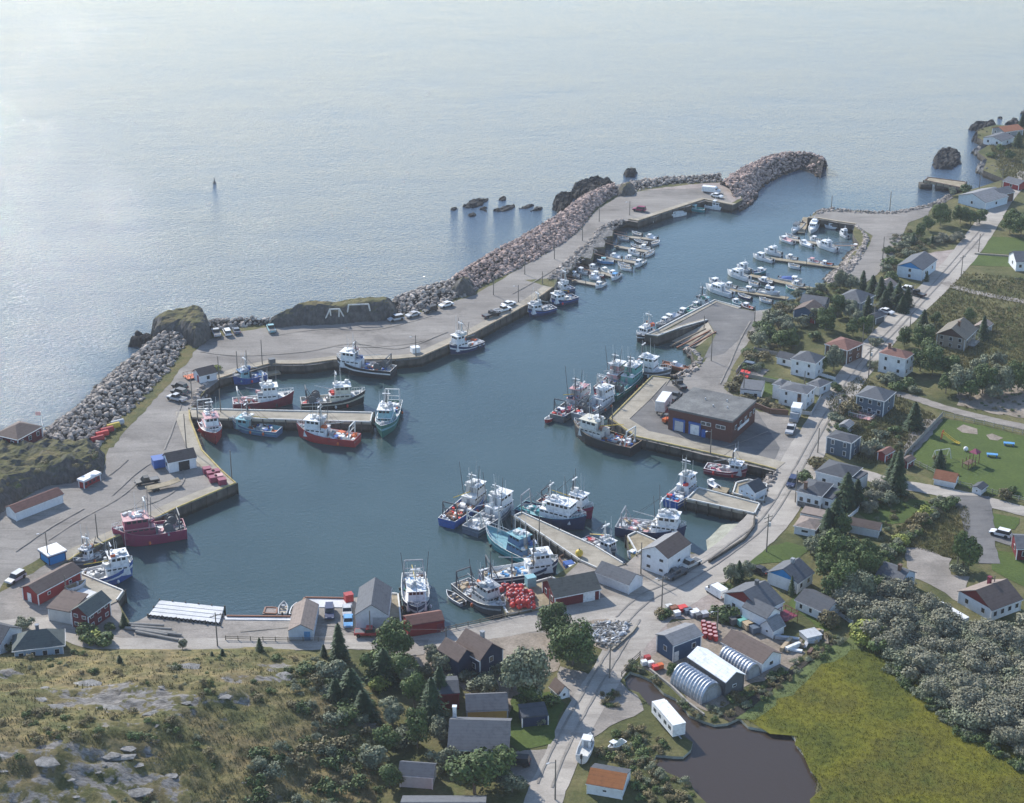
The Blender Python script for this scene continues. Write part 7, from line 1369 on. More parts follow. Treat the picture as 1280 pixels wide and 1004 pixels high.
for i in range(4):
    for j in range(3):
        q = P(879+j*6.5+i*.8, 782.5+i*5.0+j*1.8); o = empty('drum', (q.x, q.y, LZ+.1), 0, '%s red drum in the %s row of the stack beside the blue workshop' % (('left', 'middle', 'right')[j], ('farthest', 'second', 'third', 'nearest')[i]), 'drum', 'red drums beside the blue workshop'); mkobj('body', drm, o); mkobj('lid', lidm, o)
def tub(px, py, col, label, s=1.0, h=.9, z=LZ+.1, cat='fish tub', grp=None, n=1):
    q = P(px, py); m = MB().box(-.7*s, .7*s, -.6*s, .6*s, .12, h); o = empty('fish_tub', (q.x, q.y, z), .4, label, cat, grp); m.build('body', col, o); MB().box(-.74*s, .74*s, -.64*s, .64*s, h+.001, h+.08).build('lid', col, o); MB().box(-.6*s, -.4*s, -.6*s, .6*s, 0, .119).box(.4*s, .6*s, -.6*s, .6*s, 0, .119).build('skid', 'p_dgrey', o)
for i, (px, py) in enumerate(((259, 592), (264, 597), (270, 595), (267, 603), (274, 601), (278, 606))): tub(px, py, 'p_wine' if i != 4 else 'p_pink', '%s wine red fish tub at the left quay corner' % ('farthest', 'second', 'third', 'fourth', 'pinkish', 'nearest')[i], 1.3, 1.4, grp='wine red fish tubs')
tub(200, 583, 'p_blue', 'blue container against the gable of the white quay shed', 2.4, 2.2, cat='container'); tub(663, 733, 'p_ltteal', 'tall pale teal tank beside the dark red shed', 1.4, 2.2, cat='tank')
tub(221, 588, 'p_lgrey', 'white box by the door of the white quay shed', 1.0, .9); tub(711, 702, 'p_blue', 'blue tub on the grey work float', 1.4, 1.0, z=1.35); tub(715, 704, 'p_white', 'white tub on the grey work float', 1.3, .9, z=1.35)
tub(436, 752, 'p_red', 'red fuel tank behind the cars at the boat garage', 1.2, 1.7, cat='tank'); tub(852, 538, 'p_orange', 'orange crate in front of the brick fish plant', 1.0, .8) if False else None
tub(340, 455, 'p_dgrey', 'grey fuel tank on the outer wharf above the cobalt blue boat', 1.2, 1.4, cat='tank'); tub(519, 441, 'p_white', 'white topped pump hut at the outer wharf corner', 1.6, 1.6, cat='hut'); tub(372, 404, 'p_dgrey', 'dark waste container under the white board at the grassy bank', 1.6, 1.5, cat='container')
for i, (px, py, c) in enumerate(((809, 826, 'p_red'), (813, 833, 'p_white'), (819, 838, 'p_brightred'), (805, 832, 'p_white'), (825, 836, 'p_orange'))): tub(px, py, c, '%s tub on the creek bank below the blue workshop' % ('red', 'white', 'bright red', 'second white', 'orange')[i], .8, .9, grp='tubs on the creek bank')
for i, (px, py, c) in enumerate(((836, 762, 'p_offwhite'), (842, 764, 'p_rust'), (853, 764, 'p_brightred'), (846, 770, 'p_white'), (860, 767, 'p_slate'), (868, 769, 'p_white'), (873, 773, 'p_dgrey'), (880, 771, 'p_lgrey'))): tub(px, py, c, '%s box in the row of gear above the blue workshop' % ('cream', 'rusty', 'bright red', 'white front', 'slate', 'white back', 'dark', 'pale grey')[i], .9+.2*(i % 3), .9, cat='box', grp='boxes above the blue workshop')
for i, (px, py, c) in enumerate(((908, 775, 'p_green'), (918, 779, 'p_dgrey'), (928, 781, 'p_ltgreen'), (936, 786, 'p_tan'), (944, 790, 'p_slate'))): tub(px, py, c, '%s tarpaulin covered crate along the large white house' % ('green', 'dark', 'pale green', 'tan', 'slate')[i], 1.6, 1.3, cat='crate', grp='crates along the large white house')
# scrap: planks and pots lying about the yard by the marsh
for i in range(16):
    px, py = 985+rnd.uniform(-5, 50), 800+rnd.uniform(-8, 20); q = P(px, py); a = rnd.uniform(0, 3); L = rnd.uniform(1.5, 5); o = MB().box(-L/2, L/2, -.35, .35, .1, .1+rnd.uniform(.3, .9), rz=a).build('scrap_pile', rnd.choice(('m_weather', 'p_brown', 'p_white', 'p_lgrey', 'm_timber', 'p_tan'))); o.location = (q.x, q.y, LZ); tag(o, None, 'scrap', 'scrap by the marsh ditch'); auto(o, rnd.choice(('stack of old boards', 'heap of planks', 'pile of discarded gear')), q)
tub(1013, 798, 'p_lgrey', 'pale canopy frame lying in the yard by the marsh ditch', 2.4, 1.1, cat='canopy')
# logs and A-frames
def frame_a(px, py, label):
    q = P(px, py); o = empty('a_frame', (q.x, q.y, LZ), .1, label, 'frame', 'white gantry frames by the grassy bank')
    for x in (-2.2, 2.2): MB().tube((x-1.2, 0, 0), (x*.6, 0, 4.4), .22, n=5).build('leg', 'p_offwhite', o); MB().tube((x+1.2, .4, 0), (x*.6, 0, 4.4), .22, n=5).build('leg', 'p_offwhite', o)
    MB().tube((-1.5, 0, 4.3), (1.5, 0, 4.3), .22, n=5).build('beam', 'p_offwhite', o)
frame_a(419, 404, 'pale A shaped steel frame leaning at the grassy bank'); 
q = P(449, 401); o = empty('gantry', (q.x, q.y, LZ), .1, 'square pale steel gantry in front of the grassy bank notch', 'frame', 'white gantry frames by the grassy bank')
for x in (-3.8, 3.8): MB().tube((x, 0, 0), (x*.75, .5, 4.8), .24, n=5).build('leg', 'p_offwhite', o)
MB().tube((-2.9, .5, 4.8), (2.9, .5, 4.8), .22, n=5).build('beam', 'p_offwhite', o); MB().box(-4, 4, -.4, .4, .02, .6).build('foot', 'p_offwhite', o)
q = P(371, 403); o = empty('board_sign', (q.x, q.y, LZ), .05, 'blank white board on two posts at the grassy bank', 'sign'); MB().box(-1.3, 1.3, -.06, .06, 2.0, 3.2).build('panel', 'p_white', o)
for x in (-1, 1): MB().tube((x, .12, 0), (x, .12, 3.1), .07, n=5).build('post', 'm_timber', o)
for i, (px, py) in enumerate(((180, 783), (190, 787), (196, 791), (203, 793), (186, 792), (200, 798))):
    q = P(px, py); o = MB().tube((-4-.3*i, 0, .35), (4, .3, .35), .32, .26, n=8).build('log', 'm_weather'); o.location = (q.x, q.y, LZ); o.rotation_euler = (0, 0, -.12-.05*i); tag(o, '%s weathered log lying beside the lower road left of the slatted deck' % ('farthest', 'second', 'third', 'fourth', 'fifth', 'nearest')[i], 'log', 'logs beside the lower road')
for i, (px, py, c) in enumerate(((122, 552, 'p_red'), (128, 546, 'p_brightred'), (134, 541, 'p_red'), (142, 536, 'p_yellow'), (147, 532, 'p_lgrey'))):
    q = P(px, py); o = empty('tank', (q.x, q.y, LZ), .6, '%s tank lying at the inner foot of the breakwater' % ('lowest red', 'middle red', 'upper red', 'yellow', 'topmost grey')[i], 'tank', 'tanks at the foot of the breakwater'); MB().tube((-1.6, 0, .8), (1.6, 0, .8), .75, n=10).build('body', c, o); MB().box(-1.2, -1.0, -.6, .6, 0, .3).box(1.0, 1.2, -.6, .6, 0, .3).build('cradle', 'p_dgrey', o)
q = P(714, 694-8); o = empty('yellow_buoy', (P(724, 697).x, P(724, 697).y, LZ+.3), 0, 'large yellow mooring buoy on the broad central pier', 'buoy'); MB().ball((0, 0, .8), .85, 0, 12, 8).build('float', 'p_yellow', o); MB().tube((0, 0, 1.6), (0, 0, 1.9), .15, n=6).build('eye', 'p_dgrey', o)
q = P(268, 229, 0); o = empty('sea_marker', (q.x, q.y, 0), 0, 'small dark navigation marker floating alone on the open sea', 'marker buoy'); MB().tube((0, 0, -.5), (0, 0, .5), .6, n=10).build('float', 'p_dgrey', o); MB().tube((0, 0, .5), (0, 0, 2.2), .3, .12, n=6).build('tower', 'p_dgrey', o)
q = P(55, 552); o = empty('flagpole', (q.x, q.y, LZ+1.5), 0, 'thin flagpole with a small red and white flag beside the dark red cottage', 'flagpole'); MB().tube((0, 0, -2), (0, 0, 6.5), .07, n=6).build('pole', 'p_white', o); MB().box(-1.3, -.07, -.02, .02, 5.5, 6.4).build('flag', 'p_pink', o)
# playground things on the lawn
q = P(1188, 553); o = empty('slide', (q.x, q.y, LZ), -.75, 'yellow curved slide on the big lawn', 'slide'); landmark(q, 'the yellow slide')
MB().add([(-2.2, -.35, 1.9), (-2.2, .35, 1.9), (-.5, .35, 1.1), (-.5, -.35, 1.1), (1.2, .35, .5), (1.2, -.35, .5), (2.4, .35, .35), (2.4, -.35, .35)], [(0, 3, 2, 1), (3, 5, 4, 2), (5, 7, 6, 4)]).tube((-2.2, -.4, 2.0), (1.2, -.4, .65), .1, n=4).tube((-2.2, .4, 2.0), (1.2, .4, .65), .1, n=4).tube((1.2, .4, .65), (2.4, .4, .5), .1, n=4).tube((1.2, -.4, .65), (2.4, -.4, .5), .1, n=4).build('chute', 'p_yellow', o)
for y in (-.3, .3): MB().tube((-2.6, y, 0), (-2.2, y, 2.6), .08, n=5).build('ladder_rail', 'p_brightred', o)
q = P(1213, 582); o = empty('climbing_frame', (q.x, q.y, LZ), .8, 'dark wooden climbing frame with tower on the big lawn', 'climbing frame'); landmark(q, 'the wooden climbing frame')
for x in (-2.4, -.8, .8, 2.4):
    for y in (-.8, .8): MB().tube((x, y, 0), (x, y, 2.2 if x < 1 else 3.2), .11, n=5).build('post', 'p_brown', o)
MB().box(-2.4, .8, -.8, .8, 1.1, 1.2).build('platform', 'p_brown', o); MB().add([(.5, -1.1, 3.0), (2.7, -1.1, 3.0), (2.7, 1.1, 3.0), (.5, 1.1, 3.0), (1.6, 0, 4.0)], [(0, 1, 4), (1, 2, 4), (2, 3, 4), (3, 0, 4), (3, 2, 1, 0)]).build('tower_roof', 'p_plum', o)
for i, (px, py) in enumerate(((1261, 557), (1240, 571))):
    q = P(px, py); o = empty('play_bench', (q.x, q.y, LZ), -.2, '%s blue play bench on the big lawn' % ('farther', 'nearer')[i], 'bench', 'blue benches on the lawn'); MB().box(-1.3, 1.3, -.55, .55, .6, .75).build('seat', 'p_sky', o)
    for x in (-1, 1): MB().box(x-.1, x+.1, -.5, .5, 0, .6).build('leg', 'p_blue', o)
q = P(1177, 573); o = empty('swing_set', (q.x, q.y, LZ), .3, 'pale swing frame beside the dark bush on the big lawn', 'swing'); MB().tube((-2, 0, 2.3), (2, 0, 2.3), .09, n=5).build('beam', 'p_offwhite', o)
for x in (-2, 2):
    for y in (-1, 1): MB().tube((x, y, 0), (x, 0, 2.3), .08, n=5).build('leg', 'p_offwhite', o)
for x in (-.8, .8): MB().box(x-.3, x+.3, -.12, .12, .55, .6).tube((x-.25, 0, .6), (x-.25, 0, 2.3), .03, n=3).tube((x+.25, 0, .6), (x+.25, 0, 2.3), .03, n=3).build('swing_seat', 'p_dgrey', o)
sheet('sand_pit', [(1196, 536), (1205, 532), (1222, 537), (1222, 544), (1205, 542)], 'm_dirt', 6, .5, seed=30); sheet('sand_pit', [(1233, 545), (1242, 542), (1252, 548), (1246, 552), (1236, 550)], 'm_dirt', 6, .5, seed=31)
q = P(1199, 563) ; o = MB().ball((0, 0, .6), .6, 0, 10, 6).build('white_boulder', 'p_white'); o.location = (P(1207, 564).x, P(1207, 564).y, LZ); tag(o, 'round white ball shaped lawn ornament between slide and climbing frame', 'ornament')
# red garden things and heap of stones/driftwood
for k in range(3):
    q = P(929+k*3-1, 467+k*2); o = MB().box(-.5, .5, -2.2, 2.2, .1, .7, rz=-.3).build('red_skid', 'p_brightred'); o.location = (q.x, q.y, LZ); tag(o, '%s bright red skid in the fenced garden above the brick plant' % ('left', 'middle', 'right')[k], 'skid', 'red skids in the garden')
mb = MB(); rr = random.Random(9)
for _ in range(420):
    u, v = rr.random(), rr.random(); q = P(727+u*58+v*-2, 779+v*30); 
    if not inside(*pix(q), [(722, 784), (745, 777), (782, 777), (790, 786), (772, 808), (755, 811), (730, 795)]): continue
    if rr.random() < .55: mb.add(rock_verts(rr, (q.x, q.y, LZ+rr.uniform(.1, .5)), rr.uniform(.25, .6)), ICF, rr.randrange(2))
    else: a = rr.uniform(0, 3.1); L = rr.uniform(.4, 1.2); mb.tube((q.x-L*math.cos(a), q.y-L*math.sin(a), LZ+rr.uniform(.15, .7)), (q.x+L*math.cos(a), q.y+L*math.sin(a), LZ+rr.uniform(.15, .7)), .1, n=4, mi=rr.randrange(3))
tag(mb.build('driftwood_and_stones', ['m_rock_pale', 'p_lgrey', 'm_weather']), kind='stuff')
# ================================================================ VEGETATION
def leaf_crown(rnd, lobes, n, size, flat=.0, shell=.55):
    vs = []; fs = []
    tot = sum(l[3]**2 for l in lobes)
    for cx, cy, cz, r, sz in lobes:
        for _ in range(int(n*r*r/tot)):
            th = rnd.uniform(0, 6.283); u = rnd.uniform(-.75, 1); s = math.sqrt(1-u*u); k = r*(shell+(1-shell)*rnd.random()**.6)*rnd.uniform(.92, 1.12)
            nx, ny, nz = s*math.cos(th), s*math.sin(th), u; p = Vector((cx+nx*k, cy+ny*k, cz+nz*k*sz)); nn = Vector((nx+rnd.uniform(-.7, .7), ny+rnd.uniform(-.7, .7), nz+rnd.uniform(-.4, .8))).normalized()
            a = nn.orthogonal().normalized(); b = nn.cross(a); t = rnd.uniform(0, 3.14); a, b = a*math.cos(t)+b*math.sin(t), b*math.cos(t)-a*math.sin(t); q = size*rnd.uniform(.6, 1.3); i = len(vs)
            vs += [tuple(p+a*q), tuple(p+b*q*.7), tuple(p-a*q*.9), tuple(p-b*q*.7)]; fs.append((i, i+1, i+2, i+3))
    return MB().add(vs, fs)
def trunk_mesh(rnd, h, r, spread, n=5):
    m = MB().tube((0, 0, -.3), (0, 0, h*.5), r, r*.7, n=7)
    m.tube((0, 0, h*.5), (rnd.uniform(-.3, .3), rnd.uniform(-.3, .3), h*.85), r*.7, r*.25, n=6)
    for k in range(n): a = 6.28*k/n+rnd.uniform(-.4, .4); z = h*rnd.uniform(.25, .55); m.tube((0, 0, z), (math.cos(a)*spread*.6, math.sin(a)*spread*.6, z+h*rnd.uniform(.2, .35)), r*.4, r*.12, n=5)
    return m
PROTO = {}
def mk_dec(key, mat, seed, h=8, R_=3.6, n=2600, ls=.30, lobn=13, low=.28, mats=None):
    rnd = random.Random(seed); lobes = []
    for k in range(lobn):
        a = rnd.uniform(0, 6.28); zz = rnd.uniform(low, .86); rr = R_*.62*math.sqrt(max(.05, 1-((zz-.52)/.5)**2)) * rnd.uniform(.5, 1.15); lobes.append((math.cos(a)*rr, math.sin(a)*rr, h*zz, R_*rnd.uniform(.30, .50), .8))
    lobes.append((0, 0, h*.6, R_*.6, .9))
    PROTO.setdefault(key, []).append((leaf_crown(rnd, lobes, n, ls).mesh('crown', mat), trunk_mesh(rnd, h, .22, R_).mesh('trunk', 'l_bark'), h))
def mk_con(key, mat, seed, h=8, R_=2.2, n=1900):
    rnd = random.Random(seed); vs = []; fs = []
    for _ in range(n):
        t = rnd.random()**1.15; z = .08*h+t*h*.92; th = rnd.uniform(0, 6.28); lay = .80+.2*math.cos(z*5.2+th*.3); r = R_*(1-t)**.85*lay*rnd.choice((.4, .7, .85, 1.0, 1.15))*rnd.uniform(.85, 1.1)*(1+.18*math.sin(th*3+seed)); c = Vector((math.cos(th)*r, math.sin(th)*r, z-r*.18)); o = Vector((math.cos(th), math.sin(th), -.35)); s = Vector((-math.sin(th), math.cos(th), rnd.uniform(-.3, .3))); q = rnd.uniform(.22, .48); i = len(vs)
        vs += [tuple(c-s*q*.55), tuple(c+o*q*1.3), tuple(c+s*q*.55), tuple(c-o*q*.5+Vector((0, 0, .2)))]; fs.append((i, i+1, i+2, i+3))
    PROTO.setdefault(key, []).append((MB().add(vs, fs).mesh('crown', mat), MB().tube((0, 0, -.3), (0, 0, h*.95), .17, .04, n=6).mesh('trunk', 'l_bark'), h))
def mk_shrub(key, mat, seed, h=2.4, R_=1.8, n=700, ls=.22):
    rnd = random.Random(seed); lobes = [(rnd.uniform(-1, 1)*R_*.55, rnd.uniform(-1, 1)*R_*.55, h*rnd.uniform(.25, .65), R_*rnd.uniform(.35, .55), .85) for _ in range(7)]
    m = MB()
    for k in range(5): a = rnd.uniform(0, 6.28); m.tube((0, 0, -.1), (math.cos(a)*R_*.5, math.sin(a)*R_*.5, h*.7), .06, .02, n=4)
    PROTO.setdefault(key, []).append((leaf_crown(rnd, lobes, n, ls, shell=.3).mesh('foliage', mat), m.mesh('stem', 'l_bark'), h))
for s in range(3): mk_dec('d', 'l_green', 100+s); mk_dec('g', 'l_grey', 110+s, n=2600); mk_con('c', 'l_dark', 130+s, R_=1.9+.3*s); mk_shrub('s', 'l_green', 140+s); mk_shrub('b', 'l_brown', 150+s); mk_shrub('w', 'l_willow', 160+s, h=3.2, n=2600, ls=.125)
mk_dec('D', 'l_green', 120, h=10, R_=5.0, n=5200, ls=.32, lobn=22); mk_dec('D', 'l_green', 122, h=10, R_=5.0, n=5200, ls=.32, lobn=22); mk_dec('G', 'l_grey', 121, h=10, R_=4.6, n=5200, ls=.32, lobn=22, low=.2); mk_dec('y', 'l_yellow', 125); mk_shrub('v', 'l_grey', 170, n=1000, ls=.17); mk_shrub('v', 'l_grey', 171, n=1000, ls=.17); mk_shrub('y2', 'l_yellow', 172); mk_shrub('u', 'l_grey', 181, h=3.2, n=2400, ls=.12)
NAMES = dict(d=('broadleaf_tree', 'tree', 'leafy green tree'), g=('broadleaf_tree', 'tree', 'grey green leafy tree'), c=('conifer', 'tree', 'dark pointed conifer'), s=('shrub', 'shrub', 'green shrub'), b=('shrub', 'shrub', 'brownish shrub'), w=('willow_bush', 'shrub', 'grey willow bush'), D=('broadleaf_tree', 'tree', 'large round green tree'), G=('broadleaf_tree', 'tree', 'large grey green tree'), y=('broadleaf_tree', 'tree', 'yellow green tree'), v=('shrub', 'shrub', 'pale grey green shrub'), y2=('shrub', 'shrub', 'bright yellow green shrub'))
GRP = {'tree': 'trees of the harbour village', 'shrub': 'shrubs of the harbour village'}
trnd = random.Random(2024)
def plant(key, px, py, h, wd=1.0, pos=None):
    cm, tm_, h0 = trnd.choice(PROTO[key]); nm, cat, what = NAMES[key]; q = pos if pos is not None else P(px, py); k = h/h0
    o = empty(nm, q, trnd.uniform(0, 6.28), None, cat, GRP[cat]); o.scale = (k*wd*trnd.uniform(.9, 1.1), k*wd*trnd.uniform(.9, 1.1), k); mkobj(cm.name.split('.')[0], cm, o); mkobj(tm_.name.split('.')[0], tm_, o); auto(o, what, q+Vector((0, 0, h*.4))); return o
T = [  # kind, picture point of the foot, height, width factor
 ('G', 655, 872, 11, 1.0), ('D', 693, 800, 7.5, 1.0), ('D', 716, 832, 9, 1.05), ('d', 593, 992, 9, 1.25), ('D', 493, 822, 8, .95), ('g', 418, 862, 7, 1.15), ('c', 424, 826, 8, 1), ('c', 440, 884, 8, 1.5), ('c', 420, 890, 7, 1.3), ('g', 408, 880, 4.5, 1.4), ('c', 455, 905, 7, 1.5), ('d', 432, 912, 5, 1.4), ('d', 470, 846, 6, 1.2), ('c', 480, 852, 7, 1.5), ('d', 500, 852, 6.5, 1.3), ('d', 518, 885, 8, .8), ('c', 540, 905, 9.5, 1.0), ('c', 550, 880, 8, .9), ('d', 522, 935, 8, .75), ('g', 550, 925, 5, 1.1), ('g', 515, 865, 6, .7),
 ('y2', 475, 862, 3, 1), ('g', 555, 842, 5, 1.1), ('g', 540, 830, 4, 1), ('v', 600, 862, 4, 1.2), ('g', 610, 868, 4.5, 1), ('v', 580, 850, 3, 1), ('v', 535, 842, 2.5, 1), ('c', 405, 823, 3, 1.2), ('d', 640, 862, 6, 1.1), ('g', 566, 960, 5, 1), ('d', 625, 975, 6, 1.2), ('g', 470, 960, 5, 1.3), ('d', 488, 985, 5, 1.3), ('v', 500, 930, 3.5, 1.3), ('g', 490, 905, 5, 1.2), ('d', 484, 940, 5, 1.2), ('v', 545, 960, 3, 1.3), ('g', 640, 990, 4, 1.3), ('d', 660, 880, 5, 1.2), ('v', 672, 905, 2, 1.2), ('s', 690, 880, 2, 1.3), ('v', 620, 840, 3, 1.2), ('v', 560, 858, 2.5, 1.2),
 ('c', 152, 852, 5.5, 1.2), ('c', 279, 832, 3.6, 1.2), ('c', 266, 832, 3, 1.2), ('c', 325, 818, 3.6, 1), ('c', 313, 905, 5, 1.4), ('c', 289, 930, 4.6, 1.3), ('c', 249, 982, 5, 1.3), ('c', 376, 912, 4, 1.3), ('c', 395, 905, 4, 1.4), ('g', 228, 812, 2.5, 1),
 ('s', 108, 799, 3.4, 1.2), ('s', 126, 806, 2.8, 1.4), ('y2', 117, 803, 2.6, 1.2), ('v', 33, 786, 2.6, 1.2), ('v', 25, 784, 2.4, 1), ('s', 14, 811, 2.6, 1), ('c', 155, 783, 3, 1.2), ('s', 138, 786, 1.6, 1.2), ('y2', 270, 464, 2.0, 1.2),
 ('d', 976, 436, 6.5, 1.1), ('g', 948, 433, 5, 1.1), ('d', 991, 437, 6, 1.0), ('v', 967, 400, 3.5, 1.3), ('v', 975, 412, 4, 1.3), ('s', 957, 420, 3.5, 1.3), ('g', 985, 415, 4, 1.2), ('g', 996, 374, 3.5, 1.1), ('g', 1025, 368, 4, 1.2), ('g', 1012, 372, 3, 1.3), ('G', 1050, 362, 6.5, .9), ('g', 1063, 364, 6, .9), ('c', 1078, 362, 6, 1.2), ('c', 1090, 366, 5.5, 1.3), ('D', 1032, 414, 7, .9), ('g', 1020, 404, 5, 1), ('D', 1047, 396, 7, .8), ('g', 1062, 400, 6, 1), ('c', 1084, 396, 6.5, 1.0), ('g', 1072, 408, 5.5, 1), ('d', 1066, 420, 5, 1), ('d', 1082, 418, 6, 1), ('G', 1042, 464, 7.5, .85), ('d', 1030, 464, 5, 1), ('c', 1100, 372, 6.5, 1.3), ('c', 1111, 378, 6.5, 1.3), ('c', 1122, 382, 7, 1.3), ('c', 1133, 384, 6.5, 1.3), ('c', 1106, 384, 5.5, 1.3), ('c', 1128, 390, 5, 1.3), ('v', 1000, 408, 3, 1.3), ('b', 1006, 396, 3, 1.3), ('s', 1018, 424, 3, 1.2), ('v', 1093, 432, 3, 1.1),
 ('c', 1154, 408, 5, 1.3), ('D', 1130, 434, 6, .8), ('D', 1152, 440, 8, .9), ('d', 1163, 452, 7, 1.1), ('D', 1165, 470, 8.5, .9), ('d', 1150, 464, 7, 1), ('d', 1168, 406, 4, 1), ('c', 1228, 424, 7, 1), ('d', 1212, 402, 4, 1), ('g', 1160, 420, 4, 1.2), ('G', 1198, 494, 8.5, .9), ('d', 1182, 492, 6.5, .8), ('D', 1228, 492, 8, .9), ('G', 1252, 490, 8, .9), ('D', 1272, 488, 8, .9), ('d', 1212, 500, 7, 1), ('g', 1240, 500, 5, 1.1), ('d', 1185, 470, 6, 1.2), ('g', 1222, 470, 6, 1.2), ('g', 1245, 460, 5, 1.2), ('v', 1108, 478, 3, 1.3), ('v', 1117, 481, 3, 1.3), ('s', 1131, 486, 3, 1.4), ('s', 1122, 487, 2.6, 1.3), ('v', 1140, 490, 2.4, 1.3), ('c', 1142, 536, 7, 1.3), ('c', 1174, 584, 4.5, 1.1), ('b', 1175, 578, 2.2, 1.1),
 ('b', 1017, 584, 3.4, 1.2), ('s', 1005, 602, 3.2, 1.1), ('v', 1070, 560, 3.4, 1), ('v', 1088, 566, 4, 1.3), ('w', 1085, 572, 3.4, 1.2), ('c', 1057, 634, 8.5, 1.2), ('c', 1070, 632, 6.5, 1.2), ('c', 1043, 670, 9, 1.2), ('c', 1033, 672, 7, 1.2), ('d', 1052, 672, 6, 1), ('c', 1121, 618, 11, .9), ('c', 1117, 600, 7, 1.1), ('w', 1103, 622, 4.5, 1.2), ('w', 1092, 628, 4, 1.2), ('w', 1088, 640, 3.4, 1.2), ('v', 1112, 632, 3, 1.2), ('b', 1060, 516, 3, 1.2), ('v', 1048, 530, 3, 1.2), ('b', 1066, 536, 2.4, 1.3), ('s', 1052, 540, 2.2, 1.3), ('v', 1100, 545, 2.2, 1.4), ('s', 1118, 540, 2.0, 1.4),
 ('D', 1046, 710, 8.5, .9), ('D', 1066, 722, 8, .9), ('G', 1026, 700, 7, .9), ('D', 1080, 728, 8, .8), ('D', 1056, 748, 8.5, .9), ('d', 1040, 752, 7, 1.1), ('G', 1072, 754, 8, .9), ('d', 1030, 725, 6, 1), ('g', 1013, 692, 4.5, 1.1), ('d', 1086, 700, 5, 1), ('d', 1091, 745, 5, 1.1), ('c', 923, 728, 5, 1.0), ('g', 913, 728, 4.6, 1.1), ('g', 930, 722, 4, 1.1), ('s', 902, 738, 2, 1.3), ('c', 989, 744, 4.4, .8), ('s', 904, 772, 3.2, 1.2), ('d', 839, 850, 3.6, .8), ('b', 1035, 782, 3.2, 1), ('b', 1042, 784, 2.6, 1), ('s', 832, 772, 1.8, 1.4), ('b', 826, 770, 1.8, 1.2),
 ('d', 1203, 710, 8.5, .75), ('d', 1210, 714, 7.5, .75), ('v', 1198, 716, 3, 1), ('b', 1257, 624, 2.6, 1.1), ('s', 1266, 616, 2, 1),
 ('y2', 1086, 798, 4.2, 1.2), ('y2', 1078, 804, 3, 1.2), ('s', 1100, 812, 3.6, 1.2), ('v', 1112, 818, 3.6, 1.2),
 ('D', 1175, 282, 7.5, .9), ('D', 1200, 280, 6.5, .9), ('d', 1213, 282, 6.5, 1.1), ('d', 1224, 280, 6, 1.1), ('d', 1160, 288, 5, 1), ('d', 1150, 297, 5, 1), ('v', 1140, 303, 3, 1.3), ('w', 1180, 302, 3.2, 1.4), ('w', 1190, 302, 3, 1.4), ('w', 1170, 304, 3, 1.4), ('w', 1200, 300, 3, 1.4), ('c', 1165, 306, 3.6, 1), ('v', 1126, 310, 3, 1.2), ('s', 1109, 316, 2.5, 1), ('v', 1132, 320, 3, 1.4), ('s', 1116, 334, 3.5, 1.4), ('v', 1104, 340, 3, 1.2), ('s', 1112, 350, 3, 1.3), ('c', 1141, 306, 4, 1), ('c', 1158, 352, 3.4, 1), ('g', 1190, 245, 3, 1.2), ('s', 1208, 240, 3, 1.2),
 ('D', 1262, 292, 7.5, .9), ('D', 1276, 296, 8, .9), ('d', 1290, 290, 7, 1.1), ('d', 1268, 278, 5, 1.2), ('c', 1277, 158, 5, 1.4), ('c', 1272, 184, 6, 1.3), ('d', 1262, 200, 4, 1.4), ('s', 1250, 188, 2.5, 1.4), ('s', 1240, 196, 2.2, 1.4), ('g', 1283, 208, 4, 1.4),
 ('s', 932, 462, 2, 1.4), ('b', 925, 478, 2.4, 1.4), ('b', 917, 488, 2.6, 1.3), ('s', 936, 444, 2.4, 1.4), ('b', 943, 425, 2.6, 1.3), ('s', 951, 410, 2.6, 1.3), ('b', 935, 500, 2, 1.6), ('b', 952, 506, 2, 1.6), ('b', 972, 512, 2, 1.6), ('s', 1046, 488, 2.2, 1.2), ('v', 1092, 460, 2.6, 1.2)]
for k_, a, b, h, wd in T: plant(k_, a, b, h, wd)
# hedge line along the little stream
for i in range(26):
    t = i/25; px = 1090+t*95+trnd.uniform(-5, 5); py = 712-t*84+trnd.uniform(-4, 4); plant(trnd.choice(('s', 'v', 'y2', 'b', 's')), px, py, trnd.uniform(1.4, 2.8), 1.3)
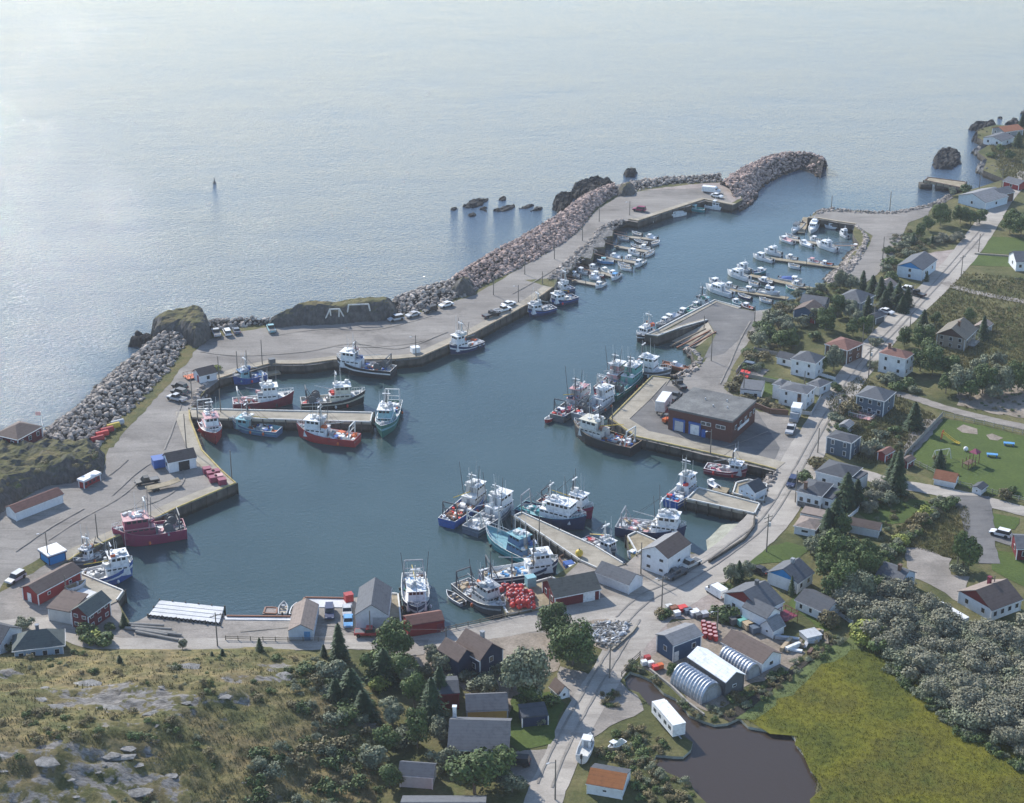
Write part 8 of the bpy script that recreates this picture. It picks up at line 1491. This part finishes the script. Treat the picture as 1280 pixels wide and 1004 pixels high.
# willow thicket at the lower right and hillside scrub: nobody could count them
def thicket(name, poly, n, hlo, hhi, keys, seed, on=None, cover=None, dens=1):
    rnd = random.Random(seed); V_, F_, MI = [], [], []; mats = []; srcs = []
    for k in keys:
        cm = PROTO[k][rnd.randrange(len(PROTO[k]))][0]; h0 = PROTO[k][0][2]; co = np.empty(len(cm.vertices)*3); cm.vertices.foreach_get('co', co); co = co.reshape(-1, 3); nf = len(cm.polygons)
        if cm.materials[0] not in mats: mats.append(cm.materials[0])
        srcs.append((co, nf, mats.index(cm.materials[0]), h0))
    xs = [p[0] for p in poly]; ys = [p[1] for p in poly]; cnt = 0; tv = []; ti = []; base = 0
    while cnt < n:
        px, py = rnd.uniform(min(xs), max(xs)), rnd.uniform(min(ys), max(ys))
        if not inside(px, py, poly): continue
        if cover is not None and rnd.random() > cover(px, py): continue
        cnt += 1; q = on(px, py) if on else P(px, py); co, nf, mi, h0 = srcs[rnd.randrange(len(srcs))]; k = rnd.uniform(hlo, hhi)/h0; a = rnd.uniform(0, 6.28); c, s = math.cos(a), math.sin(a); w_ = k*rnd.uniform(1.0, 1.5)
        v = np.stack([(co[:, 0]*c-co[:, 1]*s)*w_+q.x, (co[:, 0]*s+co[:, 1]*c)*w_+q.y, co[:, 2]*k+q.z-.1], 1); f = np.arange(nf)
        if dens < 1: keep = np.random.RandomState(cnt).rand(nf) < dens; v = v.reshape(nf, 4, 3)[keep].reshape(-1, 3); nf = int(keep.sum())
        tv.append(v); ti.append(np.full(nf, mi))
    v = np.concatenate(tv); mi = np.concatenate(ti); nfa = len(mi); me = bpy.data.meshes.new(name); me.vertices.add(len(v)); me.vertices.foreach_set('co', v.ravel()); me.loops.add(nfa*4); me.loops.foreach_set('vertex_index', np.arange(nfa*4)); me.polygons.add(nfa); me.polygons.foreach_set('loop_start', np.arange(nfa)*4)
    try: me.polygons.foreach_set('loop_total', np.full(nfa, 4))
    except Exception: pass
    for m in mats: me.materials.append(m)
    me.polygons.foreach_set('material_index', mi); me.update(calc_edges=True); me.validate()
    return tag(mkobj(name, me), kind='stuff')
thicket('willow_thicket', [(1062, 730), (1110, 742), (1150, 758), (1200, 790), (1240, 800), (1300, 790), (1300, 955), (1260, 940), (1210, 905), (1160, 870), (1120, 830), (1100, 806), (1085, 788), (1062, 765)], 250, 2.4, 5.8, ['w', 'w', 'u', 'w', 'u'], 5, dens=.75)
thicket('marsh_scrub', [(1105, 815), (1125, 838), (1165, 878), (1215, 912), (1265, 948), (1300, 960), (1300, 975), (1255, 955), (1200, 920), (1150, 880), (1110, 840)], 60, 1.0, 1.8, ['s', 'v'], 6, dens=.5)
thicket('creek_bank_scrub', [(870, 895), (905, 878), (960, 850), (1000, 822), (1045, 790), (1055, 800), (1005, 842), (965, 872), (925, 892), (905, 898), (885, 905)], 60, .7, 1.5, ['s', 'b', 'v'], 7, dens=.5)
thicket('creek_bank_scrub', [(784, 838), (790, 828), (812, 848), (850, 878), (885, 902), (870, 900), (838, 868), (812, 845)], 26, .6, 1.3, ['s', 'b', 'v'], 8, dens=.5)
thicket('pond_point_scrub', [(748, 935), (790, 905), (830, 925), (850, 938), (815, 950), (835, 970), (865, 985), (878, 1010), (800, 1010), (790, 960), (752, 955)], 75, .6, 1.6, ['b', 's', 'b', 'v'], 9, dens=.5)
thicket('pond_point_scrub', [(752, 868), (765, 862), (780, 872), (775, 885), (757, 885)], 14, .5, 1.2, ['b', 's'], 10, dens=.5)
thicket('rocky_hill_scrub', [(0, 575), (50, 570), (90, 566), (122, 568), (120, 590), (60, 600), (0, 620)], 26, .6, 1.4, ['b', 's', 'b'], 11, on=lambda a, b: P(a, b, LZ+3.4), dens=.4)
thicket('shore_scrub', [(945, 470), (930, 460), (948, 410), (965, 385), (990, 378), (1030, 368), (1050, 350), (1070, 350), (1050, 372), (1010, 385), (1020, 400), (985, 395), (1000, 430), (960, 440)], 90, 1.0, 2.6, ['s', 'v', 'b', 'g'], 12, dens=.5)
thicket('stream_scrub', [(1108, 330), (1112, 298), (1140, 290), (1170, 305), (1205, 292), (1150, 318), (1130, 330), (1112, 345)], 70, .8, 2.0, ['v', 's', 'b'], 13, dens=.4)
thicket('field_scrub', [(1215, 345), (1290, 350), (1290, 372), (1200, 356)], 60, .4, 1.0, ['b', 's', 'v'], 14, dens=.3)
thicket('field_scrub', [(1180, 375), (1230, 378), (1290, 390), (1290, 440), (1240, 425), (1215, 395), (1170, 395)], 80, .4, 1.0, ['b', 's', 'b'], 15, dens=.3)
thicket('field_scrub', [(1040, 500), (1065, 480), (1075, 520), (1140, 545), (1125, 570), (1085, 560), (1030, 540)], 70, .5, 1.3, ['b', 's', 'v'], 16, dens=.35)
thicket('field_scrub', [(1190, 500), (1290, 470), (1290, 525), (1200, 510)], 40, .4, 1.0, ['b', 's'], 17, dens=.3)
thicket('yard_scrub', [(1080, 605), (1190, 635), (1160, 650), (1110, 690), (1080, 690), (1100, 660), (1070, 640)], 60, .5, 1.4, ['b', 's', 'v'], 18, dens=.35)
hill_rocks()
# tall grass and low scrub on the hill
HP = [(-20, 820), (60, 817), (120, 815), (240, 816), (330, 812), (400, 820), (440, 835), (470, 880), (478, 930), (470, 1010), (440, 1090), (-20, 1090)]
def hcov(px, py):
    q = P(px, py); n = float(vnoise(q.x, q.y, 9, 3, .09))
    if float(bare_at(np.array(PH(px, py).x), np.array(PH(px, py).y))) > .42: return 0
    return min(1, max(.04, (n-.52)*9+.05+max(0, (px-330)/260)))
thicket('hill_scrub', HP, 300, .4, 1.3, ['s', 'b', 'b', 'v', 's'], 19, on=PH, cover=hcov, dens=.45)
thicket('hill_scrub', [(340, 830), (400, 835), (450, 870), (478, 920), (470, 1060), (330, 1060), (310, 960), (370, 900)], 90, 1.0, 2.8, ['s', 'g', 'b', 'v', 's'], 20, on=PH, dens=.5)
def tufts(name, poly, n, seed, h, mat='l_grass', on=None):
    rs = np.random.RandomState(seed); xs = [p[0] for p in poly]; ys = [p[1] for p in poly]; px = rs.uniform(min(xs), max(xs), n*2); py = rs.uniform(min(ys), max(ys), n*2)
    ok = np_inside(px, py, poly); px, py = px[ok][:n], py[ok][:n]
    dx = (px-640)/FPX; dy = (502-py)/FPX; D = np.stack([FW.x+dx+0*dy, FW.y+UP.y*dy, FW.z+UP.z*dy], 1); z = np.full(len(px), LZ, float)
    if on:
        for _ in range(25): t = (z-CH)/D[:, 2]; z = z*.5+.5*(LZ+hill_h(D[:, 0]*t, D[:, 1]*t))
    t = (z-CH)/D[:, 2]; X = D[:, 0]*t; Y = D[:, 1]*t; vs = []
    if on: ok = bare_at(X, Y) < .38; X, Y, z = X[ok], Y[ok], z[ok]
    m = len(X)
    for b in range(3):
        a = rs.uniform(0, 6.28, m); w_ = h*.22; hh = h*rs.uniform(.5, 1.3, m); lx = rs.uniform(-.4, .4, m)*h; ly = rs.uniform(-.4, .4, m)*h
        ox = rs.uniform(-.3, .3, m); oy = rs.uniform(-.3, .3, m)
        vs.append(np.stack([np.stack([X+ox-np.cos(a)*w_, Y+oy-np.sin(a)*w_, z-.1], 1), np.stack([X+ox+np.cos(a)*w_, Y+oy+np.sin(a)*w_, z-.1], 1), np.stack([X+ox+lx, Y+oy+ly, z+hh], 1)], 1).reshape(-1, 3))
    v = np.concatenate(vs); nf = len(v)//3; me = bpy.data.meshes.new(name); me.vertices.add(len(v)); me.vertices.foreach_set('co', v.ravel()); me.loops.add(nf*3); me.loops.foreach_set('vertex_index', np.arange(nf*3)); me.polygons.add(nf); me.polygons.foreach_set('loop_start', np.arange(nf)*3); me.materials.append(M[mat]); me.update(calc_edges=True)
    tag(mkobj(name, me), kind='stuff')
tufts('hill_grass', HP, 12000, 1, .4, on=True)
tufts('marsh_grass', [(925, 900), (960, 878), (1005, 845), (1045, 812), (1075, 805), (1110, 815), (1150, 850), (1190, 890), (1240, 925), (1300, 950), (1300, 1030), (1022, 1030), (1020, 980), (1004, 942), (988, 918)], 12000, 2, .3, 'm_marsh')
tufts('field_grass', [(1205, 340), (1290, 350), (1290, 480), (1190, 480), (1150, 400)], 6000, 3, .6)
tufts('field_grass', [(1030, 500), (1075, 470), (1170, 520), (1130, 580), (1070, 580)], 3500, 4, .6)
tufts('meadow_grass', [(1085, 700), (1145, 640), (1210, 632), (1212, 660), (1195, 700), (1140, 684)], 2500, 5, .5)
tufts('headland_grass', [(1235, 170), (1290, 150), (1290, 240), (1255, 225), (1240, 195)], 2500, 6, .7)
finish_labels()
# ================================================================ haze
def build_haze():
    m = bpy.data.materials.new('m_haze'); m.use_nodes = True; nt = m.node_tree; nt.nodes.clear()
    out = nt.nodes.new('ShaderNodeOutputMaterial'); v = nt.nodes.new('ShaderNodeVolumePrincipled')
    v.inputs['Color'].default_value = (.88, .92, 1, 1); v.inputs['Density'].default_value = HAZE; v.inputs['Anisotropy'].default_value = .35
    nt.links.new(v.outputs[0], out.inputs['Volume'])
    o = MB().box(-950, 950, -350, 1700, -9, 215).build('haze', m); tag(o, kind='stuff')
HAZE = 0.00010
build_haze()
